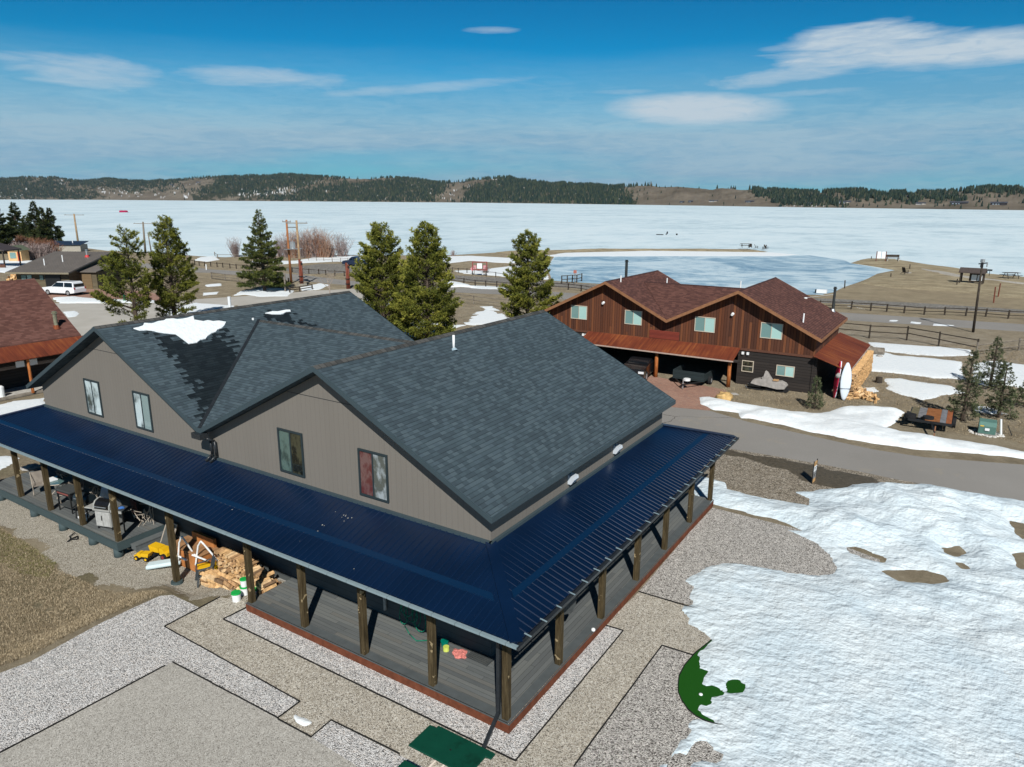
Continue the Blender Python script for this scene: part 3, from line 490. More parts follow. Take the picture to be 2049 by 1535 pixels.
drape('gravel_clearing', [(-2.93,128.43),(-2.36,140.66),(-1.51,146.04),(-0.32,140.95),(-1.04,128.77),(-1.89,125.27)], .5, .6, trail, ragged=.3, rs=.5, edge=1.0, kind='structure')

# ---------------------------------------------------------------- far hills across the lake
LZ = .012
shoreline = [(-76.71,-0.184),(-67.49,-0.134),(-61.92,-0.134),(-55.67,-0.170),(-45.13,-0.209),(-37.55,-0.237),(-31.34,-0.279),(-18.41,-0.389),(-11.36,-0.459),(-3.41,-0.503),(2.15,-0.524),(10.40,-0.567)]
skyl = [(-76.49,1.110),(-67.31,1.166),(-66.11,1.251),(-65.30,1.235),(-64.06,1.195),(-63.22,1.114),(-61.76,1.170),(-59.97,1.132),(-58.74,1.117),(-57.79,1.198),(-56.50,1.318),(-55.19,1.405),(-54.19,1.506),(-52.84,1.525),(-50.77,1.624),(-49.72,1.674),(-48.30,1.621),(-46.87,1.512),(-45.05,1.459),(-42.82,1.480),(-41.32,1.530),(-39.43,1.360),(-38.29,1.257),(-36.75,1.304),(-35.21,1.516),(-33.67,1.616),(-32.90,1.583),(-31.36,1.292),(-29.81,1.149),(-27.89,1.080),(-25.97,1.011),(-24.83,0.902),(-23.70,1.015),(-22.57,1.035),(-20.33,0.945),(-18.50,0.874),(-16.69,0.802),(-14.91,0.696),(-12.82,0.626),(-11.46,0.592),(-9.47,0.558),(-8.17,0.559),(-6.27,0.525),(-3.55,0.525),(-1.53,0.620),(0.11,0.774),(1.96,0.767),(10.18,0.698)]
def tab(T, a, j): return np.interp(a, [p[0] for p in T], [p[j] for p in T])
azs = np.linspace(-78, 12, 2600); NTt = 40
ts = np.linspace(0, 1, NTt)
D0 = (CAM.z - LZ) / np.tan(np.radians(-tab(shoreline, azs, 1)))
DD = 260 + D0 * .22; top = np.radians(tab(skyl, azs, 1) + fbm(azs * .9, azs * 0, 77, 4) * .22); H1 = CAM.z + np.tan(top) * (D0 + DD)
A, T_ = np.meshgrid(azs, ts); D = D0[None] + DD[None] * T_ * 1.35
prof = np.where(T_ < .74, np.sin(np.clip(T_ / .74, 0, 1) * math.pi / 2) ** 1.15, 1 - (T_ - .74) * 1.2)
rough = (fbm(A * .8, T_ * 5, 41, 4) * .5 + fbm(A * 3.1, T_ * 9, 43, 3) * .16) * np.sin(np.clip(T_ / .74, 0, 1) * math.pi)
Hh = LZ - .3 + (H1[None] + .3) * np.clip(prof + rough * .55, 0, 1.0)
ar = np.radians(A); HX = CAM.x + D * np.sin(ar); HY = CAM.y + D * np.cos(ar)
EL = np.degrees(np.arctan2(Hh - CAM.z, D))
el0, el1 = tab(shoreline, A, 1), tab(skyl, A, 1)
# woods, clearings and snow drawn as regions of the slope (azimuth, elevation)
wood = [[(-76.43,1.432),(-67.23,1.685),(-66.22,1.403),(-65.32,1.048),(-63.83,0.754),(-62.16,0.320),(-61.76,-0.038),(-63.38,-0.142),(-76.71,-0.184)],[(-65.33,1.577),(-64.06,1.606),(-64.06,0.751),(-65.22,0.798)],[(-63.78,1.612),(-59.62,1.534),(-57.78,1.299),(-57.83,0.827),(-59.42,0.542),(-61.83,0.584),(-63.55,0.757)],[(-57.94,1.296),(-56.41,1.522),(-56.17,1.322),(-57.50,0.966)],[(-56.15,-0.116),(-55.57,0.852),(-54.54,1.277),(-53.84,1.632),(-51.46,1.667),(-50.40,1.858),(-49.74,1.266),(-50.14,0.622),(-51.60,-0.099)],[(-50.58,1.855),(-45.39,1.925),(-45.40,1.672),(-47.24,1.365),(-48.36,0.708),(-50.12,0.907)],[(-52.13,-0.243),(-50.16,0.336),(-46.90,1.008),(-44.32,1.175),(-41.31,1.713),(-39.05,1.363),(-37.33,1.226),(-38.30,0.627),(-39.47,-0.200)],[(-36.58,-0.113),(-36.37,0.860),(-34.44,1.316),(-33.09,1.841),(-31.74,1.402),(-27.89,1.265),(-24.45,1.050),(-24.24,0.460),(-25.94,0.007),(-29.01,-0.382),(-36.39,-0.263)],[(-24.43,0.385),(-23.49,0.573),(-23.26,-0.353),(-27.85,-0.452)],[(-45.39,1.925),(-39.04,1.805),(-32.52,1.843),(-32.51,1.621),(-35.21,1.571),(-38.67,1.329),(-42.82,1.553)],[(-14.52,1.051),(-12.85,0.907),(-8.12,0.081),(-8.40,-0.332),(-12.22,-0.359),(-13.82,0.200),(-14.90,0.625)],[(-12.86,0.977),(3.24,0.973),(3.29,0.671),(-3.55,0.558),(-8.16,0.490),(-12.82,0.626)],[(-8.18,0.627),(-3.55,0.558),(-2.91,0.167),(-4.98,0.027),(-6.55,0.222),(-8.43,-0.057)],[(-3.55,0.558),(-2.10,0.621),(-1.18,0.108),(-2.60,0.037)]]
bare = [[(-62.01,0.321),(-51.56,0.328),(-51.60,-0.170),(-62.07,-0.203)],[(-56.83,1.177),(-54.53,1.346),(-54.75,0.757),(-56.57,0.568)],[(-45.41,1.492),(-41.32,1.530),(-41.70,1.380),(-45.07,1.024)],[(-37.52,1.225),(-33.29,1.581),(-33.67,1.394),(-35.99,0.936),(-36.77,-0.189),(-38.32,-0.195),(-37.73,0.518)],[(-24.07,0.977),(-22.20,1.090),(-14.92,0.767),(-14.52,0.233),(-12.73,-0.363),(-23.26,-0.353)]]
snowp = [[(-67.44,0.215),(-65.85,0.164),(-65.89,-0.119),(-67.49,-0.125)],[(-64.05,1.259),(-63.83,1.199),(-63.77,0.754),(-64.05,0.815)],[(-61.97,0.647),(-60.34,0.533),(-59.14,0.276),(-61.86,0.322)],[(-53.28,0.316),(-50.13,0.765),(-48.75,0.201),(-52.95,0.178)],[(-48.68,1.278),(-46.88,1.332),(-47.25,1.149),(-48.52,0.993)],[(-45.95,1.089),(-45.06,1.278),(-45.06,1.096),(-45.80,1.017)],[(-39.81,1.210),(-39.05,1.215),(-39.13,1.104),(-39.74,1.100)],[(-34.25,1.539),(-33.75,1.616),(-33.86,1.393),(-34.25,1.317)],[(-50.13,0.765),(-48.70,0.920),(-48.74,0.345),(-50.17,0.193)],[(-32.90,0.165),(-31.73,0.545),(-31.73,0.058)],[(-12.73,-0.398),(-10.04,-0.240),(-9.70,-0.342),(-12.72,-0.505)],[(-25.76,0.455),(-24.89,0.532),(-24.88,0.346),(-25.64,0.306)],[(-30.00,1.037),(-29.42,0.964),(-29.80,0.665)]]
n5 = fbm(A * 4, EL * 9, 51, 4); n6 = fbm(A * 11, EL * 22, 53, 3)
def reg(lst, nz=.12):
    m = np.full(A.shape, -9.)
    for p in lst: m = np.maximum(m, sdf(A, EL, p))
    return m + n6 * nz * 2 + n5 * (1.3 if nz > .2 and nz < .3 else 0)
wm = np.clip(reg(wood, .22) / .08 + .5, 0, 1) * (fbm(A * 5, EL * 14, 61, 4) > -.17); bm_ = np.clip(reg(bare) / .08 + .5, 0, 1); sm = np.clip((reg(snowp, .4) - .10) / .1, 0, 1) * (fbm(A * 26, EL * 60, 57, 3) > .02)
sm = np.maximum(sm, ((n5 > .12) & (n6 > .15) & (wm < .4) & (A < -26) & (EL > el0 + .15)) * .9)
red = np.clip(n5 * 3 + .4, 0, 1)
idx = np.arange(A.size).reshape(A.shape); F = np.stack([idx[:-1, :-1], idx[:-1, 1:], idx[1:, 1:], idx[1:, :-1]], -1).reshape(-1, 4)
t = NT('hill_slopes'); at = t.n('ShaderNodeAttribute', attribute_name='mask'); sc = t.n('ShaderNodeSeparateColor'); t.l(at.outputs['Color'], sc.inputs[0])
c = t.ramp(t.noise(.006, 6, .7), [(.35, (.10, .086, .064)), (.65, (.205, .178, .14))]); c = t.mix(t.math('MULTIPLY', sc.outputs[2], .3), c, (.13, .10, .08))
c = t.mix(t.math('MULTIPLY', sc.outputs[0], .9), c, (.024, .034, .022)); c = t.mix(sc.outputs[1], c, (.66, .69, .71)); t.col(c); hm = t.set(.95, .05)
hills = mesh_np('hills', np.stack([HX, HY, Hh], -1).reshape(-1, 3), F, hm, smooth=True, color=np.stack([wm * (1 - sm), sm, red, red], -1).reshape(-1, 4)); setp(hills, kind='structure')
# far woods: one mass of small crowns
rs_ = np.random.RandomState(5)
def at_hill(a, tt):
    ai = np.clip((a - azs[0]) / (azs[1] - azs[0]), 0, len(azs) - 1.001); ti = np.clip(tt * (NTt - 1), 0, NTt - 1.001); i, j = ti.astype(int), ai.astype(int); fi, fj = ti - i, ai - j
    g = lambda Q: (Q[i, j] * (1-fj) + Q[i, j+1] * fj) * (1-fi) + (Q[i+1, j] * (1-fj) + Q[i+1, j+1] * fj) * fi
    return g(HX), g(HY), g(Hh), g(wm), g(bm_), g(EL)
n_ = 90000; a = rs_.uniform(-76, 10, n_); tt = rs_.uniform(0.01, .80, n_) ; hx, hy, hz, hw, hb, he = at_hill(a, tt)
dens = np.where(hw > .5, 1.0, np.where(a < -22, .26, .02)) * np.where(hb > .5, .03, 1)
keep = rs_.rand(n_) < dens * .68
hx, hy, hz, a = hx[keep], hy[keep], hz[keep], a[keep]; m = len(hx); print('far trees', m)
th = rs_.uniform(8, 17, m) * np.where(rs_.rand(m) < .1, .5, 1); dist_ = np.hypot(hx - CAM.x, hy - CAM.y); th = th * np.clip(dist_ / 2600, .62, 1); tr = th * rs_.uniform(.16, .26, m)
K = 5; ang = rs_.uniform(0, 6.3, m)[:, None] + np.arange(K)[None] * (2 * math.pi / K)
lev = [(.0, 1.0), (.35, .72), (.68, .42)]; V = []; 
for lz, lr in lev: jr = rs_.uniform(.75, 1.25, (m, K)); V.append(np.stack([hx[:, None] + tr[:, None] * lr * jr * np.cos(ang), hy[:, None] + tr[:, None] * lr * jr * np.sin(ang), np.repeat((hz + th * lz)[:, None], K, 1)], -1))
V.append(np.repeat(np.stack([hx, hy, hz + th], -1)[:, None], 1, 1)); V = np.concatenate(V, 1)
npv = V.shape[1]; f = []
for l_ in range(2):
    for k in range(K): f.append((l_ * K + k, l_ * K + (k + 1) % K, (l_ + 1) * K + (k + 1) % K)); f.append((l_ * K + k, (l_ + 1) * K + (k + 1) % K, (l_ + 1) * K + k))
for k in range(K): f.append((2 * K + k, 2 * K + (k + 1) % K, 3 * K))
F = (np.array(f)[None] + (np.arange(m) * npv)[:, None, None]).reshape(-1, 3)
cv = np.repeat(rs_.rand(m, 1), npv, 1).reshape(-1, 1); cv = np.concatenate([cv, cv, cv, cv], 1)
t = NT('far_needles'); at = t.n('ShaderNodeAttribute', attribute_name='mask'); t.col(t.ramp(at.outputs['Fac'], [(.1, (.014, .028, .026)), (.55, (.028, .046, .036)), (.93, (.055, .068, .04)), (1, (.12, .105, .085))])); fnm = t.set(.9, .05)
fo = mesh_np('distant_forest', V.reshape(-1, 3), F, fnm, color=cv); setp(fo, 'dark evergreen woods covering the hills beyond the frozen lake', 'forest', kind='stuff')
# single trees that stand clear on the open slope and its skyline
def px_trees(lst): return lst
fm = plain('lone_needles', (.02, .036, .022), .9, .05, var=.4, scale=.3, bump=0)
mb = MB()
for l_, (z0, z1, r0, r1) in enumerate(((.08, .5, .24, .10), (.38, .78, .19, .06), (.66, 1.0, .12, .0))):
    mb.cyl((0, 0, z0), (0, 0, z1), r0, max(r1, .004), 7)
mb.cyl((0, 0, -.05), (0, 0, .12), .03, .03, 5)
lone = None
pts = [(-26.35,0.862),(-26.08,0.862),(-25.85,0.900),(-25.40,0.938),(-24.98,0.976),(-24.45,0.977),(-23.88,1.014),(-23.62,1.052),(-23.40,1.052),(-23.10,1.052),(-22.79,1.016),(-22.57,1.016),(-22.34,1.016),(-22.04,0.980),(-21.71,0.944),(-21.44,0.908),(-20.59,0.908),(-20.07,0.872),(-19.70,0.873),(-18.53,0.837),(-21.31,0.541),(-22.35,0.465),(-22.61,0.428),(-23.11,0.537),(-23.48,0.425),(-23.74,0.424),(-24.05,0.386),(-24.61,0.347),(-22.29,0.022),(-23.87,-0.207),(-24.40,-0.247),(-25.70,-0.141),(-26.40,0.005),(-27.47,-0.262),(-27.93,-0.302),(-17.55,0.260),(-14.22,0.802),(-12.91,0.415),(-12.96,0.661),(-7.00,0.018),(-7.40,-0.052),(-4.37,-0.004),(-3.95,-0.035),(1.13,0.273),(1.79,0.336),(-0.49,0.142)]
hs_ = (7, 9, 12, 14, 12, 7, 7, 12, 13, 12, 12, 13, 11, 12, 14, 8, 8, 7, 7, 8, 9, 8, 6, 8, 10, 12, 10, 12, 9, 9, 9, 14, 9, 8, 8, 8, 11, 9, 9, 9, 9, 10, 8, 7, 7, 8)
for i, (aa, ee) in enumerate(pts):
    j = min(range(len(azs)), key=lambda q: abs(azs[q] - aa)); colE = EL[:30, j]; k = int(np.argmin(np.abs(colE - ee))); X0, Y0, Z0 = HX[k, j], HY[k, j], Hh[k, j]
    h = hs_[i % len(hs_)] * .95
    if lone is None: lone = mb.build('distant_pine', fm); o = lone; setp(lone, 'small dark pine on the skyline of the bare ridge across the lake', 'tree', 'lone pines on the far hillside')
    else: o = lone.copy(); COL.objects.link(o)
    o.location = (X0, Y0, Z0); o.scale = (h, h, h)
    if i >= 26: o['label'] = 'small dark pine scattered on the open slope below the bare skyline across the lake'
# far houses on the opposite shore
fw_d = plain('far_dark_wall', (.035, .032, .035), .8); fw_l = plain('far_pale_wall', (.42, .38, .34), .8); fr_d = plain('far_roof', (.05, .055, .07), .7); fr_w = plain('far_white_roof', (.7, .74, .78), .7); fgl = plain('far_glass', (.25, .3, .35), .2, .5)
for aa, ee, wd, ht, wl, rf, lab in ((*(-19.713,-0.150), 12, 5, fw_d, fr_d, 'dark house on the far shore, first of the pair left of the pale one'), (*(-19.090,-0.110), 12, 5.5, fw_d, fr_d, 'dark house on the far shore, second of the pair left of the pale one'), (*(-17.450,-0.102), 22, 5, fw_l, fr_d, 'pale wide house with retaining wall on the far shore'),
    (*(-14.842,-0.126), 20, 5, fw_d, fr_d, 'blue grey house on the far shore near the dark woods'), (*(-11.657,-0.179), 18, 4, fw_l, fr_d, 'low tan house on the far shore below the dark woods'), (*(-10.645,-0.208), 16, 4, fw_d, fr_d, 'low dark house on the far shore just right of the woods'), (*(-8.480,-0.161), 26, 6, fw_l, fr_d, 'large house with stilts and pale front on the far shore'),
    (*(-3.687,-0.231), 16, 5, fw_l, fr_d, 'small gabled house alone on the far shore, brown slope'), (*(-1.485,-0.151), 28, 6, fw_d, fr_d, 'long dark house on the far right shore'), (*(0.744,-0.199), 24, 6, fw_d, fr_d, 'dark house last to the right on the far shore'), (*(-16.092,0.910), 17, 5, fw_d, fr_d, 'dark house on top of the bare skyline ridge'),
    (*(-4.348,0.261), 22, 5, fw_d, fr_d, 'brown house halfway up the far slope'), (*(-25.303,0.456), 20, 4, fw_l, fr_w, 'white roofed building high on the far slope'), (*(-25.211,0.047), 11, 3, fw_l, fr_w, 'small white roofed shed, left of two on the far slope'), (*(-24.526,0.050), 12, 3, fw_l, fr_w, 'small white roofed shed, right of two on the far slope'), (*(-55.644,1.091), 30, 8, fw_d, fr_d, 'dark barn on the bare hilltop far left'), (*(-57.346,0.866), 26, 7, fw_d, fr_d, 'reddish house on the far left hillside')):
    j = min(range(len(azs)), key=lambda q: abs(azs[q] - aa)); k = int(np.argmin(np.abs(EL[:30, j] - ee))); p = (HX[k, j], HY[k, j], Hh[k, j] - .8)
    th_ = thing('distant_house', p, lab, 'house', 'houses on the opposite shore', rz=-R(aa)); M_ = Matrix.Translation(p) @ Matrix.Rotation(-R(aa), 4, 'Z')
    a_ = MB(M_).box(-wd/2, wd/2, -4, 4, 0, ht * .6); a_.box(wd * .1, wd * .38, -5.5, -3.9, 0, ht * .62); a_.build('wall', wl, th_)
    b_ = MB(M_); b_.extr([(-5, ht * .58), (5, ht * .58), (0, ht)], lambda a, b: (-wd/2 - .6, a, b), lambda a, b: (wd/2 + .6, a, b)); b_.extr([(wd*.06, ht * .6), (wd * .42, ht * .6), (wd * .24, ht * .95)], lambda a, b: (a, -6, b), lambda a, b: (a, 0, b)); b_.build('roof', rf, th_)
    c_ = MB(M_)
    for q in (-.38, -.2, -.04): c_.box(wd * q, wd * (q + .1), -4.1, -3.9, ht * .15, ht * .45)
    c_.build('window', fgl, th_)

# ---------------------------------------------------------------- building materials
G_SH = [srgb(59,72,79), srgb(64,78,85), srgb(68,82,90), srgb(56,68,75), srgb(73,87,94)]
shingle = cells('charcoal_shingles', .22, .14, G_SH, gap=.16, gapdark=.55, bump=.5, rough=.9, spec=.2, big=.12, dist=.012)
shingle_wet = cells('wet_shingles', .30, .14, [tuple(v * .26 for v in c) for c in G_SH], gap=.16, gapdark=.5, bump=.5, rough=.45, spec=.35, big=.1, dist=.012)
capm = cells('ridge_cap_shingles', 5, .22, [srgb(70,70,68), srgb(82,82,80), srgb(60,62,62)], vertical=True, gap=.12, gapdark=.5, bump=.5, big=.1)
siding = cells('grey_brown_siding', 40, .203, [srgb(117,112,105), srgb(118,113,106)], vertical=True, gap=.05, gapdark=.78, bump=.25, rough=.85, spec=.2, grain=.025, big=.07)
dark_siding = cells('charcoal_lap_siding', 30, .2, [srgb(72,76,76), srgb(78,82,82)], gap=.08, gapdark=.6, bump=.3, rough=.8, grain=.08, big=.15)
trim = plain('dark_teal_trim', srgb(58,72,78), .55, .35, var=.08, scale=1, bump=0)
soff = plain('soffit', srgb(62,68,70), .8, .2, var=.1, bump=0)
t = NT('navy_metal'); a = t.noise(1.1, 3, .5); t.col(t.ramp(t.noise(.6, 3), [(.3, (.0014, .009, .029)), (.7, (.0022, .013, .042))])); t.bump(t.noise(.8, 2), .12, .08); navy = t.set(.30, .6)
t = NT('navy_flat_bar'); t.col((.0018, .018, .053)); navybar = t.set(.35, .5)
gut = plain('pale_gutter_lip', srgb(128,146,152), .4, .4, var=.06, bump=0); gutd = plain('black_gutter', (.02, .024, .028), .4, .4, bump=0)
postm = NT('stained_post'); q = postm; f_ = q.noise(3, 5, .7, stretch=(5, 5, .5)); k_ = q.noise(4.2, 2, .5); q.col(q.mix(q.math('GREATER_THAN', k_, .68), q.ramp(f_, [(.3, (.026, .019, .009)), (.5, (.062, .045, .022)), (.7, (.11, .083, .044))]), (.30, .23, .13))); q.bump(f_, .4, .01); postm = q.set(.85, .15)
deckm = cells('grey_composite_deck', 2.9, .14, [srgb(92,96,96), srgb(100,104,104), srgb(106,109,107), srgb(86,90,91), srgb(103,103,99)], gap=.07, gapdark=.35, bump=.3, rough=.75, grain=.12, big=.1, edge='uv')
deckv = cells('grey_composite_deck_side', 2.9, .14, [srgb(94,97,96), srgb(101,104,103), srgb(107,109,106), srgb(89,92,92)], vertical=True, gap=.07, gapdark=.35, bump=.3, rough=.75, grain=.12, big=.1, edge='uv')
picture = plain('dark_deck_border', srgb(80,85,86), .75, var=.12, scale=3)
rustf = plain('rust_brown_fascia', srgb(104,60,42), .85, .15, var=.3, scale=5); dfas = plain('dark_green_grey_fascia', srgb(62,76,78), .75, var=.1)
conc = plain('concrete', (.32, .31, .29), .9, .1, var=.2)
winf = plain('dark_window_frame', srgb(42,53,57), .5, .3, bump=0, var=.05); wing = plain('tan_window_frame', srgb(190,178,160), .5, .3, bump=0, var=.05)
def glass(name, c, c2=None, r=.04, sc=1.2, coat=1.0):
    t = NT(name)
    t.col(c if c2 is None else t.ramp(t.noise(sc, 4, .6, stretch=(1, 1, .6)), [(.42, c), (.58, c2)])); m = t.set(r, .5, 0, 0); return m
gl_white = glass('bright_painted_reflection_glass', (.05, .07, .07), (.50, .60, .62), sc=1.6); gl_teal = glass('teal_painted_reflection_glass', (.22, .30, .30)); gl_dark = glass('dark_glass', (.008, .01, .008), (.05, .05, .03), sc=5); gl_mint = glass('mint_blind_glass', (.36, .56, .52)); gl_mintd = glass('shaded_mint_glass', (.16, .27, .26))  # white and teal panes: snow reflection and its dark breaks put into the colour
gl_curt = glass('green_curtain_glass', (.035, .06, .055), (.09, .14, .125), sc=3); gl_red = glass('red_curtain_glass', (.10, .03, .03), (.15, .085, .08), sc=4); gl_refl = glass('painted_reflection_glass', (.09, .10, .09), (.32, .36, .38), sc=3.2)  # last pane: blotchy reflection painted into the base colour
whitep = plain('white_plastic', (.78, .8, .8), .45, .3, bump=0, var=.03); steel = plain('galvanised', (.45, .47, .48), .35, .5, metal=.6, bump=0); blackm = plain('black_metal', (.012, .013, .014), .45, .4, bump=0)
def window(parent, x0, x1, z0, z1, y, fm, panes, vert=True, fw=.06, name='window', lab=None):
    """sliding window in a wall that faces -y"""
    f = MB(); f.box(x0, x1, y - .05, y + .02, z1 - fw, z1); f.box(x0, x1, y - .05, y + .02, z0, z0 + fw); f.box(x0, x0 + fw, y - .05, y + .02, z0 + fw, z1 - fw); f.box(x1 - fw, x1, y - .05, y + .02, z0 + fw, z1 - fw)
    xm, zm = (x0 + x1) / 2, (z0 + z1) / 2
    if vert: f.box(xm - fw * .45, xm + fw * .45, y - .045, y + .02, z0 + fw, z1 - fw); rr = [(x0 + fw, xm - fw * .45, z0 + fw, z1 - fw), (xm + fw * .45, x1 - fw, z0 + fw, z1 - fw)]
    else: f.box(x0 + fw, x1 - fw, y - .045, y + .02, zm - fw * .4, zm + fw * .4); rr = [(x0 + fw, x1 - fw, z0 + fw, zm - fw * .4), (x0 + fw, x1 - fw, zm + fw * .4, z1 - fw)]
    w_ = f.build(name, fm, parent)
    if lab: w_['label'] = lab
    for i, (a, b, c, d) in enumerate(rr):
        MB().box(a, b, y - (.03 if i else .018), y - .002, c, d).build('pane', panes[i % len(panes)], w_)
    return w_
def gable_slab(xe, ze, xr, zr, y0, y1, th):
    m = MB(); m.extr([(xe, ze), (xr, zr), (xr, zr - th), (xe, ze - th)], lambda a, b: (a, y0, b), lambda a, b: (a, y1, b)); return m
def gable_roof(parent, xc, hw, ez, rz, y0, y1, mat, th=.18, fas=None, fh=.16, lim=None, fs=True):
    """two sloping halves; lim clips the half-width on the valley side"""
    m = MB(); s = (rz - ez) / hw
    L_, R_ = (lim or (hw, hw))
    for sg, ww in ((-1, L_), (1, R_)):
        xe, ze = xc + sg * ww, rz - s * ww; m.extr([(xe, ze), (xc, rz), (xc, rz - th), (xe, ze - th)], lambda a, b: (a, y0, b), lambda a, b: (a, y1, b))
    rf = m.build('roof', mat, parent, fix=True)
    if fas:
        for yy, y2 in ((y0 - .035, y0 - .003), (y1 + .003, y1 + .035)):
            f = MB()
            for sg, ww in ((-1, L_), (1, R_)):
                xe, ze = xc + sg * ww, rz - s * ww; f.extr([(xe, ze + .01), (xc, rz + .01), (xc, rz - fh), (xe, ze - fh)], lambda a, b: (a, yy, b), lambda a, b: (a, y2, b))
            f.build('fascia', fas, rf, fix=True)
        for sg, ww in ((-1, L_), (1, R_)):
            if ww < hw * .999: continue
            xe = xc + sg * ww; MB().box(min(xe + sg * .003, xe + sg * .035), max(xe + sg * .003, xe + sg * .035), y0 - .035, y1 + .035, ez - fh, ez + .005).build('fascia', fas, rf)
    return rf
def ridge_cap(parent, p, q, s, mat, wd=.15):
    """folded cap strip along a ridge from p to q; s = slope of both sides"""
    p, q = Vector(p), Vector(q); d = (q - p).normalized(); a = Vector((0, 0, 1)).cross(d).normalized() * wd; m = MB(); up = Vector((0, 0, .022)); dn = Vector((0, 0, wd * s))
    vs = [p - a - dn + up, p + up, p + a - dn + up, q - a - dn + up, q + up, q + a - dn + up, p - a - dn, p + a - dn, q - a - dn, q + a - dn]
    m.add(vs, [(0, 3, 4, 1), (1, 4, 5, 2), (6, 8, 3, 0), (2, 5, 9, 7), (0, 1, 2, 7, 6), (3, 8, 9, 5, 4)]); return m.build('ridge_cap', mat, parent, fix=True)
# ---------------------------------------------------------------- grey house
GH = thing('grey_house', (-13.9, 8, 0), 'large grey-brown house with two front gables, charcoal shingles and navy metal porch roof', 'house')
SL = .505
WX0, WX1, WY0, WY1 = -25.95, -1.83, 1.91, 14.42
RX1, RX0, VX, EX1, EX0 = -7.84, -19.9, -13.87, -1.5, -26.3; RZ = 8.09; EZ = RZ - SL * (EX1 - RX1)
vz = RZ - SL * (RX1 - VX)
m = MB(); hz_ = lambda x: RZ - SL * min(abs(x - RX1), abs(x - RX0)) - .2
prof = [(WX0, 3.6), (WX1, 3.6), (WX1, hz_(WX1)), (RX1, hz_(RX1)), (VX, hz_(VX)), (RX0, hz_(RX0)), (WX0, hz_(WX0))]
m.extr(prof, lambda a, b: (a, WY0, b), lambda a, b: (a, WY1, b)); m.build('upper_wall', siding, GH, fix=True)
MB().box(WX0 + .01, WX1 - .01, WY0 + .01, WY1 - .01, -.02, 3.58).build('lower_wall', dark_siding, GH)
MB().box(WX0 - .02, WX1 + .02, WY0 - .03, WY1 + .02, -.5, .02).build('foundation', conc, GH)
rfr = gable_roof(GH, RX1, EX1 - RX1, EZ, RZ, 1.46, 14.88, shingle, fas=trim, lim=(RX1 - VX, EX1 - RX1))
rfl = gable_roof(GH, RX0, RX0 - EX0, RZ - SL * (RX0 - EX0), RZ, 1.46, 14.88, shingle, fas=trim, lim=(RX0 - EX0, VX - RX0))
for q in ([(-9.64,6.96),(-6.76,6.96)], [(-21.65,7.04),(-19.19,6.98)]): MB().box(q[0][0], q[1][0], WY0 - .006, WY0 + .01, (q[0][1] + q[1][1]) / 2 - .008, (q[0][1] + q[1][1]) / 2 + .008).build('siding_joint', gutd, GH)
# cricket between the two gables
CZ = 7.52; cxa, cxb = RX0 + (RZ - CZ) / SL, RX1 - (RZ - CZ) / SL
m = MB(); yv0, yv1 = 1.49, 14.85; yc = 8.12
e = .03
m.add([(VX, yv0, vz + e), (cxa, yc, CZ + e), (cxb, yc, CZ + e), (VX, yv1, vz + e)], [(0, 2, 1), (3, 1, 2)]); m.build('valley_roof', shingle, GH)
ridge_cap(GH, (cxa - .1, yc, CZ + e), (cxb + .15, yc, CZ + e), .38, capm)
ridge_cap(GH, (RX1, 1.43, RZ), (RX1, 14.9, RZ), SL, capm); ridge_cap(GH, (RX0, 1.43, RZ), (RX0, 14.9, RZ), SL, capm)
def on_left(pts, h, nm, mat, **k):
    """piece lying on the east slope of the left gable"""
    m = MB(); n = len(pts); g = lambda x: RZ - SL * (x - RX0)
    tri = [tuple(t) for t in tessellate_polygon([[Vector((x, y, 0)) for x, y in pts]])]
    vs = [(x, y, g(x) + h) for x, y in pts] + [(x, y, g(x) + .002) for x, y in pts]
    m.add(vs, tri + [(i, (i+1) % n, (i+1) % n + n, i + n) for i in range(n)]); o = m.build(nm, mat, GH if nm == 'wet_shingles' else None, fix=True)
    if nm != 'wet_shingles': setp(o, **k)
    return o
def rag(pts, amp, step, seed=1):
    r_ = random.Random(seed); out = []; n = len(pts)
    for i in range(n):
        a, b = pts[i], pts[(i+1) % n]; k = max(1, int(math.dist(a, b) / step))
        for j in range(k):
            q = j / k; out.append((a[0] + (b[0]-a[0]) * q + r_.uniform(-amp, amp), a[1] + (b[1]-a[1]) * q + r_.uniform(-amp, amp)))
    return out
def wet_tabs(polys):
    """shingle tabs darkened by melt water, tab by tab"""
    m = MB(); g = lambda x: RZ - SL * (x - RX0); cx_ = math.cos(math.atan(SL))
    for pl in polys:
        P_ = np.array(pl); dx = .14 * cx_; r0, r1 = int((P_[:, 0].min() - RX0) / dx) - 2, int((P_[:, 0].max() - RX0) / dx) + 3
        for r_ in range(r0, r1):
            off = rnd.random() * .22; ys_ = np.arange(P_[:, 1].min() - .6 - off, P_[:, 1].max() + .6, .22); xc_ = RX0 + (r_ + .5) * dx
            d_ = sdf(np.full(ys_.shape, xc_), ys_, pl) + (fbm(np.full(ys_.shape, xc_ * .8), ys_ * .8, 91) * .9)
            run = None
            for q_, y_ in enumerate(ys_):
                if d_[q_] > rnd.uniform(-.28, .28): m.add([(xc_ - dx / 2, y_, g(xc_ - dx / 2) + .006), (xc_ + dx / 2, y_, g(xc_ + dx / 2) + .006), (xc_ + dx / 2, y_ + .22, g(xc_ + dx / 2) + .006), (xc_ - dx / 2, y_ + .22, g(xc_ - dx / 2) + .006)], [(0, 1, 2, 3)])
    m.build('wet_shingles', shingle_wet, GH)['kind'] = 'stuff'
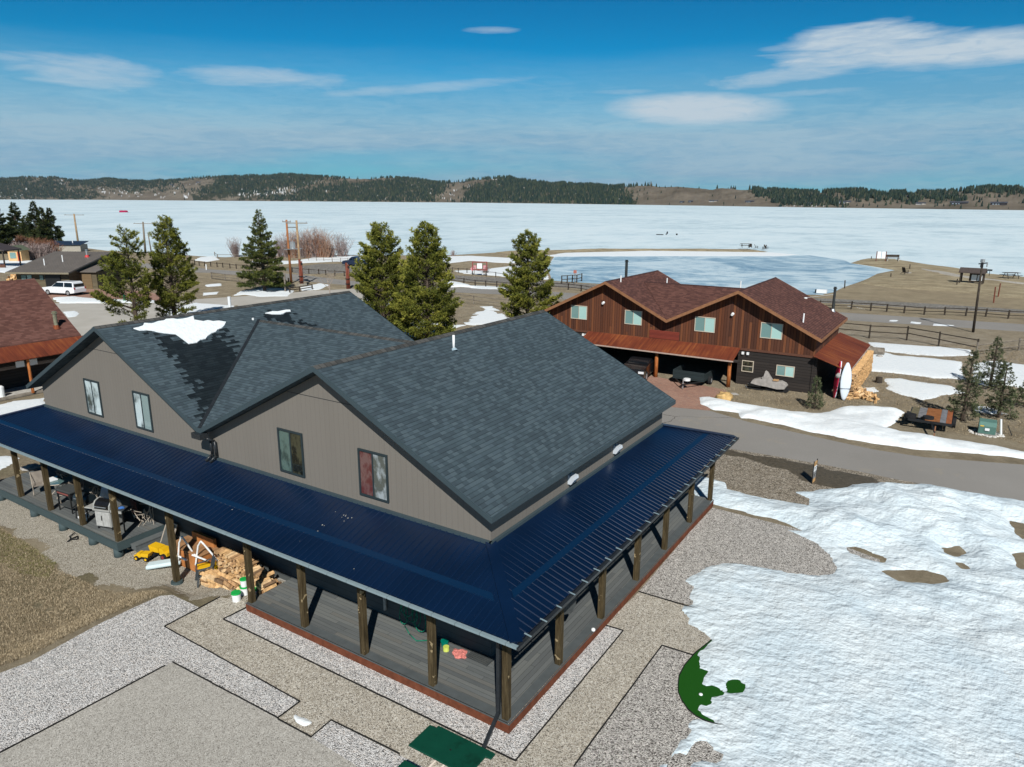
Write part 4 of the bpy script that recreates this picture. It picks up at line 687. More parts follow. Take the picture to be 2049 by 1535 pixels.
wet_tabs(([(-19.29,3.04),(-18.47,3.79),(-18.13,4.55),(-18.52,6.02),(-17.59,5.80),(-16.83,5.48),(-16.39,4.75),(-15.44,3.78),(-14.95,3.03),(-14.67,2.60),(-14.06,1.79),(-14.36,1.86),(-15.74,2.47),(-16.90,2.78),(-17.83,3.13),(-18.57,2.91)], [(-19.07,8.64),(-19.17,10.23),(-18.47,9.75),(-17.92,10.24),(-18.47,9.03)]))
on_left(rag([(-19.48,2.69),(-19.65,3.52),(-19.66,4.52),(-19.61,5.45),(-19.39,5.40),(-19.17,6.03),(-19.02,6.51),(-18.66,6.18),(-18.39,5.43),(-18.10,4.54),(-18.15,4.18),(-18.37,4.05),(-18.69,3.99),(-18.90,3.66),(-19.20,3.12),(-19.35,2.81)], .07, .2, 5), .035, 'roof_snow', snow2, label='large melting snow patch on the left gable roof', cat='snow', kind='stuff')
on_left(rag([(-19.20,8.77),(-19.14,9.47),(-19.15,10.22),(-19.02,10.13),(-18.97,9.46),(-19.06,9.11)], .05, .2, 6), .035, 'roof_snow', snow2, label='small snow sliver near the back of the left gable roof', cat='snow', kind='stuff')
# valley flashing strip
MB().beam((VX - .02, yv0, vz + .05), (cxa, yc, CZ + .06), .13, .01).build('valley_flashing', gutd, GH)
# porch roof: four slopes round the upper wall
ex0, ex1, ey0, ey1, ze, zt = -28.45, .56, -.56, 16.9, 3.1, 3.88
inner = [(WX0, WY0), (WX1, WY0), (WX1, WY1), (WX0, WY1)]; outer = [(ex0, ey0), (ex1, ey0), (ex1, ey1), (ex0, ey1)]
PR = MB(); 
for i in range(4):
    j = (i + 1) % 4; PR.add([(*outer[i], ze), (*outer[j], ze), (*inner[j], zt), (*inner[i], zt)], [(0, 1, 2, 3)])
    PR.add([(*outer[i], ze - .05), (*outer[j], ze - .05), (*inner[j], zt - .05), (*inner[i], zt - .05)], [(3, 2, 1, 0)])
    PR.add([(*outer[i], ze - .05), (*outer[j], ze - .05), (*outer[j], ze), (*outer[i], ze)], [(0, 1, 2, 3)])
proof = PR.build('porch_roof', navy, GH)
rb = MB(); D_ = WY0 - ey0; sp_ = .229
def rib(p, q, nrm):
    p, q = Vector(p), Vector(q); d = (q - p).normalized(); up = Vector((0, 0, 1)); a = d.cross(up).normalized(); n = a.cross(d).normalized(); w1, w2, h = .03, .012, .022
    vs = [p - a * w1, p - a * w2 + n * h, p + a * w2 + n * h, p + a * w1, q - a * w1, q - a * w2 + n * h, q + a * w2 + n * h, q + a * w1]
    rb.add(vs, [(0, 4, 5, 1), (1, 5, 6, 2), (2, 6, 7, 3), (0, 1, 2, 3)])
for side in range(4):
    lo, hi = (ex0, ex1) if side % 2 == 0 else (ey0, ey1); k = int((hi - lo) / sp_)
    for i in range(1, k):
        u = lo + i * sp_; f = min(1, (u - lo) / D_, (hi - u) / D_)
        if f < .03: continue
        zt_ = ze + (zt - ze) * f
        if side == 0: rib((u, ey0 - .02, ze), (u, ey0 + D_ * f, zt_), 0)
        elif side == 2: rib((u, ey1 + .02, ze), (u, ey1 - D_ * f, zt_), 0)
        elif side == 1: rib((ex1 + .02, u, ze), (ex1 - D_ * f, u, zt_), 0)
        else: rib((ex0 - .02, u, ze), (ex0 + D_ * f, u, zt_), 0)
r_o = rb.build('standing_ribs', navy, proof, fix=False)
for i in range(4): MB().beam((*outer[i], ze + .025), (*inner[i], zt + .03), .3, .03).build('hip_cap', navy, proof)
# flat snow bars
for side in range(2):
    f0, f1 = .33, .40; z0, z1 = ze + (zt - ze) * f0 + .035, ze + (zt - ze) * f1 + .035; g0, g1 = D_ * f0, D_ * f1
    if side == 0: vs = [(ex0 + g0 + .3, ey0 + g0, z0), (ex1 - g0 - .35, ey0 + g0, z0), (ex1 - g1 - .35, ey0 + g1, z1), (ex0 + g1 + .3, ey0 + g1, z1)]
    else: vs = [(ex1 - g0, ey0 + g0 + .35, z0), (ex1 - g0, ey1 - g0 - .3, z0), (ex1 - g1, ey1 - g1 - .3, z1), (ex1 - g1, ey0 + g1 + .35, z1)]
    lo_ = [(a, b, c - .035) for a, b, c in vs]
    MB().add(vs + lo_, [(0, 1, 2, 3), (4, 5, 1, 0), (5, 6, 2, 1), (6, 7, 3, 2), (7, 4, 0, 3)]).build('snow_bar', navybar, proof)
# flashing where porch roof meets wall
f_ = MB(); f_.box(WX0 - .06, WX1 + .06, WY0 - .09, WY0 - .003, zt - .03, zt + .06); f_.box(WX1 + .003, WX1 + .09, WY0 - .09, WY1, zt - .03, zt + .06); f_.build('wall_flashing', trim, GH)
# gutters with clips
g1_ = MB(); x = ex0
while x < ex1 - .05: g1_.box(x, min(x + .72, ex1 + .1) - .02, ey0 - .13, ey0 - .03, ze - .075, ze - .015); x += .72
g1_.build('gutter', gut, GH)
g2_ = MB().box(ex1 + .03, ex1 + .12, ey0 - .12, ey1 + .1, ze - .1, ze - .03); g2_.box(ex1 + .125, ex1 + .14, ey0 - .12, ey1 + .1, ze - .1, ze - .01); y = ey0 + .4
g2_.build('gutter', gutd, GH)
g3_ = MB(); 
while y < ey1: g3_.beam((ex1 - .03, y, ze + .02), (ex1 + .16, y, ze - .005), .03, .02); y += .72
g3_.build('gutter_bracket', gut, GH)['kind'] = 'stuff'
# beams under the eave
b_ = MB(); b_.box(-28, .0, .02, .2, 2.66, 2.9); b_.box(-.2, -.02, .2, 16.3, 2.66, 2.9); b_.build('porch_beam', postm, GH)
bt = MB(); bt.box(-8.35, -7.0, -.04, .26, 2.45, 2.68); 
MB().box(-7.95, -6.9, .0, .22, 2.46, 2.655).build('splice_shade_block', blackm, GH); MB().box(-5.4, -4.4, .0, .22, 2.46, 2.655).build('splice_shade_block', blackm, GH)  # black boxes put dark shade into colour at the beam splices
m = MB()
for k in range(20):
    y_ = rnd.uniform(.3, 1.3) if k < 15 else rnd.uniform(-.3, 1.6); x_ = -6.9 + rnd.gauss(0, .25) - (y_ - .8) * -.35 if k < 15 else rnd.uniform(-12, -2); z_ = ze + (zt - ze) * (y_ - ey0) / D_ + .012; s_ = rnd.uniform(.012, .03); m.box(x_, x_ + s_, y_, y_ + s_ * 1.4, z_, z_ + .006)
m.build('pale_debris', plain('pale_debris', (.5, .48, .42), .9, bump=0), proof)['kind'] = 'stuff'
# decks
DX, DZ = -10.05, .3
d = MB(); d.add([(DX, 0, DZ), (0, 0, DZ), (WX1, WY0, DZ), (DX, WY0, DZ)], [(0, 1, 2, 3)]); dk = d.build('deck', deckm, GH); dk['label'] = 'grey composite front deck with rust brown fascia'
d = MB(); d.add([(0, 0, DZ), (0, 16.33, DZ), (WX1, 16.33, DZ), (WX1, WY0, DZ)], [(0, 1, 2, 3)]); d.build('side_deck', deckv, GH)
d = MB(); zt_ = DZ + .004; w_ = .28
d.add([(DX, 0, zt_), (0, 0, zt_), (-w_, w_, zt_), (DX, w_, zt_)], [(0, 1, 2, 3)]); d.add([(0, 0, zt_), (0, 16.33, zt_), (-w_, 16.33, zt_), (-w_, w_, zt_)], [(0, 1, 2, 3)]); d.build('deck_border', picture, GH)
f_ = MB(); f_.box(DX, .02, -.02, .0, 0.0, DZ - .02); f_.box(.0, .02, .0, 16.33, 0.0, DZ - .02); f_.box(DX - .02, DX, -.02, WY0, -.3, DZ - .02); f_.build('deck_fascia', rustf, GH)
n_ = MB(); n_.box(DX - .03, .035, -.035, -.021, DZ - .03, DZ + .003); n_.box(.021, .035, -.021, 16.33, DZ - .03, DZ + .003); n_.build('deck_nosing', picture, GH)
LX = (-17.562,-0.023)[0]
d = MB(); d.add([(-28.2, 0, DZ), (LX, 0, DZ), (LX, WY0, DZ), (-28.2, WY0, DZ)], [(0, 1, 2, 3)]); d.add([(-28.2, WY0, DZ), (WX0, WY0, DZ), (WX0, 12, DZ), (-28.2, 12, DZ)], [(0, 1, 2, 3)]); d.build('left_deck', deckm, GH)
f_ = MB(); f_.box(-28.22, LX + .02, -.03, .0, DZ - .34, DZ - .01); f_.box(LX, LX + .03, 0, WY0, DZ - .34, DZ - .01); f_.build('left_deck_fascia', dfas, GH)
for x_ in (-27.4, -24.3, -21.9, -19.6, LX - .25): MB().cyl((x_, .12, -.45), (x_, .12, -.02), .19, .17, 10).build('pier', dfas, GH, smooth=True)
for k, (x0_, x1_, z_) in enumerate(((LX + .04, LX + .36, .08), (LX + .36, LX + .70, -.13))):
    st = MB(); st.box(x0_, x1_ + .02, .45, WY0 - .1, z_ - .035, z_); st.box(x0_, x1_, .47, WY0 - .12, z_ - .22, z_ - .036); st.build('step', dfas if k < 0 else plain('step_board', srgb(92,96,96), .8, var=.12), GH)
# posts
for x_ in (-27.9, -25.33, -22.77, -20.23, -17.69): MB().box(x_ - .085, x_ + .085, .04, .21, DZ, 2.66).build('post', postm, GH)
pz = -.36
for x_ in (-15.1, -12.55): pass
xq = (-14.112,0.293)[0]
MB().box(xq - .09, xq + .09, .04, .22, pz, 2.66).build('post', postm, GH); MB().cyl((xq, .13, pz - .1), (xq, .13, pz + .1), .24, .2, 12).build('post_footing', dfas, GH)
for x_ in (-9.93, -7.46, -4.99, -2.5, -.15): MB().box(x_ - .085, x_ + .085, .04, .21, DZ, 2.66).build('post', postm, GH)
for y_ in (2.75, 5.45, 8.19, 10.83, 13.58, 16.2): MB().box(-.2, -.03, y_ - .085, y_ + .085, DZ, 2.66).build('post', postm, GH)
# windows
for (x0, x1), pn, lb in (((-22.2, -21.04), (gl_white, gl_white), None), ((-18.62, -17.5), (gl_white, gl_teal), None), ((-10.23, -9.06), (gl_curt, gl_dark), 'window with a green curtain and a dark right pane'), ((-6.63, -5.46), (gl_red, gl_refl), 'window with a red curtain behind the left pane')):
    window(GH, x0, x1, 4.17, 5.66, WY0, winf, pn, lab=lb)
MB().box(-17.3, -17.0, WY0 - .02, WY0 + .02, -.1, 3.2).build('wall_strip', gutd, GH)
# downspouts at the valley
for k, dx in enumerate((-.12, .12)):
    m = MB(); m.tube([(VX + .1 + dx, 1.5, vz - .28), (VX + .22 + dx, 1.78, vz - .45), (VX + .22 + dx, 1.80, 4.05), (VX + .16 + dx, 1.55, 3.86)], .045, 8); m.build('downspout', gutd, GH, smooth=True)
MB().box(VX - .22, VX + .28, 1.28, 1.6, vz - .3, vz - .1).build('gutter_head', gutd, GH)
m = MB(); m.beam((-.32, .02, 2.95), (-.32, .02, .42), .09, .07, up=(0, 1, 0)); m.beam((-.32, .0, .44), (-.05, -1.28, .07), .09, .07); m.beam((-.4, .1, 3.0), (-.32, .02, 2.9), .09, .07); m.build('downspout', gutd, GH)
# vent caps on the side wall, pipes on the roof
for y_ in (6.4, 9.8):
    m = MB(); m.extr([(0, 0), (.22, -.02), (.24, -.12), (.12, -.3), (0, -.3)], lambda a, b: (WX1 + a + .003, y_ - .15, 4.38 + b), lambda a, b: (WX1 + a + .003, y_ + .15, 4.38 + b)); m.build('vent_cap', plain('bright_aluminium', (.72, .78, .84), .3, .5, metal=.3, bump=0, var=.03), GH, fix=True)
m = MB(); vx, vy = -7.06, 7.24; zb_ = RZ - SL * (vx - RX1); m.cyl((vx, vy, zb_ - .1), (vx, vy, zb_ + .52), .045, .045, 10); m.build('vent_pipe', whitep, GH, smooth=True)
MB().cyl((vx + .02, vy, zb_ - .02), (vx, vy, zb_ + .06), .13, .06, 10).build('pipe_boot', plain('boot_blue', (.3, .4, .46), .4), GH)
vx, vy = [(-20.71,7.03),(-20.71,7.03)][0]; vx = RX0 - 1.0; vy = 8.2; m = MB(); m.cyl((vx, vy, RZ - SL - .1), (vx, vy, RZ + .35), .07, .07, 10); m.build('vent_pipe', whitep, GH)
MB().cyl((-18.9, 7.9, 7.57), (-18.9, 7.9, 7.66), .05, .05, 8).build('vent_cap', whitep, GH)
# ---------------------------------------------------------------- brown house
B_SH = [srgb(84,56,50), srgb(95,64,57), srgb(76,50,46), srgb(104,71,63)]
bsh = cells('brown_shingles', .3, .16, B_SH, gap=.22, gapdark=.5, bump=.5, rough=.9, big=.15, dist=.012)
BW = [srgb(98,58,38), srgb(118,70,44), srgb(82,50,36), srgb(132,82,52), srgb(105,64,44), srgb(92,60,46), srgb(70,44,34)]
bwood = cells('weathered_brown_boards', 9, .2, BW, vertical=True, gap=.14, gapdark=.35, bump=.6, rough=.9, grain=.25, big=.3)
blog = cells('black_brown_log_siding', 6, .2, [srgb(50,45,42), srgb(58,52,48), srgb(44,40,38)], gap=.14, gapdark=.45, bump=.7, rough=.85, grain=.2, big=.3)
btrim = plain('brown_trim', srgb(138,98,70), .8, .15, var=.2, scale=4)
t = NT('rusted_metal'); uvn = t.n('ShaderNodeUVMap'); sp = t.n('ShaderNodeSeparateXYZ'); t.l(uvn.outputs[0], sp.inputs[0])
st = t.noise(1, 5, .7, vec=t.comb(t.math('MULTIPLY', sp.outputs[0], 5), t.math('MULTIPLY', sp.outputs[1], .25))); bg_ = t.noise(.4, 3)
c = t.ramp(t.math('ADD', t.math('MULTIPLY', st, .6), t.math('MULTIPLY', bg_, .4)), [(.35, srgb(78,36,24)), (.5, srgb(112,54,34)), (.62, srgb(140,80,44))])
wv = t.math('SINE', t.math('MULTIPLY', sp.outputs[0], 6.2832 / .076)); t.col(c); t.bump(wv, .5, .02); rust = t.set(.75, .25)
BH = thing('brown_house', (-10.5, 43, 0), 'large brown board-clad house with two gables and brown shingle roof', 'house')
bx0, bx1, by0, by1 = -20.9, -.15, 38.48, 47.9; brx1, brx0 = -5.46, -15.65; brz = 6.80; bs = .495; bez = brz - bs * 5.72
bvx = (brx1 + brx0) / 2; bhz = lambda x: brz - bs * min(abs(x - brx1), abs(x - brx0)) - .17
m = MB(); m.extr([(bx0, 2.6), (bx1, 2.6), (bx1, bhz(bx1)), (brx1, bhz(brx1)), (bvx, bhz(bvx)), (brx0, bhz(brx0)), (bx0, bhz(bx0))], lambda a, b: (a, by0, b), lambda a, b: (a, by1, b)); m.build('upper_wall', bwood, BH, fix=True)
m = MB(); m.box(-5.3, bx1 - .03, by0 + .03, by1 - .03, 0, 2.59); m.box(bx0 + .03, -17.2, by0 + .03, by1 - .03, 0, 2.59); m.box(-17.2, -5.3, by1 - .8, by1 - .03, 0, 2.59); m.build('lower_wall', blog, BH)
MB().box(bx0 - .02, bx1 + .02, by0 - .03, by0 - .003, 2.5, 2.66).build('belt_board', plain('belt_brown', srgb(92,60,46), .85), BH)
m = MB(); m.box(bx1 - .1, bx1 + .03, by0 - .03, by0 + .1, 0, 2.5); m.build('corner_board', blog, BH)
gable_roof(BH, brx1, 5.72, bez, brz, 37.75, 48.6, bsh, th=.16, fas=btrim, fh=.22, lim=(brx1 - bvx, 5.72)); gable_roof(BH, brx0, 5.72, bez, brz, 37.75, 48.6, bsh, th=.16, fas=btrim, fh=.22, lim=(5.72, bvx - brx0))
bvz = brz - bs * (brx1 - bvx); bcz = 6.32; ba, bb = brx0 + (brz - bcz) / bs, brx1 - (brz - bcz) / bs; m = MB(); m.add([(bvx, 37.78, bvz + .03), (ba, 43.2, bcz + .03), (bb, 43.2, bcz + .03), (bvx, 48.57, bvz + .03)], [(0, 2, 1), (3, 1, 2)]); m.build('valley_roof', bsh, BH)
ridge_cap(BH, (ba, 43.2, bcz + .03), (bb, 43.2, bcz + .03), .4, plain('dark_cap', srgb(66,44,42), .9)); 
for x_ in (brx1, brx0): ridge_cap(BH, (x_, 37.75, brz), (x_, 48.6, brz), bs, bpy.data.materials['dark_cap'], .12)
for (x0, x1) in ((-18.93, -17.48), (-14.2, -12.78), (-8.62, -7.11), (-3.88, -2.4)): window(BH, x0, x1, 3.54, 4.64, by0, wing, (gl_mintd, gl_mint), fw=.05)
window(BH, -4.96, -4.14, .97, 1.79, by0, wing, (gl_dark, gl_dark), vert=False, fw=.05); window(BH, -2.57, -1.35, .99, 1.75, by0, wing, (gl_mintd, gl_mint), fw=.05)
for x_, z_ in ((-16.05, 5.0), (-5.9, 5.0)): MB().cyl((x_, by0 - .22, z_), (x_, by0, z_ + .05), .09, .11, 8).build('wall_lamp', whitep, BH)
for x_ in (-4.95, -4.6, -17.75, -17.5): MB().box(x_ - .08, x_ + .08, by0 - .12, by0, 2.22, 2.4).build('vent_cover', whitep, BH)
MB().box(-12.1, -9.75, by0 - .05, by0 - .004, 2.68, 3.3).build('louvre_panel', cells('rust_red_slats', 9, .1, [srgb(110,48,38), srgb(122,55,42)], gap=.2, gapdark=.5, bump=.6, dist=.02), BH)
def shed(parent, x0, x1, y0, z0, y1, z1, mat, th=.05, name='canopy'):
    m = MB(); m.extr([(y0, z0), (y1, z1), (y1, z1 - th), (y0, z0 - th)], lambda a, b: (x0, a, b), lambda a, b: (x1, a, b)); return m.build(name, mat, parent, fix=True)
cn = shed(BH, -17.3, -5.15, 36.72, 2.03, by0 - .004, 2.66, rust); MB().box(-17.3, -5.12, 36.66, 36.715, 1.93, 2.02).build('canopy_edge', plain('pale_rust_edge', srgb(170,150,138), .7), BH)
orange = NT('peeled_log'); q = orange; f_ = q.noise(2.5, 5, .7, stretch=(4, 4, .5)); q.col(q.ramp(f_, [(.3, srgb(96,50,24)), (.5, srgb(158,92,46)), (.7, srgb(196,130,76))])); orange = q.set(.7, .25)
for x_ in (-10.9, -5.45): MB().cyl((x_, 37.1, 0), (x_, 37.1, 1.98), .15, .12, 12).build('log_post', orange, BH, smooth=True)
MB().cyl((-17.1, 37.1, 1.93), (-4.85, 37.1, 1.93), .11, .11, 10).build('log_beam', blog, BH, smooth=True)
# lean-to on the right
m = MB(); m.extr([(-.14, 2.78), (2.15, 2.02), (2.15, 1.97), (-.14, 2.73)], lambda a, b: (a, 37.9, b), lambda a, b: (a, 48.6, b)); m.build('lean_to_roof', rust, BH, fix=True)
m = MB(); m.box(2.05, 2.13, 37.9, 48.6, 1.8, 1.96); m.build('lean_to_edge', plain('splintered_white_edge', srgb(176,160,150), .9, var=.5, scale=14), BH)
for y_ in (38.1, 41.5, 45, 48.4): MB().cyl((1.98, y_, 0), (1.98, y_, 1.9), .1, .1, 8).build('lean_to_post', blog, BH)
MB().cyl((1.55, 37.5, 1.68), (1.55, 40, 1.68), .14, .14, 12).build('beam_end', conc, BH, smooth=True)
MB().box(-.12, .05, 38.5, 47.9, 0, 2.7).build('lean_to_back_wall', blog, BH)
def stove(parent, x, y, z, h, r, mat, base=None, name='chimney'):
    m = MB(); m.cyl((x, y, z - .2), (x, y, z + h), r, r, 12); m.cyl((x, y, z + h), (x, y, z + h + .05), r * 1.5, r * 1.5, 12); m.cyl((x, y, z + h + .05), (x, y, z + h + .14), r * .8, r * 1.2, 12); c_ = m.build(name, mat, parent, smooth=False)
    MB().cyl((x, y, z - .12), (x, y, z + .16), r * 2.1, r * 1.15, 12).build('flashing', base or steel, c_)
    return c_
X_, Y_ = [(-0.79,48.13),(-0.79,48.13)][0]; stove(BH, X_, Y_, brz - bs * (X_ - brx1), 1.75, .1, plain('stove_pipe', (.03, .035, .035), .4, .5), steel)
stove(BH, -17.2, 45.2, brz - bs * 1.55, 1.7, .12, bpy.data.materials['stove_pipe'])
for px_, h_ in (([(-1.30,39.40),(-1.30,39.40)][0], .62), ([(-15.26,39.78),(-15.26,39.78)][0], .5)):
    x0_ = brx1 if px_[0] > bvx else brx0; z_ = brz - bs * (px_[0] - x0_); MB().cyl((px_[0], px_[1], z_ - .1), (px_[0], px_[1], z_ + h_), .05, .05, 8).build('vent_pipe', whitep, BH)
MB().cyl((-6.9, 43.6, 6.0), (-6.9, 43.6, 6.85), .05, .05, 8).build('vent_pipe', whitep, BH); MB().cyl((-13.2, 44.5, 6.0), (-13.2, 44.5, 6.62), .05, .05, 8).build('vent_pipe', whitep, BH)
sx_, sy_ = [(-2.68,46.97),(-2.68,46.97)][0]; m = MB(); m.tube([(sx_, sy_, brz - bs * (sx_ - brx1) + .08), (X_, Y_, brz - bs * (X_ - brx1) + 1.3)], .015, 5); m.build('stay_wire', steel, BH); MB().ball((sx_, sy_, brz - bs * (sx_ - brx1) + .05), .14, .5).build('roof_anchor', whitep, BH)
# ---------------------------------------------------------------- cabin at the left edge
CB = thing('red_roof_cabin', (-51, 4, 0), 'cabin at the left edge with red-brown shingles, rusty lean-to and dark porch', 'cabin')
C_SH = [srgb(92,62,55), srgb(103,70,62), srgb(86,57,51), srgb(110,77,69)]; csh = cells('red_brown_shingles', .32, .15, C_SH, gap=.2, gapdark=.62, bump=.4, rough=.9, big=.2)
cs = (7.0 - 3.3) / (51.1 - 45.45)
m = MB(); m.extr([(-45.45, 3.3), (-51.1, 7.0), (-56.8, 3.3), (-56.8, 3.1), (-51.1, 6.8), (-45.45, 3.1)], lambda a, b: (a, -14, b), lambda a, b: (a, 13.3, b)); m.build('roof', csh, CB, fix=True)
m = MB(); m.extr([(-45.2, 3.27), (-43.75, 2.55), (-43.75, 2.5), (-45.2, 3.2)], lambda a, b: (a, -14, b), lambda a, b: (a, 13.35, b)); m.build('lean_to_roof', rust, CB, fix=True)
m = MB(); m.extr([(-46.4, 0), (-46.4, 3.2), (-51.1, 6.3), (-55.8, 3.2), (-55.8, 0)], lambda a, b: (a, -13.6, b), lambda a, b: (a, 12.9, b)); m.build('wall', blog, CB, fix=True)
for y_ in (-8, -4, 0, 4.6, 9, 13): MB().cyl((-44, y_, .15), (-44, y_, 2.5), .1, .09, 8).build('porch_post', orange if y_ > 8 else blog, CB)
MB().box(-46.4, -44.3, -12, 13, -.05, .17).build('boardwalk', plain('pale_boards', (.42, .40, .36), .9, var=.3, scale=5), CB); MB().cyl((-44.15, -12, .05), (-44.15, 12.6, .05), .17, .16, 10).build('log_kerb', plain('grey_log', (.16, .14, .115), .9, var=.4, scale=3), CB)
for k, y_ in enumerate((6.5, 8.6, 9.4)): MB().box(-44.9, -44.8, y_, y_ + .5, 1.85, 2.25).build('hanging_panel', whitep if k else blog, CB)
X_, Y_ = [(-46.39,12.17),(-46.39,12.17)][0]; stove(CB, X_, Y_, 3.3 + cs * (-45.45 - X_) , 1.0, .13, plain('rusty_flue', srgb(140,140,118), .6, .4, metal=.3, var=.4, scale=3), rust)
wb = thing('utility_tank', (-44.6, 7.35, .17), 'small white upright tank on the boardwalk of the red-roofed cabin', 'tank'); m = MB(); m.cyl((-44.6, 7.35, .17), (-44.6, 7.35, .8), .22, .22, 12); m.build('body', whitep, wb); MB().cyl((-44.6, 7.35, .8), (-44.6, 7.35, .9), .23, .12, 12).build('lid', whitep, wb)
# ---------------------------------------------------------------- low ranch house behind
RH = thing('ranch_house', (-104, 41, 0), 'low dark green ranch house with wide grey metal roof and garage', 'house')
RM = Matrix(((.861, -.508, 0, -107.03), (.508, .861, 0, 34.41), (0, 0, 1, 0), (0, 0, 0, 1)))
rmetal = plain('warm_grey_metal_roof', srgb(112,106,100), .5, .4, var=.1, scale=.8, bump=0); rwall = cells('olive_lap_siding', 20, .2, [srgb(96,88,70), srgb(88,80,64), srgb(104,95,76)], gap=.1, gapdark=.6, bump=.4, rough=.9, grain=.2)
m = MB(RM); m.extr([(0, 2.6), (11.2, 4.75), (16, 3.9), (16, 3.75), (11.2, 4.6), (0, 2.42)], lambda a, b: (-.2, a, b), lambda a, b: (8.9, a, b)); m.build('roof', rmetal, RH, fix=True)
rr_ = MB(RM)
for i in range(23): rr_.beam((-.2 + i * .41, .0, 2.625), (-.2 + i * .41, 11.2, 4.775), .03, .03)
rr_.build('roof_seams', rmetal, RH)
MB(RM).box(-.25, 8.95, -.06, -.004, 2.38, 2.62).build('fascia', plain('tan_fascia', srgb(128,120,102), .8), RH)
m = MB(RM); m.extr([(.9, 0), (.9, 2.45), (11.2, 4.55), (15.4, 3.7), (15.4, 0)], lambda a, b: (.6, a, b), lambda a, b: (8.3, a, b)); m.build('wall', rwall, RH, fix=True)
m = MB(RM); m.box(7.3, 10.95, 3.1, 9.5, 0, 2.42); m.build('garage_wall', rwall, RH); MB(RM).box(7.6, 10.2, 3.03, 3.096, 0, 2.2).build('garage_door', cells('brown_garage_door', 9, .5, [srgb(116,98,72), srgb(112,94,70)], gap=.04, grain=.2), RH)
m = MB(RM); m.extr([(2.7, 2.5), (8, 3.3), (8, 3.2), (2.7, 2.4)], lambda a, b: (7.0, a, b), lambda a, b: (11.2, a, b)); m.build('garage_roof', rmetal, RH, fix=True)
MB(RM).box(4.9, 7.1, .7, .896, 0, 2.4).build('entry_shade_slab', blackm, RH)  # flat black slab on the wall paints the entry's shade
def rwin(x0, x1, z0, z1, mt):
    w_ = MB(RM); w_.box(x0, x1, .84, .895, z0, z1); q = w_.build('window', winf, RH); MB(RM).box(x0 + .06, x1 - .06, .82, .838, z0 + .06, z1 - .06).build('pane', mt, q)
rwin(1.3, 2.1, 1.3, 2.2, gl_mintd); rwin(2.15, 2.9, 1.3, 2.2, gl_mint); rwin(4.0, 4.6, 1.5, 2.2, gl_mintd)
for lx, ly, hh in ((3.1, 3.6, .95), (4.7, 5.4, 1.0)):
    z_ = 2.6 + ly * .192; MB(RM).cyl((lx, ly, z_ - .1), (lx, ly, z_ + hh), .07, .07, 8).build('vent_pipe', whitep, RH)
z_ = 2.6 + 8.2 * .192; c_ = MB(RM).cyl((6.7, 8.2, z_), (6.7, 8.2, z_ + 1.0), .13, .13, 10).cyl((6.7, 8.2, z_ + 1.0), (6.7, 8.2, z_ + 1.1), .2, .2, 10).build('chimney', steel, RH); MB(RM).cyl((6.7, 8.2, z_ - .05), (6.7, 8.2, z_ + .3), .36, .2, 10).build('flashing', plain('red_boot', srgb(190,60,60), .6), c_)

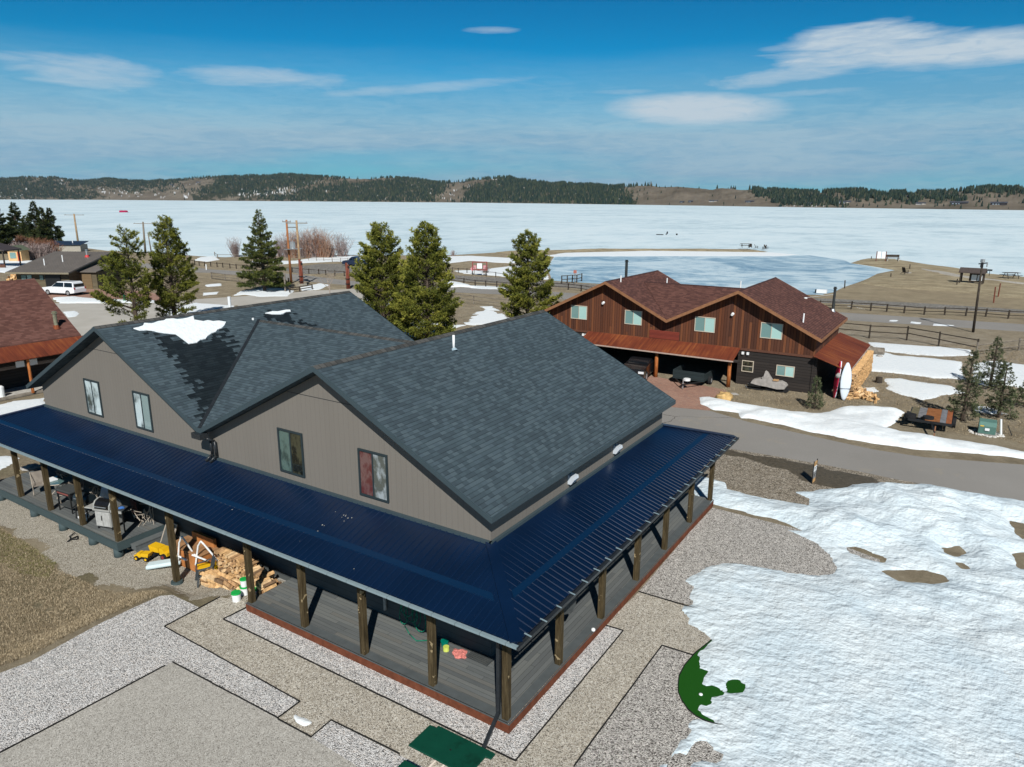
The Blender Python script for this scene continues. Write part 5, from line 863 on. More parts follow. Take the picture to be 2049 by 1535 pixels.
# ---------------------------------------------------------------- trees and shrubs
def needle_mat(name, a, b, c):
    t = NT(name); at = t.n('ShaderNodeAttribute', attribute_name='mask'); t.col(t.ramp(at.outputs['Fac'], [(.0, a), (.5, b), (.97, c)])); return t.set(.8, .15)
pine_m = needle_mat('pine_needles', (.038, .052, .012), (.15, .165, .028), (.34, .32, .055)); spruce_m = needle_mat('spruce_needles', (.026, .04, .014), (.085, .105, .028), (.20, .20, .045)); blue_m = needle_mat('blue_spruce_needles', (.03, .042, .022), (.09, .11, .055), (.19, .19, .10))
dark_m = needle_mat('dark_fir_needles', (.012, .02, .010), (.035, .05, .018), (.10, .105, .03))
bark = plain('conifer_bark', (.085, .065, .05), .95, .1, var=.5, scale=8, bump=.6)
def conifer(name, H, Rr, mat, kind='pine', seed=0, dens=1.0, low=.08, tuft=.30, loc=(0, 0, 0), label=None, group=None, lop=(0, 0), bare=0, rz=0):
    r = np.random.RandomState(seed); root = thing(name, loc, label, 'tree', group, rz=rz)
    tr = MB(); tr.cyl((0, 0, -.1), (0, 0, H * .45), H * .018 + .05, H * .012 + .03, 8); tr.cyl((0, 0, H * .45), (0, 0, H * .97), H * .012 + .03, .02, 7)
    B = []; nb = int(H * (13 if kind == 'pine' else 17) * dens)
    for k in range(nb):
        tz = low + (1 - low) * (k + r.rand()) / nb; a = r.rand() * 6.283
        if kind == 'pine': w = (1 - tz) ** .5 * min(1, .62 + (tz - low) * 1.7) * (1 - .3 * max(0, tz - .8)) 
        else: w = (1 - tz) ** .86 * min(1, .8 + tz)
        L_ = Rr * w * r.uniform(.62, 1.12) * (1 + lop[0] * math.cos(a - lop[1]) * (1 - tz)) + .12
        if r.rand() < bare: continue
        up = r.uniform(.05, .5) + .6 * tz if kind == 'pine' else r.uniform(-.38, -.02) + .75 * tz
        B.append((H * tz * .985, a, L_, up))
    P0, DIR, SZ, VAL = [], [], [], []
    for z, a, L_, up in B:
        d = np.array([math.cos(a), math.sin(a), up]); d /= np.linalg.norm(d); s = np.array([-math.sin(a), math.cos(a), 0]); tip = np.array([0, 0, z]) + d * L_ + np.array([0, 0, .12 * L_ if kind == 'spruce' else .1 * L_])
        if L_ > .5: tr.cyl((0, 0, z), tuple(tip * .8 + np.array([0, 0, z]) * .2), .012 + .012 * L_, .006, 4, cap=False)
        n = max(3, int(L_ * L_ * (6.5 if kind == 'pine' else 7) / (tuft / .3) + L_ * 5)); base_v = r.normal(0, .13)
        q = r.uniform(.22, 1, n) ** .6; side = r.uniform(-1, 1, n) * L_ * .34 * np.sqrt(np.clip(1.12 - q, 0, 1)) * (1.4 - q * .5)
        pts = np.array([0, 0, z])[None] + d[None] * (L_ * q)[:, None] + s[None] * side[:, None] + np.array([0, 0, 1])[None] * (r.normal(0, .07, n) + .1 * L_ * q * q)[:, None]
        P0.append(pts); dd = d[None] * .8 + s[None] * (np.sign(side) * r.uniform(.1, .9, n))[:, None] + np.array([0, 0, 1])[None] * (.55 if kind == 'pine' else .12) + r.normal(0, .25, (n, 3))
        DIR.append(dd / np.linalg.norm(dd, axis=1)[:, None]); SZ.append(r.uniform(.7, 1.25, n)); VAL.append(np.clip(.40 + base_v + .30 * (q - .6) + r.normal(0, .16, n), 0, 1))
    P0, DIR, SZ, VAL = map(np.concatenate, (P0, DIR, SZ, VAL)); n = len(P0); K = 9 if kind == 'pine' else 8
    sp = r.normal(0, .48 if kind == 'pine' else .42, (n, K, 3)); dv = DIR[:, None] + sp; dv /= np.linalg.norm(dv, axis=2)[..., None]
    ln = tuft * SZ[:, None] * r.uniform(.6, 1.1, (n, K)); sd2 = np.cross(dv, r.normal(0, 1, (n, K, 3))); sd2 /= np.linalg.norm(sd2, axis=2)[..., None]; wd = (tuft * (.17 if kind == 'pine' else .2)) 
    b0 = P0[:, None] + dv * ln[..., None] * .12; mid = P0[:, None] + dv * ln[..., None] * .55; tp = P0[:, None] + dv * ln[..., None]
    V = np.stack([b0, mid - sd2 * wd / 2, tp, mid + sd2 * wd / 2], 2).reshape(-1, 3); F = np.arange(len(V)).reshape(-1, 4)
    cv = np.repeat(np.clip(VAL[:, None] + r.normal(0, .08, (n, K)), 0, 1).reshape(-1, 1), 4, 1).reshape(-1, 1); cv = np.concatenate([cv] * 4, 1)
    mesh_np('crown', V, F, mat, root, color=cv)
    trunk = MB(); trunk.v, trunk.f = tr.v, tr.f
    me = bpy.data.meshes.new('trunk'); me.from_pydata(trunk.v, [], trunk.f); me.materials.append(bark); o = bpy.data.objects.new('trunk', me); COL.objects.link(o); o.parent = root
    return root
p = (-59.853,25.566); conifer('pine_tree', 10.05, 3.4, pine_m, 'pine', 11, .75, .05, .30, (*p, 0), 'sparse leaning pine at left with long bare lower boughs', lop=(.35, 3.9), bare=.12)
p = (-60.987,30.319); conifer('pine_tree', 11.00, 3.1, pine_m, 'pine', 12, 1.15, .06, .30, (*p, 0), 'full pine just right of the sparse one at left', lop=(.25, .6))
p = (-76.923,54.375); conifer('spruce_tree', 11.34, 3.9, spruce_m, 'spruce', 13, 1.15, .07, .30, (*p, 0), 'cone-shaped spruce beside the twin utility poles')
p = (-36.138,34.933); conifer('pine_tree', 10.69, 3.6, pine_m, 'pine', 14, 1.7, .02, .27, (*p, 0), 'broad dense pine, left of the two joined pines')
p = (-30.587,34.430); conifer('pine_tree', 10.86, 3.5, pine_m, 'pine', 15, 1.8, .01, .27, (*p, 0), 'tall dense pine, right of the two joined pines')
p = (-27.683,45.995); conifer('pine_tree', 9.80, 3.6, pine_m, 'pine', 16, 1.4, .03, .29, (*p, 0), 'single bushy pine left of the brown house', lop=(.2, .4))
for i, (bx, by, ty, rr_, lab) in enumerate(((-8, 507, 393, 6.2, 'dark fir cut by the left edge of the picture'), (38, 483, 406, 4.0, 'narrow dark fir second from the left edge'), (58, 486, 433, 3.4, 'shorter dark fir behind the open shelter'), (78, 490, 404, 3.6, 'tall dark fir, left trunk of the close lakeside trio'), (93, 492, 416, 2.6, 'thin dark fir in the middle of the lakeside trio'), (108, 491, 417, 3.2, 'dark fir, last of the lakeside row before the leaning pole'))):
    B_ = ((-187.788,65.782), (-236.393,91.896), (-226.022,90.035), (-213.906,87.194), (-207.686,86.254), (-208.355,88.513))[i]; hh = (13.10, 11.30, 7.55, 11.71, 10.15, 10.00)[i]
    conifer('fir_tree', hh, rr_, dark_m, 'spruce', 20 + i, .62, .12, .62, (*B_, 0), lab, 'dark firs on the lake shore at left')
for i, (B_, hh, rr_, lab) in enumerate((((8.826,36.981), 4.33, 1.0, 'tall young spruce behind the flatbed trailer'), ((10.241,47.171), 3.67, 1.05, 'slim spruce with bare lower trunk by the rail fence corner'), ((10.648,38.924), 3.42, 1.05, 'young spruce with brown leader above the green transformer'), ((0.767,34.716), 2.00, .5, 'tiny half-brown spruce in front of the brown house corner'), ((12.179,42.691), 1.86, .9, 'small spruce cut by the right edge of the picture'))):
    conifer('young_spruce', hh, rr_, blue_m, 'spruce', 40 + i, 1.9 if i != 3 else 4.0, .10, .17 if i != 3 else .13, (*B_, 0), lab)
# leafless shrubs
def stems_mat(name, a, b): 
    t = NT(name); at = t.n('ShaderNodeAttribute', attribute_name='mask'); t.col(t.ramp(at.outputs['Fac'], [(.1, a), (.9, b)])); return t.set(.9, .1)
will_o = stems_mat('orange_willow_stems', (.30, .13, .07), (.38, .27, .20)); will_g = stems_mat('grey_willow_stems', (.20, .15, .14), (.36, .29, .27)); will_r = stems_mat('red_brush_stems', (.14, .055, .035), (.26, .14, .09))
def shrub(loc, W_, H_, n, mat, label, group, seed, th=.03, dome=.5):
    r = np.random.RandomState(seed); V, F, Cc = [], [], []
    for k in range(n):
        a = r.rand() * 6.283; rr_ = abs(r.normal(0, .42)) * W_ / 2; bx_, by_ = rr_ * .5 * math.cos(a), rr_ * .5 * math.sin(a); h = H_ * (1 - .55 * (rr_ / (W_ / 2)) ** 2 * dome * 2) * r.uniform(.55, 1.05); h = max(h, H_ * .25)
        p = np.array([bx_, by_, 0.]); d = np.array([math.cos(a) * rr_ / W_ * 1.2, math.sin(a) * rr_ / W_ * 1.2, 1.]); segs = 3; c = r.rand(); hw_ = th
        pts = [p]; 
        for s_ in range(segs): d = d + r.normal(0, .16, 3) * np.array([1, 1, .2]); pts.append(pts[-1] + d / np.linalg.norm(d) * h / segs)
        def ribbon(pts, w0):
            b = len(V); m = len(pts); ax = r.rand() * 3.14; o1 = np.array([math.cos(ax), math.sin(ax), 0]); o2 = np.array([-math.sin(ax), math.cos(ax), 0])
            for j, q in enumerate(pts):
                w = w0 * (1 - .8 * j / (m - 1)); V.extend([q + o1 * w, q - o1 * w * .5 + o2 * w * .8, q - o1 * w * .5 - o2 * w * .8]); Cc.extend([c] * 3)
            for j in range(m - 1):
                for e in range(3): F.append((b + j * 3 + e, b + j * 3 + (e + 1) % 3, b + j * 3 + 3 + (e + 1) % 3, b + j * 3 + 3 + e))
        ribbon(pts, hw_)
        for q in pts[1:]:
            for _ in range(2): dd = np.array([r.normal(0, .6), r.normal(0, .6), r.uniform(.3, 1)]); ribbon([q, q + dd * h * .16, q + dd * h * .26 + r.normal(0, .04, 3)], hw_ * .55)
    cv = np.array(Cc)[:, None]; o = mesh_np('bare_shrub', np.array(V), np.array(F), mat, color=np.concatenate([cv] * 4, 1)); o.location = (*loc, 0); return setp(o, label, 'shrub', group)
WG = 'leafless willows along the lake shore'
shrub((-133.551,91.822), 3.4, 3.9, 120, will_g, 'grey leafless willow left of the cone-shaped spruce', WG, 60, .05)
shrub((-125.574,97.591), 3.6, 4.3, 110, will_g, 'grey willow just right of the cone-shaped spruce', WG, 61, .05)
for i, (q, w_, h_, mt, lb) in enumerate((((-122.977,97.674), 4.4, 5.0, will_g, 'grey-red willow behind the left utility pole'), ((-120.600,97.626), 3.6, 5.2, will_o, 'orange willow between the two utility poles'), ((-119.343,98.533), 4.0, 5.4, will_g, 'grey willow behind the right utility pole'), ((-118.175,99.375), 3.6, 5.6, will_o, 'orange willow right of the utility poles'),
    ((-117.096,100.154), 4.0, 5.8, will_g, 'tall grey willow in the middle of the thicket'), ((-116.016,100.934), 3.8, 6.0, will_o, 'brightest orange willow, tallest of the thicket'), ((-114.935,101.714), 3.4, 5.0, will_o, 'orange willow at the right end of the thicket'), ((-114.910,103.501), 2.2, 2.6, will_g, 'low pale willow before the round one'), ((-114.243,105.785), 5.0, 4.8, will_g, 'round brown-grey willow standing apart at right'))):
    shrub(q, w_ * 1.25, h_, 120, mt, lb, WG, 70 + i, .05, .35)
BG = 'brush on the bank behind the ranch house'
for i, (q, w_, h_, mt, lb) in enumerate((((-196.259,74.648), 8, 3.2, will_r, 'red-brown brush on the bank nearest the firs at left'), ((-188.416,73.686), 8, 3.0, will_r, 'red-brown brush in the middle of the bank'), ((-180.891,72.844), 8, 3.2, will_r, 'red-brown brush below the lakeside fir trio'), ((-175.659,72.619), 7, 2.8, will_r, 'red-brown brush at the right end of the bank'),
    ((-168.957,62.727), 7, 3.0, will_g, 'grey brush beside the little tan shed'), ((-161.719,61.307), 7, 3.2, will_g, 'grey brush right of the little tan shed'), ((-160.211,62.391), 7, 3.0, will_g, 'grey brush behind the left roof slope of the ranch house'), ((-164.208,66.155), 7, 2.8, will_g, 'grey brush behind the ranch house ridge'), ((-188.566,69.314), 7, 2.6, will_r, 'red-brown brush behind the open shelter'))):
    shrub(q, w_, h_, 170, mt, lb, BG, 90 + i, .07, .3)
shrub((-94.506,121.907), 2.4, 1.3, 40, will_g, 'low grey brush on the shore right of the joined pines', WG, 101, .05)
shrub((-65.817,93.689), 2.0, 1.5, 60, will_g, 'small dark bush beside the red sign frame', WG, 102, .05)
# bare tree
def bare_tree(loc, H_, label, seed=3):
    r = np.random.RandomState(seed); root = thing('bare_tree', (*loc, 0), label, 'tree'); m = MB(); tw = MB()
    def grow(p, d, L_, rad, dep):
        q = p + d * L_; (m if dep < 2 else tw).cyl(tuple(p), tuple(q), rad, rad * .65, 6 if dep < 2 else 3, cap=False)
        if dep >= 4: return
        for k in range(3 if dep else 4):
            nd_ = d + r.normal(0, .42, 3); nd_[2] = abs(nd_[2]) + .15; nd_ /= np.linalg.norm(nd_); grow(p + d * L_ * r.uniform(.55, 1), nd_, L_ * r.uniform(.55, .8), rad * .55, dep + 1)
    grow(np.zeros(3), np.array([0, .05, 1.]), H_ * .3, .09, 0)
    for mb_, nm in ((m, 'trunk'), (tw, 'twigs')):
        me = bpy.data.meshes.new(nm); me.from_pydata(mb_.v, [], mb_.f); me.materials.append(plain('pale_bark', (.30, .25, .21), .9, var=.2) if nm == 'trunk' else bpy.data.materials['pale_bark']); o = bpy.data.objects.new(nm, me); COL.objects.link(o); o.parent = root
bare_tree((-65.264,55.782), 5.26, 'leafless young tree between the two log gate pillars')
bare_tree((-52.322,105.435), .1, 'x') if False else None
# clumps of dry grass round the lot
def tufts(name, poly, n, h, mat, label, zb=0, seed=1, wd=.012):
    r = np.random.RandomState(seed); P_ = np.array(poly); a, b = P_.min(0), P_.max(0); X = r.uniform(a[0], b[0], n * 2); Y = r.uniform(a[1], b[1], n * 2); k = (sdf(X, Y, poly) > 0) & (fbm(X * 1.2, Y * 1.2, seed) > -.3); X, Y = X[k][:n], Y[k][:n]; n = len(X); K = 7
    ang = r.uniform(0, 6.28, (n, K)); ln = h * r.uniform(.4, 1.2, (n, K)); lean = r.uniform(.3, 1.3, (n, K)); dx, dy = np.cos(ang) * lean, np.sin(ang) * lean; nn = np.sqrt(1 + lean ** 2)
    zz = gz(X, Y) * (1 - fbm(X * 1.3, Y * 1.3, 3) * .2); base = np.stack([X, Y, zz], -1)[:, None] + np.stack([r.normal(0, .03, (n, K)), r.normal(0, .03, (n, K)), np.full((n, K), -.02)], -1)
    tip = base + np.stack([dx / nn * ln, dy / nn * ln, ln / nn], -1); sd_ = np.stack([-np.sin(ang), np.cos(ang), ang * 0], -1) * wd
    V = np.stack([base - sd_, base + sd_, tip], 2).reshape(-1, 3); F = np.arange(len(V)).reshape(-1, 3); cv = np.repeat(r.rand(n * K, 1), 3, 1).reshape(-1, 1)
    o = mesh_np(name, V, F, mat, color=np.concatenate([cv] * 4, 1)); return setp(o, label, 'grass', kind='stuff')
strw = stems_mat('straw', (.15, .115, .065), (.50, .41, .28)); strg = stems_mat('straw_green', (.07, .08, .025), (.30, .27, .12))
tufts('dry_grass', [(-25.78,-1.72),(-24.20,-1.25),(-21.49,-1.33),(-18.80,-1.70),(-15.93,-1.59),(-14.22,-0.98),(-13.28,-0.78),(-13.62,-2.83),(-13.36,-4.98),(-13.53,-5.68),(-13.42,-6.45)], 16000, .085, strw, 'flattened dry lawn in front of the left porch', 1, 5)
tufts('green_grass', [(-24.81,-1.37),(-21.49,-1.33),(-19.19,-1.51),(-18.26,-2.21),(-19.47,-2.57),(-21.65,-2.65)], 2500, .08, strg, 'greenish grass patch near the left deck', 1, 6)
tufts('dry_grass', [(-5.22,33.29),(-0.77,32.12),(2.35,36.17),(5.69,33.96),(12.03,33.85),(13.45,68.29),(-0.59,58.85),(1.94,41.15),(-5.94,36.74)], 12000, .10, strw, 'matted brown grass round the brown house and trailer', 0, 7, .016)

# ---------------------------------------------------------------- poles, fences, signs
grey_wood = plain('grey_weathered_wood', (.19, .165, .135), .95, .1, var=.35, scale=4); dark_wood = plain('dark_old_wood', (.055, .045, .036), .95, .1, var=.4, scale=4); tanpole = plain('tan_pole', (.32, .22, .13), .9, .1, var=.3, scale=2); redlog = plain('oiled_red_log', srgb(108,54,38), .6, .3, var=.3, scale=2)
redm = plain('red_paint', (.24, .04, .04), .5); pale_green = plain('transformer_green', (.10, .20, .17), .5, .35, var=.08, bump=0)
def utility_pole(b, tp, r, mat, label, arms=((.3, 2.4),), extra=None, adir=(1, 0)):
    t_ = thing('utility_pole', (b[0], b[1], 0), label, 'utility pole', 'utility poles'); b3, t3 = Vector((b[0], b[1], 0)), Vector(tp); d = (t3 - b3)
    MB().cyl(b3, t3, r, r * .72, 10).build('pole', mat, t_, smooth=True)
    for dz, ln in arms:
        c = t3 - d.normalized() * dz; a = Vector((adir[0], adir[1], 0)).normalized() * ln / 2; MB().beam(c - a, c + a, .1, .12).build('crossarm', grey_wood, t_)
        for q in (-.9, 0, .9): p = c + a * q + Vector((0, 0, .06)); MB().cyl(p, p + Vector((0, 0, .22)), .06, .04, 6).build('insulator', steel, t_)
    return t_
CR = (.84, .54)
utility_pole((-205.350,93.577), (-205.35,93.57,8.50), .28, tanpole, 'leaning tan utility pole by the lake left of the ranch house chimney', ((.3, 5.5),), adir=CR)
utility_pole((-161.442,87.033), (-161.30,87.27,7.33), .26, grey_wood, 'grey utility pole between the two left pines', ((.4, 4.6),), adir=CR)
utility_pole((-160.299,87.867), (-160.42,87.66,4.75), .16, grey_wood, 'short stub pole leaning beside the grey utility pole', (), adir=CR)
hp = utility_pole((-81.745,63.300), (-81.78,63.26,9.72), .2, plain('orange_tan_pole', srgb(150,100,66), .8, .1, var=.25, scale=1), 'orange-tan left pole of the twin transformer poles', ((.3, 1.3),), adir=CR)
hp2 = utility_pole((-77.877,61.907), (-77.92,61.86,9.74), .2, tanpole, 'brown right pole of the twin transformer poles', ((.4, 3.2),), adir=CR)
tk = thing('transformer_platform', (*(-81.745,63.300), 0), 'grey transformer tank on a platform between the twin poles', 'transformer'); a_, b_2 = Vector((-81.94,63.07,5.26)), Vector((-77.87,61.91,5.56)); MB().beam(a_, b_2, .9, .12).build('platform', steel, tk)
c_ = (a_ + b_2) / 2; MB().cyl(c_ + Vector((0, 0, .08)), c_ + Vector((0, 0, 1.0)), .42, .42, 12).cyl(c_ + Vector((0, 0, 1.0)), c_ + Vector((0, 0, 1.12)), .44, .3, 12).build('tank', steel, tk, smooth=False)
MB().cyl(c_ + Vector((.1, 0, 1.1)), c_ + Vector((.1, 0, 1.4)), .05, .04, 6).build('bushing', steel, tk); MB().beam(Vector((-81.74,63.31,8.59)), Vector((-77.87,61.91,8.72)), .1, .12).build('cross_brace', grey_wood, tk)
for px, tp_, lab in (((-76.820,61.073), (-76.88,61.01,4.10), 'thick red-brown log gate pillar below the twin poles'), ((-69.301,63.253), (-69.36,63.19,3.80), 'thick red-brown log gate pillar left of the joined pines')):
    g_ = thing('gate_pillar', (*px, 0), lab, 'gate pillar', 'log gate pillars'); H_ = tp_[2]
    for dx, dy, k in ((-.16, 0, 1), (.14, .05, .93), (.02, -.18, .62)): MB().cyl((px[0] + dx, px[1] + dy, 0), (px[0] + dx, px[1] + dy, H_ * k), .17, .15, 10).build('log', redlog, g_, smooth=True)
    for z_ in (.3, .62): MB().cyl((px[0], px[1] - .05, H_ * z_ * .6), (px[0], px[1] - .05, H_ * z_ * .6 + .1), .36, .36, 12).build('strap', blackm, g_)
    MB().ball((px[0] + .3, px[1], H_ * .84), .16, 1.3).build('lantern', blackm, g_)
    if px[0] < -70: MB().box(px[0] - .6, px[0] + .6, px[1] - .5, px[1] + .5, 0, .5).build('stone_base', plain('fieldstone', (.30, .27, .22), .95, .1, var=.5, scale=5, bump=.8), g_)
def simple_post(b, tp, r, mat, name, label, cat='post', group=None, cap=None):
    m = MB(); m.cyl((b[0], b[1], -.05), tp, r, r * .9, 8); o = m.build(name, mat); return setp(o, label, cat, group)
simple_post((-74.080,55.645), (-74.05,55.68,2.55), .13, grey_wood, 'old_post', 'tall grey post with dark cap at the spruce shadow')
simple_post((-80.463,61.714), (-80.46,61.72,1.07), .12, dark_wood, 'old_post', 'short dark post behind the tall grey post')
lp = utility_pole((8.933,73.026), (8.75,73.03,7.03), .13, dark_wood, 'dark utility pole beside the highway at right', (), adir=CR); tt = Vector((8.75,73.03,7.03)); MB().cyl(tt, tt + Vector((0, 0, .3)), .2, .2, 8).build('lamp_head', steel, lp)
MB().beam(tt + Vector((-.3, -.2, -.15)), tt + Vector((.45, .28, -.05)), .08, .1).build('bracket', blackm, lp); MB().cyl(tt + Vector((.42, .2, -.45)), tt + Vector((.42, .2, 0)), .06, .06, 6).build('fuse', steel, lp); MB().box(tt.x - .15, tt.x + .12, tt.y - .12, tt.y + .12, tt.z - .5, tt.z - .05).build('meter', blackm, lp)
# wires between poles
def fence(pts, h, label, mat, r=.08, rails=(.92, .5), rr=.05, broken=False, lab2=None):
    t_ = thing('rail_fence', (*pts[0], 0), label, 'fence', 'rail fences between the road and the lake')
    for p in pts: MB().cyl((p[0], p[1], -.1), (p[0] + rnd.uniform(-.04, .04), p[1], h * rnd.uniform(.97, 1.05)), r, r * .9, 7).build('post', mat, t_)
    for z_ in rails:
        for p, q in zip(pts[:-1], pts[1:]): MB().cyl((p[0], p[1] - r, h * z_ + rnd.uniform(-.04, .04)), (q[0], q[1] - r, h * z_ + rnd.uniform(-.04, .04)), rr, rr, 5).build('rail', mat, t_)
fence([(-5.52,63.94),(-2.71,63.50),(0.50,63.43),(3.64,64.32),(6.37,62.68),(9.31,60.44)], 1.35, 'dark rail fence behind the snow strips at right', dark_wood)
fence([(9.31,59.70),(12.48,64.36),(15.60,66.99)], 1.15, 'paler rail fence running out at the right edge', grey_wood, rails=(.85, .4))
fence([(-51.85,60.75),(-44.62,60.63),(-38.04,59.97),(-30.96,59.63)], 1.15, 'grey rail fence between the joined pines and the single pine', grey_wood)
fence([(-44.77,80.25),(-41.91,80.75),(-39.50,80.25),(-36.60,78.80),(-32.54,78.32),(-7.29,81.98),(-5.72,82.55),(-3.90,83.29),(-1.73,83.29),(-0.01,83.50),(1.86,83.36),(3.94,83.40),(5.97,84.55),(8.05,85.07),(10.00,85.74),(12.15,85.48),(15.11,86.23)], .95, 'long dark rail fence on the lake side of the highway', dark_wood, .1, (.9, .45), .05)
fence([(-61.81,78.04),(-58.75,77.64),(-55.88,76.71),(-54.05,76.88),(-52.14,77.04),(-49.06,77.28)], .95, 'short dark rail fence on the lake side of the highway, middle', dark_wood, .1, (.9, .45), .05)
fence([(-71.76,91.73),(-70.32,91.62),(-68.50,91.80),(-66.65,90.94),(-62.74,89.52),(-60.46,89.12),(-57.20,88.49),(-52.86,87.81)], .9, 'thin rail fence by the red sign frame', dark_wood, .08, (.9,), .04)
fence([(-125.66,75.04),(-122.83,74.26),(-120.16,73.43),(-118.65,73.57),(-117.13,73.86),(-115.04,73.78),(-113.27,73.76),(-110.84,73.58),(-109.04,73.62),(-106.14,73.85),(-100.80,74.66),(-95.28,75.14),(-91.03,75.18),(-88.74,75.40),(-86.78,75.20),(-84.83,75.44),(-82.65,75.55),(-80.37,75.16)], .9, 'long low dark fence running behind the cone-shaped spruce', dark_wood, .1, (.85,), .05)
fence([(-115.48,92.92),(-113.77,93.35),(-111.93,93.88),(-109.90,94.24),(-108.09,94.60),(-106.00,95.02),(-104.15,95.58),(-102.04,95.58),(-100.26,96.10)], .9, 'thin grey fence in front of the willow thicket', grey_wood, .06, (.95, .5), .035)
fence([(-46.63,87.33),(-46.08,88.14),(-45.76,89.22),(-45.33,89.96),(-45.51,92.04)], 1.3, 'short rail barrier at the pond edge left of the brown house chimney', dark_wood, .1, (.95, .5), .06)
fence([(-97.52,60.28),(-93.16,59.67),(-90.31,59.90)], 1.1, 'sagging old rail fence with a white slanted end post', grey_wood, .09, (.95, .5, .2), .06)
fence([(-72.67,55.25),(-72.40,56.81),(-72.72,59.42)], .8, 'rustic rails beside the tall log gate pillar', dark_wood, .1, (.9, .5), .07)
fence([(-139.90,90.90),(-133.13,86.85),(-130.14,89.01),(-127.23,89.41)], .9, 'grey post and rail at the shore left of the willows', grey_wood, .1, (.9,), .05)
for b, tp_, lab in (((-8.069,106.451), (-8.13,106.44,1.21), 'thin post at the pond edge by the white dock'), ((-3.692,125.929), (-3.73,125.93,0.93), 'thin post on the inner shore of the grassy point'), ((-2.313,145.470), (-2.37,145.47,1.14), 'thin post at the head of the gravel trail'), ((6.225,117.926), (6.18,117.93,1.31), 'thin post left of the information kiosk'), ((-11.820,169.070), (-11.81,169.07,0.78), 'thin post at the tip of the grassy point')): simple_post(b, tp_, .09, dark_wood, 'marker_post', lab, group='thin posts on the grassy point')
for b, tp_, lab in (((10.891,100.339), (10.81,100.34,2.09), 'nearer rust-red pole in the grass left of the puddle'), ((11.477,108.000), (11.49,108.00,1.88), 'farther rust-red pole in the grass left of the puddle')): simple_post(b, tp_, .08, redlog, 'red_pole', lab, 'pole', 'rust-red poles')
simple_post((10.743,34.950), (10.61,34.96,0.93), .06, whitep, 'marker_post', 'white warning post beside the green transformer')
simple_post((11.291,35.206), (11.00,35.23,0.54), .025, blackm, 'steel_stake', 'thin black stake leaning right of the white warning post')
simple_post((-111.851,69.211), (-111.84,69.22,1.01), .1, whitep, 'marker_post', 'white post on the highway verge at left')
# red sign frame with white boards
q = (-64.119,89.570); sg_ = thing('sign_frame', (*q, 0), 'red framed notice board on posts before the snowy bank', 'sign'); M_ = Matrix.Translation((*q, 0)) @ Matrix.Rotation(R(33), 4, 'Z')
MB(M_).box(-1.0, -.9, -.05, .05, 0, 1.5).build('post', grey_wood, sg_); MB(M_).box(.9, 1.0, -.05, .05, 0, 1.5).build('post', grey_wood, sg_)
m = MB(M_); m.box(-1.3, 1.3, -.08, .08, 2.3, 2.45); m.box(-1.3, 1.3, -.08, .08, .95, 1.1); m.box(-1.3, -1.15, -.08, .08, 1.1, 2.3); m.box(1.15, 1.3, -.08, .08, 1.1, 2.3); m.build('frame', redm, sg_)
MB(M_).box(-.45, .4, -.06, .04, 1.25, 2.15).build('board', whitep, sg_); MB(M_).box(-1.05, -.6, -.05, .03, 1.2, 1.8).build('board', plain('pink_notice', (.55, .25, .27)), sg_); MB(M_).box(.6, 1.05, -.05, .03, 1.2, 1.8).build('board', bpy.data.materials['pink_notice'], sg_)
def road_sign(b, h, w_, mat, label, rot=45):
    t_ = thing('road_sign', (*b, 0), label, 'sign'); MB().box(b[0] - .04, b[0] + .04, b[1] - .04, b[1] + .04, 0, h).build('post', grey_wood, t_); M_ = Matrix.Translation((*b, h)) @ Matrix.Rotation(R(33), 4, 'Z') @ Matrix.Rotation(R(rot), 4, 'Y'); MB(M_).box(-w_/2, w_/2, -.07, -.045, -w_/2, w_/2).build('plate', mat, t_)
road_sign((-66.690,90.907), .95, .55, bpy.data.materials['pink_notice'], 'small pink diamond sign left of the red framed board'); road_sign((-44.767,88.207), 1.9, .5, plain('faded_red_sign', (.35, .13, .10)), 'tall narrow sign at the pond edge barrier', 0)
# property sign in the yard
A_, B_ = Vector((*(3.125,21.345), 0)), Vector((*(3.182,21.817), 0)); ys = thing('yard_sign', A_, 'tan, white and grey real estate sign standing by the road', 'sign'); d_ = (B_ - A_).normalized(); nrm = d_.cross(Vector((0, 0, 1)))
def panel(z0, z1, mt, nm='panel', e=.012): m = MB(); m.beam(A_ + Vector((0, 0, (z0 + z1) / 2)), B_ + Vector((0, 0, (z0 + z1) / 2)), e * 2, z1 - z0); return m.build(nm, mt, ys)
tanp = plain('sign_tan', (.55, .33, .14), .5, bump=0); panel(.03, .2, tanp); panel(.215, .56, plain('sign_grey', (.24, .24, .24), .5, bump=0)); panel(.57, .83, whitep); panel(.84, 1.05, tanp)
for P_ in (A_, B_): MB().box(P_.x - .02, P_.x + .02, P_.y - .02, P_.y + .02, 0, 1.12).build('frame_leg', blackm, ys)
for z_, w_ in ((.94, .5), (.76, .7), (.68, .45), (.42, .6), (.34, .35)):
    c = (A_ + B_) / 2; l_ = (B_ - A_) * w_ / 2; MB().beam(c - l_ + Vector((0, 0, z_)) , c + l_ + Vector((0, 0, z_)), .03, .028).build('text_line', blackm, ys)
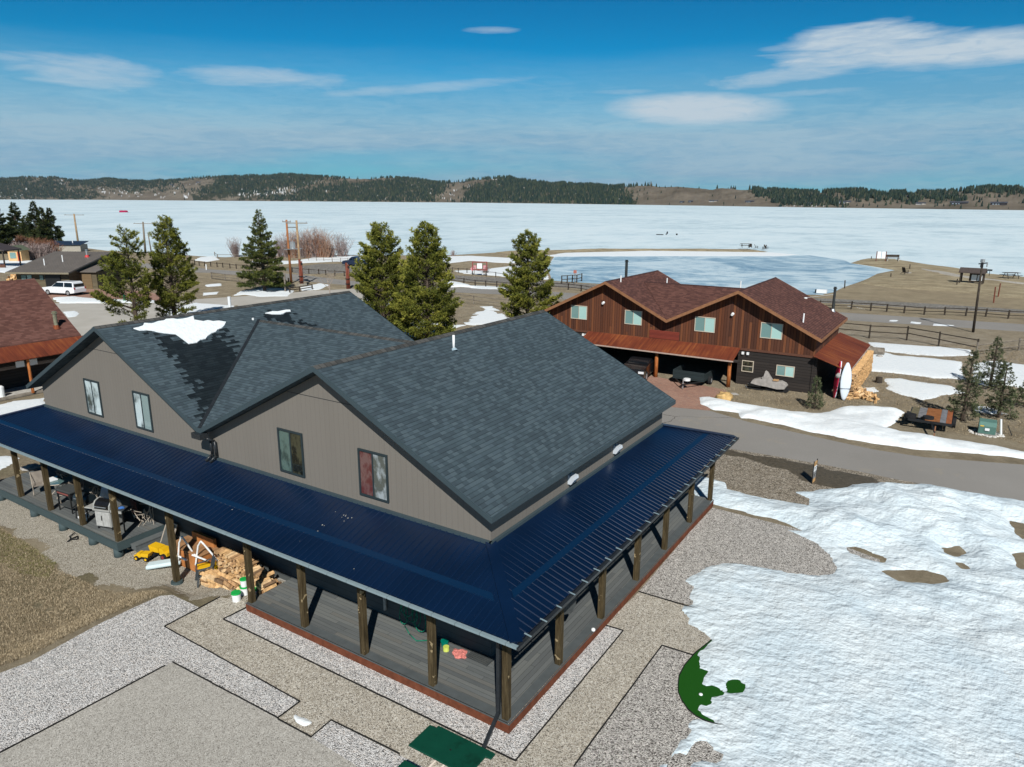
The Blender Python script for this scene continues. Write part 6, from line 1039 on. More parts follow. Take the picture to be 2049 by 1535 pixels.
# ---------------------------------------------------------------- vehicles
tyre = plain('tyre', (.015, .015, .016), .85, bump=0); rim = plain('alloy_rim', (.5, .52, .54), .3, .5, metal=.6, bump=0); carglass = glass('car_glass', (.008, .011, .014), r=.08); lampm = plain('red_lamp', (.35, .02, .02), .3, bump=0); lampw = plain('headlamp_glass', (.7, .72, .74), .15, .5, bump=0)
def bev(o, w_=.05, s=2): b = o.modifiers.new('bevel', 'BEVEL'); b.width = w_; b.segments = s; b.limit_method = 'ANGLE'; return o
def car(loc, yaw, label, paint, kind='suv', cat='car', L_=5.1, W_=1.98, H_=1.88):
    root = thing('parked_car', loc, label, cat); M_ = Matrix.Translation(loc) @ Matrix.Rotation(yaw, 4, 'Z'); h = L_ / 2; y = W_ / 2
    body = [(-h, .42), (-h * 1.01, .95), (-h * .985, 1.12), (h * .38, 1.16), (h * .52, 1.14), (h * .93, 1.0), (h, .82), (h, .42), (h * .75, .32), (-h * .8, .32)]
    m = MB(M_); m.extr(body, lambda a, b: (a, -y, b), lambda a, b: (a, y, b)); bev(m.build('body', paint, root, fix=True), .07)
    top = {'suv': [(-h * .97, 1.12), (-h * .90, H_ - .12), (-h * .8, H_), (h * .02, H_ - .02), (h * .42, 1.14)], 'pickup': [(-h * .12, 1.12), (-h * .08, H_ - .05), (h * .1, H_), (h * .25, H_ - .04), (h * .50, 1.14)], 'car': [(-h * .75, 1.0), (-h * .5, H_ - .08), (-h * .1, H_), (h * .1, H_ - .05), (h * .45, 1.02)]}[kind]
    m = MB(M_); m.extr(top, lambda a, b: (a, -y + .04 + (b - 1.12) * .2, b), lambda a, b: (a, y - .04 - (b - 1.12) * .2, b)); bev(m.build('cabin', paint, root, fix=True), .06)
    x0, x1 = top[0][0], top[-1][0]; mid = (top[2][0] + top[3][0]) / 2; zb, zt_ = 1.17, H_ - .13
    for sg in (-1, 1):
        for a0, a1, b0, b1 in (((x0 * .94, mid * 1.0 - .06, x0 * .9, mid - .06), (mid + .06, x1 - .35, mid + .06, x1 - .82)) [0], (mid + .06, x1 - .18, mid + .06, top[3][0] + .1)):
            f = lambda a, z: (a, sg * (y - .035 - (z - 1.12) * .2), z); g = lambda a, z: (a, sg * (y - .07 - (z - 1.12) * .2), z)
            m = MB(M_); m.add([f(a0, zb), f(a1, zb), f(b1, zt_), f(b0, zt_), g(a0, zb), g(a1, zb), g(b1, zt_), g(b0, zt_)], [(0, 1, 2, 3), (7, 6, 5, 4), (0, 4, 5, 1), (1, 5, 6, 2), (2, 6, 7, 3), (3, 7, 4, 0)]); m.build('side_window', carglass, root, fix=True)
    p, q = top[3], top[4]; m = MB(M_); m.extr([(p[0] + .09, p[1] - .08), (q[0] + .0, q[1] + .08), (q[0] - .06, q[1] + .06), (p[0] + .03, p[1] - .1)], lambda a, b: (a + .03, -y + .2, b), lambda a, b: (a + .03, y - .2, b)); m.build('windscreen', carglass, root, fix=True)
    if kind == 'suv': m = MB(M_); m.box(-h * .985, -h * .955, -y + .22, y - .22, 1.22, H_ - .28); m.build('rear_window', carglass, root)
    for sg in (-1, 1):
        MB(M_).box(-h * 1.012, -h * .985, sg * (y - .12) - .1, sg * (y - .12) + .1, .85, 1.12).build('tail_lamp', lampm, root); MB(M_).box(h * .97, h * 1.006, sg * (y - .22) - .2, sg * (y - .22) + .2, .72, .88).build('headlight', lampw, root)
        for wx in (-h * .60, h * .62):
            w_ = MB(M_).cyl((wx, sg * (y - .2), .38), (wx, sg * (y + .012), .38), .38, .38, 18).build('wheel', tyre, root); MB(M_).cyl((wx, sg * (y - .02), .38), (wx, sg * (y + .022), .38), .24, .22, 12).build('rim', rim, w_)
    MB(M_).box(h * .99, h * 1.015, -y + .5, y - .5, .55, .8).build('grille', blackm, root)
    return root
white_car = plain('white_car_paint', (.75, .77, .79), .25, .5, bump=0, var=.02, coat=.6); car((*(((-97.975,35.145)[0] + (-94.582,36.212)[0]) / 2 - .1, ((-97.975,35.145)[1] + (-94.582,36.212)[1]) / 2 + .9), 0), math.atan2(-.99, -3.28), 'large white sport utility car parked by the ranch house garage', white_car, L_=5.6)
blue_car = plain('dark_blue_paint', (.012, .022, .05), .3, .5, bump=0, coat=.5); car((*(-95.159,91.223), 0), math.atan2(-.35, -.9), 'dark blue pickup truck half hidden by the joined pines', blue_car, 'pickup', 'truck', L_=5.4, H_=1.85)
black_car = plain('black_car_paint', (.012, .012, .014), .25, .5, bump=0, coat=.5); car((-12.0, 36.6, 0), R(-82), 'black car nosed out from under the rust porch roof', black_car, 'car', L_=4.3, W_=1.75, H_=1.4)
# box trailer in front of the brown house
bt = thing('utility_trailer', (-8.0, 37.2, 0), 'black box trailer parked under the rust-coloured porch roof', 'trailer'); slat = cells('dark_green_slats', 20, .12, [srgb(34,44,46), srgb(40,50,52)], gap=.15, gapdark=.4, bump=.5)
m = MB(); m.box(-9.2, -6.9, 36.05, 36.12, .38, 1.02); m.box(-9.2, -9.13, 36.12, 38.2, .38, 1.02); m.box(-6.97, -6.9, 36.12, 38.2, .38, .9); m.build('side_panel', slat, bt); MB().box(-9.13, -6.97, 36.12, 38.2, .38, .44).build('trailer_bed', grey_wood, bt)
m = MB(); m.beam((-9.0, 36.1, .36), (-7.95, 34.6, .36), .07, .08); m.beam((-7.1, 36.1, .36), (-7.95, 34.6, .36), .07, .08); m.build('tongue', blackm, bt); MB().cyl((-7.95, 34.75, .05), (-7.95, 34.75, .75), .04, .04, 8).build('jack', steel, bt); MB().cyl((-7.75, 34.95, .62), (-7.75, 34.95, .76), .24, .24, 14).build('spare_lid', whitep, bt)
for x_ in (-9.32, -6.78): w_ = MB().cyl((x_ - .09, 37.2, .3), (x_ + .09, 37.2, .3), .3, .3, 16).build('wheel', tyre, bt); MB().cyl((x_ - .1, 37.2, .3), (x_ + .1, 37.2, .3), .15, .15, 10).build('rim', rim, w_)
# flatbed trailer on the grass
ft = thing('flatbed_trailer', (7.2, 35, 0), 'old flatbed trailer with patchy wooden deck in front of the tall spruce', 'trailer'); bx_, wx_ = (6.15, 8.28), [6.15, 6.55, 6.95, 7.7, 8.0, 8.28]; bc = [srgb(104,98,78), srgb(120,120,122), srgb(140,92,58), srgb(116,118,122), srgb(146,90,60)]
for i in range(5): 
    y0_, y1_ = 33.5, 36.2; m = MB(); m.box(wx_[i] + .004, wx_[i+1] - .004, y0_ + .5 * (i < 2), y1_ + i * .12, .60, .65); m.build('deck_board', plain('trailer_board_%s' % 'abcde'[i], bc[i], .9, .1, var=.3, scale=5), ft)
m = MB(); m.box(6.1, 8.32, 33.42, 33.5, .48, .62); m.box(6.1, 6.16, 33.5, 36.4, .48, .59); m.box(8.28, 8.34, 33.5, 36.7, .48, .59); m.box(6.16, 8.28, 34.9, 34.96, .48, .59); m.build('frame', blackm, ft)
for x_, y_ in ((6.2, 33.9), (7.1, 33.85)): MB().cyl((x_, y_, .55), (x_, y_, .78), .3, .3, 14).build('tyre', tyre, ft)
for x_ in (6.0, 8.42): MB().cyl((x_ - .08, 35.1, .3), (x_ + .08, 35.1, .3), .3, .3, 14).build('wheel', tyre, ft)
m = MB(); m.beam((7.3, 33.45, .52), (7.55, 32.0, .42), .08, .08); m.build('tongue', blackm, ft); MB().beam((7.55, 32.05, .02), (7.55, 32.05, .75), .06, .06).build('jack', plain('rusty_iron', (.22, .10, .05), .8), ft)
# covered snowmobile
sm_ = thing('covered_snowmobile', (-2.75, 37.8, 0), 'snowmobile under a grey cover beside the brown house wall', 'snowmobile'); prof = [(-3.93,0.40),(-3.75,0.75),(-3.35,0.92),(-3.12,0.99),(-3.23,1.11),(-3.15,1.31),(-3.08,2.79),(-2.64,0.91),(-2.49,0.75),(-2.15,0.73),(-1.91,0.69),(-1.80,0.56),(-2.08,0.31),(-2.57,0.23),(-3.09,0.27),(-3.70,0.21)]
prof = [(-4.02,.42),(-3.9,.66),(-3.55,.78),(-3.25,.8),(-3.32,.92),(-3.2,.98),(-3.12,1.38),(-2.98,1.3),(-2.78,.98),(-2.6,.72),(-2.3,.74),(-2.0,.78),(-1.72,.66),(-1.6,.5),(-1.7,.3),(-2.2,.24),(-2.9,.32),(-3.5,.34)]
m = MB(); m.extr(prof, lambda a, b: (a, 37.42 + (b - .3) * .22, b), lambda a, b: (a, 38.18 - (b - .3) * .22, b)); bev(m.build('cover', plain('grey_canvas', (.30, .28, .26), .95, .1, var=.2, scale=5, bump=.5), sm_, fix=True), .05)
for y_ in (37.42, 38.14): m = MB(); m.tube([(-4.35, y_, .22), (-4.2, y_, .06), (-3.2, y_, .06), (-3.05, y_, .12)], .05, 6); m.build('ski', blackm, sm_)
m = MB(); m.extr([(-3.0, .08), (-2.8, .34), (-1.6, .34), (-1.42, .2), (-1.6, .05), (-2.85, .05)], lambda a, b: (a, 37.6, b), lambda a, b: (a, 38.0, b)); m.build('track', tyre, sm_, fix=True); MB().box(-4.15, -3.3, 37.5, 38.1, .2, .42).build('nose', blackm, sm_)
MB().box(-2.55, -2.2, 37.6, 37.95, .78, .84).build('load', plain('split_wood', (.45, .27, .13), .9, var=.4, scale=9), sm_)
# paddle boards
def board(b, tp, wd, ang, label, stripe=None):
    b3, t3 = Vector((*b, .02)), Vector(tp); ax = (t3 - b3); L_ = ax.length; ax.normalize(); s_ = Vector((math.cos(ang), math.sin(ang), 0)); s_ = (s_ - ax * s_.dot(ax)).normalized(); n_ = ax.cross(s_)
    def shape(k0, k1, off, th):
        m = MB(); vs = []; ns = 18; nr = 10
        for i in range(ns + 1):
            t_ = i / ns; w_ = wd / 2 * max(.02, (math.sin(math.pi * min(1, t_ * .96 + .02))) ** .62); c = b3 + ax * (L_ * t_) + n_ * (.18 * (t_ - .55) ** 2)
            for j in range(nr): a_ = 2 * math.pi * j / nr; vs.append(c + s_ * (w_ * math.cos(a_) * k0) + n_ * (th * math.sin(a_) + off))
        fs = [(i * nr + j, i * nr + (j+1) % nr, (i+1) * nr + (j+1) % nr, (i+1) * nr + j) for i in range(ns) for j in range(nr)] + [tuple(range(nr))[::-1], tuple(range(ns * nr, ns * nr + nr))]
        m.add(vs, fs); return m
    t_ = thing('paddle_board', b3, label, 'paddle board', 'boards leaning on the lean-to'); shape(1, 1, 0, .06).build('board', plain('pale_board', (.68, .75, .82), .3, .4, bump=0, var=.02), t_, smooth=True, fix=True)
    if stripe: shape(.93, 1, -.035, .045).build('stripe', stripe, t_, smooth=True, fix=True)
    m = MB(); c = b3 + ax * L_ * .32; m.beam(c - s_ * wd * .52, c + s_ * wd * .52, .16, .02, up=ax); m.build('strap', blackm, t_)
board((1.378,38.113), (1.53,38.13,2.57), .72, R(-58), 'white and red paddle board leaning edge-on against the rust roof', plain('crimson', (.55, .02, .06), .4, bump=0))
board((2.045,37.814), (2.03,37.81,2.59), .72, R(25), 'plain white paddle board facing the road, right of the red one')
# ---------------------------------------------------------------- firewood
woodA = plain('fresh_split_wood', (.58, .36, .17), .9, .1, var=.35, scale=9, bump=.4); woodB = plain('darker_split_wood', (.40, .24, .12), .9, .1, var=.4, scale=9, bump=.4)
def log_mesh(seed, L_=.42, r_=.085):
    q = random.Random(seed); m = MB(); k = q.choice((3, 4, 5, 6)); vs = []
    for x_ in (-L_/2, L_/2):
        for j in range(k): a = 2 * math.pi * j / k + q.uniform(-.2, .2) * 0; vs.append((r_ * math.cos(a) * (1.1 if k == 3 else 1), x_, r_ * math.sin(a)))
    m.add(vs, [tuple(range(k)), tuple(range(2 * k - 1, k - 1, -1))] + [(j, j + k, (j+1) % k + k, (j+1) % k) for j in range(k)]); return m
protos = []
woodC = plain('pale_split_wood', (.68, .47, .26), .9, .1, var=.3, scale=9, bump=.4); woodD = plain('bark_side_wood', (.19, .12, .07), .9, .1, var=.4, scale=9, bump=.4)
for i in range(8): o = log_mesh(i).build('log', (woodA, woodC, woodB, woodA, woodD, woodC, woodA, woodB)[i], fix=True); protos.append(o.data); bpy.data.objects.remove(o)
def woodpile(root, spots, nmax=95):
    rest = MB(); k = 0
    for (x, y, z, rz_, rx_, sc_) in spots:
        k += 1; q = rnd.randrange(8)
        if k <= nmax:
            o = bpy.data.objects.new('log', protos[q]); COL.objects.link(o); o.parent = root; o.location = Vector((x, y, z)) - Vector(root.location); o.rotation_euler = (rx_, rnd.uniform(0, 6), rz_) if False else Matrix.Rotation(rz_, 3, 'Z').to_euler(); o.rotation_euler = (Matrix.Rotation(rz_, 3, 'Z') @ Matrix.Rotation(rx_, 3, 'X') @ Matrix.Rotation(rnd.uniform(0, 6), 3, 'Y')).to_euler(); o.scale = (sc_, rnd.uniform(.9, 1.08), sc_)
        else:
            M_ = Matrix.Translation((x, y, z)) @ Matrix.Rotation(rz_, 4, 'Z') @ Matrix.Rotation(rx_, 4, 'X') @ Matrix.Rotation(rnd.uniform(0, 6), 4, 'Y') @ Matrix.Diagonal((sc_, 1, sc_, 1)); rest.M = M_; l_ = log_mesh(q); rest.add(l_.v, l_.f)
    if rest.v: rest.build('log_rows', woodA, root)['kind'] = 'stuff'
ws = thing('firewood_stack', (-11.9, 1.3, -.36), 'tall stack of split firewood against the dark wall behind the green-lidded buckets', 'firewood'); sp_l = []
for r_i in range(10):
    for c_i in range(21):
        x = -13.1 + c_i * .145 + (r_i % 2) * .07; z = -.30 + r_i * .128
        if z < (.80 if x < -11.3 else .55 if x < -10.6 else .3) + rnd.uniform(-.06, .05): sp_l.append((x + rnd.uniform(-.02, .02), 1.3 + rnd.uniform(-.05, .04), z, R(rnd.uniform(-7, 7)), 0, rnd.uniform(.62, .98)))
sp_l.sort(key=lambda s: -s[2]); woodpile(ws, sp_l)
ws2 = thing('firewood_stack', (-12.4, .75, -.36), 'low front row of firewood lying lengthwise before the tall stack', 'firewood'); sp_l = []
for r_i in range(4):
    for c_i in range(5 - (r_i > 2)):
        for d_i in range(3): sp_l.append((-13.1 + c_i * .44 + rnd.uniform(-.04, .04) + d_i * .06, .55 + d_i * .15, -.28 + r_i * .13, R(90 + rnd.uniform(-12, 12)), 0, rnd.uniform(.85, 1.1)))
woodpile(ws2, sp_l)
ws3 = thing('firewood_stack', (-10.1, 1.2, -.36), 'short end row of firewood beside the front deck', 'firewood'); sp_l = []
for r_i in range(7):
    for c_i in range(4): sp_l.append((-10.55 + c_i * .15, .95 + rnd.uniform(-.05, .05), -.28 + r_i * .125, R(rnd.uniform(-8, 8)), 0, rnd.uniform(.85, 1.1)))
woodpile(ws3, sp_l)
lw = thing('firewood_wall', (2.0, 43, 0), 'long wall of stacked firewood under the outer edge of the rust lean-to', 'firewood'); sp_l = []
for r_i in range(12):
    for c_i in range(62): sp_l.append((2.28 + rnd.uniform(-.04, .04), 38.3 + c_i * .16 + (r_i % 2) * .08, .1 + r_i * .135, R(90), 0, rnd.uniform(.85, 1.05)))
sp_l.sort(key=lambda s: s[1]); woodpile(lw, sp_l)
hp_ = thing('firewood_heap', (*(2.903,38.678), 0), 'loose heap of split firewood beside the white paddle board', 'firewood'); cx0, cy0 = (2.746,39.172); sp_l = []
for k in range(150):
    rr_ = abs(rnd.gauss(0, .5)); a = rnd.uniform(0, 6.28); z = max(.06, .62 - rr_ * .55) * rnd.uniform(.3, 1); sp_l.append((cx0 + rr_ * 1.15 * math.cos(a) + .1, cy0 + rr_ * math.sin(a) + .2, z, rnd.uniform(0, 3), rnd.uniform(-.5, .5), rnd.uniform(.8, 1.2)))
sp_l.sort(key=lambda s: -s[2]); woodpile(hp_, sp_l)
rp = thing('firewood_heap', (*(-105.830,37.939), 0), 'big sloping heap of orange firewood behind the white car', 'firewood'); cx0, cy0 = (-106.757,38.776); dx_, dy_ = Vector((.861, .508)), Vector((-.508, .861)); sp_l = []
for k in range(240):
    u = rnd.uniform(-5, 2.2); v = rnd.gauss(0, .5); z = max(.08, (1.5 - u * .12 if u < 0 else 1.4 - u * .5) - abs(v) * 1.1) * rnd.uniform(.6, 1); sp_l.append((cx0 + .861 * u - .508 * v, cy0 + .508 * u + .861 * v, z, rnd.uniform(0, 3), rnd.uniform(-.4, .4), 2.0))
sp_l.sort(key=lambda s: -s[2]); woodpile(rp, sp_l)
# ---------------------------------------------------------------- stones, logs, small yard things
def rock(loc, r_, sz, mat, name, label, cat='rock', seed=2, group=None):
    m = MB(); m.ball((0, 0, 0), r_, sz, 9, 6, .45); o = m.build(name, mat, smooth=False); o.location = loc; return setp(o, label, cat, group)
stone = plain('grey_stone', (.36, .34, .31), .9, .1, var=.25, scale=5, bump=.5); ystone = plain('yellow_stone', (.50, .33, .14), .9, .1, var=.4, scale=3, bump=.5)
rock((*(-30.431,2.716), -.3), .42, .45, stone, 'rock', 'flat pale rock on the grass behind the left deck post'); rock((*(-4.723,33.764), .1), .62, .62, ystone, 'boulder', 'yellow boulder half buried at the end of the snow bank'); rock((*(-4.557,35.394), 0), .34, .22, stone, 'rock', 'flat pale stone on the grass right of the yellow boulder')
lg = MB().cyl((1.25, 54.9, .35), (2.6, 55.3, .35), .36, .33, 12).build('log_section', grey_wood, smooth=False); setp(lg, 'thick grey log section on the ground beyond the lean-to', 'log'); rock((2.4, 54.2, .1), .3, .5, stone, 'rock', 'stone beside the thick grey log section')
st_ = MB().cyl((*(3.407,44.514), 0), (*(3.407,44.514), .42), .24, .22, 12).build('stump', dark_wood); setp(st_, 'short cut stump on the thin snow right of the woodpile', 'stump')
m = MB()
for k in range(46): a = k / 46 * 6.283; m.ball((10.02 + .75 * math.cos(a) * rnd.uniform(.85, 1.15), 34.75 + .55 * math.sin(a) * rnd.uniform(.8, 1.2), .03), rnd.uniform(.05, .09), .7, 6, 4, .4)
setp(m.build('pebble_ring', plain('white_pebbles', (.6, .58, .54), .9)), 'ring of white pebbles round the green transformer', 'pebbles', kind='stuff')
tb = thing('transformer_box', (10.02, 34.7, 0), 'green ground transformer box with a white label', 'transformer box'); m = MB(); m.extr([(34.5, .06), (34.42, .55), (34.62, .74), (35.25, .78), (35.3, .06)], lambda a, b: (9.6, a, b), lambda a, b: (10.45, a, b)); bev(m.build('cabinet', pale_green, tb, fix=True), .02, 1)
MB().box(9.92, 10.14, 34.41, 34.45, .28, .42).build('label_plate', whitep, tb); MB().box(9.68, 9.86, 34.415, 34.45, .5, .56).build('warning_label', plain('yellow_label', (.7, .45, .05)), tb); MB().box(9.5, 10.55, 34.4, 35.4, -.02, .058).build('pad', conc, tb)
# fire hydrant seen through the pine
q = (-82.711,37.256); hy = thing('fire_hydrant', (*q, 0), 'green fire hydrant behind the sparse left pine', 'hydrant'); grn_ = plain('hydrant_green', (.01, .16, .09), .5); MB().cyl((*q, 0), (*q, .75), .16, .14, 10).ball((*q, .78), .17).build('barrel', grn_, hy); MB().cyl((q[0] - .28, q[1], .5), (q[0] + .28, q[1], .5), .08, .08, 8).build('nozzle', grn_, hy)
# ---------------------------------------------------------------- far shelter, shed, kiosk and benches
sh = thing('open_shelter', (*(-147.053,50.406), 0), 'open picnic shelter with dark roof at the left edge', 'shelter'); q = (-145.641,50.151); 
M_ = Matrix.Translation((*q, 0)) @ Matrix.Rotation(R(33), 4, 'Z'); m = MB(M_); m.extr([(-7, 3.55), (-3, 4.5), (1.2, 3.35), (1.2, 3.15), (-3, 4.3), (-7, 3.35)], lambda a, b: (a, -1.5, b), lambda a, b: (a, 3.5, b)); m.build('roof', plain('shelter_roof', srgb(64,58,60), .8), sh, fix=True)
for a, b in ((-.9, -1.2), (.7, -1.2), (.7, 3.2), (-5, -1.2)): MB(M_).box(a - .1, a + .1, b - .1, b + .1, 0, 3.3).build('post', dark_wood, sh)
MB(M_).box(-7, .9, -1.5, -1.3, -.3, .75).build('low_wall', plain('brown_low_wall', srgb(92,62,48), .9), sh)
q = (-158.416,57.470); M_ = Matrix.Translation((*q, 0)) @ Matrix.Rotation(R(33), 4, 'Z'); sd_o = thing('small_shed', (*q, 0), 'small tan shed with green roof and red door beside the shelter', 'shed')
MB(M_).box(-1.5, 1.2, 0, 2.5, 0, 2.3).build('wall', plain('tan_shed_wall', srgb(206,168,120), .8), sd_o); m = MB(M_); m.extr([(-1.8, 2.3), (-.15, 3.3), (1.5, 2.3)], lambda a, b: (a, -.3, b), lambda a, b: (a, 2.8, b)); m.build('roof', plain('moss_green_roof', srgb(92,100,82), .9), sd_o, fix=True); MB(M_).box(.45, 1.0, -.05, -.004, 0, 2.0).build('door', plain('red_door', srgb(170,60,36), .7), sd_o); MB(M_).box(-1.1, .1, -.06, -.004, .7, 1.9).build('window', gl_mintd, sd_o)
q = (-181.397,78.826); M_ = Matrix.Translation((*q, 0)) @ Matrix.Rotation(R(40), 4, 'Z'); lo_ = thing('lakeside_shed', (*q, 0), 'low shed with dark flat roof behind the ranch house ridge', 'shed'); MB(M_).box(-4, 4, -2, 2, 0, 1.7).build('wall', plain('pale_shed_wall', (.35, .33, .28)), lo_); m = MB(M_); m.extr([(-2.3, 1.6), (2.3, 2.3), (2.3, 2.4), (-2.3, 1.72)], lambda a, b: (-4.3, a, b), lambda a, b: (4.3, a, b)); m.build('roof', plain('dark_blue_roof', (.02, .03, .05), .4), lo_, fix=True); MB(M_).cyl((1.5, 0, 2), (1.5, 0, 2.8), .1, .1, 8).build('vent_pipe', whitep, lo_)
def picnic(q, z, yaw, mat, label, sc_=1.0, legm=None, name='picnic_table'):
    t_ = thing(name, (*q, z), label, 'picnic table'); M_ = Matrix.Translation((*q, z)) @ Matrix.Rotation(yaw, 4, 'Z') @ Matrix.Scale(sc_, 4)
    MB(M_).box(-.92, .92, -.38, .38, .70, .745).build('tabletop', mat, t_)
    for s_ in (-1, 1): MB(M_).box(-.92, .92, s_ * .7 - .13, s_ * .7 + .13, .41, .45).build('bench', mat, t_)
    for a in (-.62, .62):
        for s_ in (-1, 1): m = MB(M_); m.beam((a, s_ * .2, .7), (a, s_ * .62, .0), .05, .05); m.build('leg', legm or mat, t_)
        MB(M_).beam((a, -.72, .385), (a, .72, .385), .05, .05).build('brace', legm or mat, t_)
    return t_
def plastic_top(): 
    t = NT('green_plastic_top'); d = t.noise(2.2, 3, .6); t.col(t.ramp(d, [(.25, (.001, .018, .010)), (.42, (.002, .05, .03)), (.8, (.003, .062, .037))])); return t.set(.55, .3)
gpl = plastic_top(); pt = thing('picnic_table', (-.37, -1.85, 0), 'green plastic picnic table with two benches at the bottom edge', 'picnic table')
m = MB().prism([(-1.27, -2.28), (.36, -2.28), (.42, -2.2), (.42, -1.6), (.56, -1.6), (.56, -1.42), (-1.08, -1.42), (-1.08, -1.5), (-1.27, -1.5)], .70, .745); bev(m.build('tabletop', gpl, pt, fix=True), .012, 2)
for y0_, y1_, nm in ((-2.70, -2.42, 'bench'), (-1.15, -.9, 'bench')): 
    if y0_ < -2: bev(MB().box(-1.27, .5, y0_, y1_, .40, .445).build('bench', gpl, pt), .012)
    else: pass
bev(MB().box(-1.0, .4, -1.52, -1.44, .6, .69).build('table_rim', gpl, pt), .01)
MB().cyl((-.36, -1.88, .744), (-.36, -1.88, .752), .022, .022, 10).build('umbrella_hole', blackm, pt); legm_ = plain('beige_steel_tube', (.68, .60, .52), .4, .4, bump=0)
for a in (-.95, -.7): m = MB(); m.tube([(a, -1.6, .7), (a, -1.5, .03), (a, -2.62, .03), (a, -2.6, .40)], .028, 8); m.build('leg', legm_, pt)
for a in (.2, .4): m = MB(); m.tube([(a, -2.0, .7), (a, -1.9, .3), (a, -1.5, .03), (a, -2.62, .03), (a, -2.6, .40)], .028, 8); m.build('leg', legm_, pt)
picnic((13.448,133.167), .45, R(30), dark_wood, 'dark wooden picnic table on the grass at the far right shore', 1.35)
def chair_a(q, z, yaw, label, sc_=1.1):
    t_ = thing('deck_chair', (*q, z), label, 'chair', 'chairs and table at the end of the spit' if z < .55 and q[1] > 170 else None); M_ = Matrix.Translation((*q, z)) @ Matrix.Rotation(yaw, 4, 'Z') @ Matrix.Scale(sc_, 4)
    m = MB(M_); m.add([(-.3, -.1, .3), (.3, -.1, .3), (.3, .45, .22), (-.3, .45, .22), (-.3, -.1, .26), (.3, -.1, .26), (.3, .45, .18), (-.3, .45, .18)], [(0, 1, 2, 3), (7, 6, 5, 4), (0, 4, 5, 1), (1, 5, 6, 2), (2, 6, 7, 3), (3, 7, 4, 0)]); m.build('seat', dark_wood, t_)
    MB(M_).beam((0, .38, .2), (0, .75, 1.0), .55, .05, up=(0, 1, 0)).build('backrest', dark_wood, t_)
    for s_ in (-.32, .32): MB(M_).box(s_ - .04, s_ + .04, -.15, .55, .5, .54).build('armrest', dark_wood, t_); MB(M_).box(s_ - .04, s_ + .04, -.12, -.04, 0, .5).build('leg', dark_wood, t_); MB(M_).beam((s_, .0, .28), (s_, .85, .0), .07, .05).build('leg', dark_wood, t_)
    return t_
chair_a((-44.073,188.994), .45, R(200), 'dark wooden chair beside the bench table at the end of the spit'); chair_a((-41.965,188.065), .4, R(100), 'lone dark chair in the middle of the spit end'); chair_a((-40.118,186.991), .35, R(-60), 'left chair of the back-to-back pair at the tip of the spit'); chair_a((-39.344,187.559), .35, R(70), 'right chair of the back-to-back pair at the tip of the spit'); chair_a((-1.886,131.030), .6, R(150), 'dark reclined chair on the gravel clearing of the point')
picnic((-45.197,188.167), .42, R(25), dark_wood, 'dark bench table at the end of the spit', 1.5)
def bench(q, z, label): 
    t_ = thing('park_bench', (*q, z), label, 'bench'); M_ = Matrix.Translation((*q, z)) @ Matrix.Rotation(R(25), 4, 'Z') @ Matrix.Scale(1.5, 4); MB(M_).box(-.9, .9, -.2, .2, .42, .47).build('seat', dark_wood, t_); MB(M_).box(-.9, .9, .16, .22, .55, .9).build('backrest', dark_wood, t_)
    for s_ in (-.75, .75): MB(M_).box(s_ - .06, s_ + .06, -.18, .2, 0, .42).build('leg', stone, t_); MB(M_).box(s_ - .04, s_ + .04, .12, .2, .42, .9).build('back_post', dark_wood, t_)
bench((-6.966,163.217), .35, 'dark park bench near the tip of the grassy point')
q = (-8.974,160.192); ps = thing('notice_boards', (*q, .3), 'pair of white notice boards at the tip of the grassy point', 'sign'); M_ = Matrix.Translation((*q, .3)) @ Matrix.Rotation(R(25), 4, 'Z')
for s_ in (-.95, .95): MB(M_).box(s_ - .06, s_ + .06, -.06, .06, 0, 2.2).build('post', redlog, ps)
for s_ in (-.45, .45): MB(M_).box(s_ - .36, s_ + .36, -.03, .03, .7, 2.15).build('board', whitep, ps)
q = (8.159,121.076); ki = thing('information_kiosk', (*q, .55), 'dark timber information kiosk with two white panels', 'kiosk'); M_ = Matrix.Translation((*q, .45)) @ Matrix.Rotation(R(-6), 4, 'Z')
m = MB(M_); m.extr([(-1.1, 1.75), (0, 2.4), (1.1, 1.75), (1.1, 1.62), (0, 2.27), (-1.1, 1.62)], lambda a, b: (-1.9, a, b), lambda a, b: (1.7, a, b)); m.build('roof', plain('kiosk_roof', (.07, .055, .05), .9), ki, fix=True)
for a, b in ((-1.6, -.8), (-1.6, .8), (1.4, -.8), (1.4, .8), (-.4, -.0)): MB(M_).box(a - .09, a + .09, b - .09, b + .09, 0, 1.75).build('post', dark_wood, ki)
MB(M_).box(-.4, 1.4, -.1, .0, .25, 1.6).build('back_board', dark_wood, ki)
for a in (-.2, .62): MB(M_).box(a, a + .7, -.14, -.102, .45, 1.35).build('panel', whitep, ki)
q = (10.454,136.583); bq = thing('park_grill', (*q, .5), 'small black park grill on a post left of the picnic table', 'grill'); MB().cyl((*q, .4), (*q, 1.3), .05, .05, 6).build('post', blackm, bq); MB().box(q[0] - .35, q[0] + .35, q[1] - .25, q[1] + .25, 1.3, 1.55).build('firebox', blackm, bq)
q = (-9.692,97.373); dc = thing('dock_section', (*q, 0), 'white dock float standing at the near edge of the pond', 'dock float'); MB().box(q[0] - .75, q[0] + .6, q[1] - .3, q[1] + .3, .1, .62).build('float', whitep, dc); MB().box(q[0] - .95, q[0] - .752, q[1] - .3, q[1] + .3, .1, .58).build('end_cap', blackm, dc)
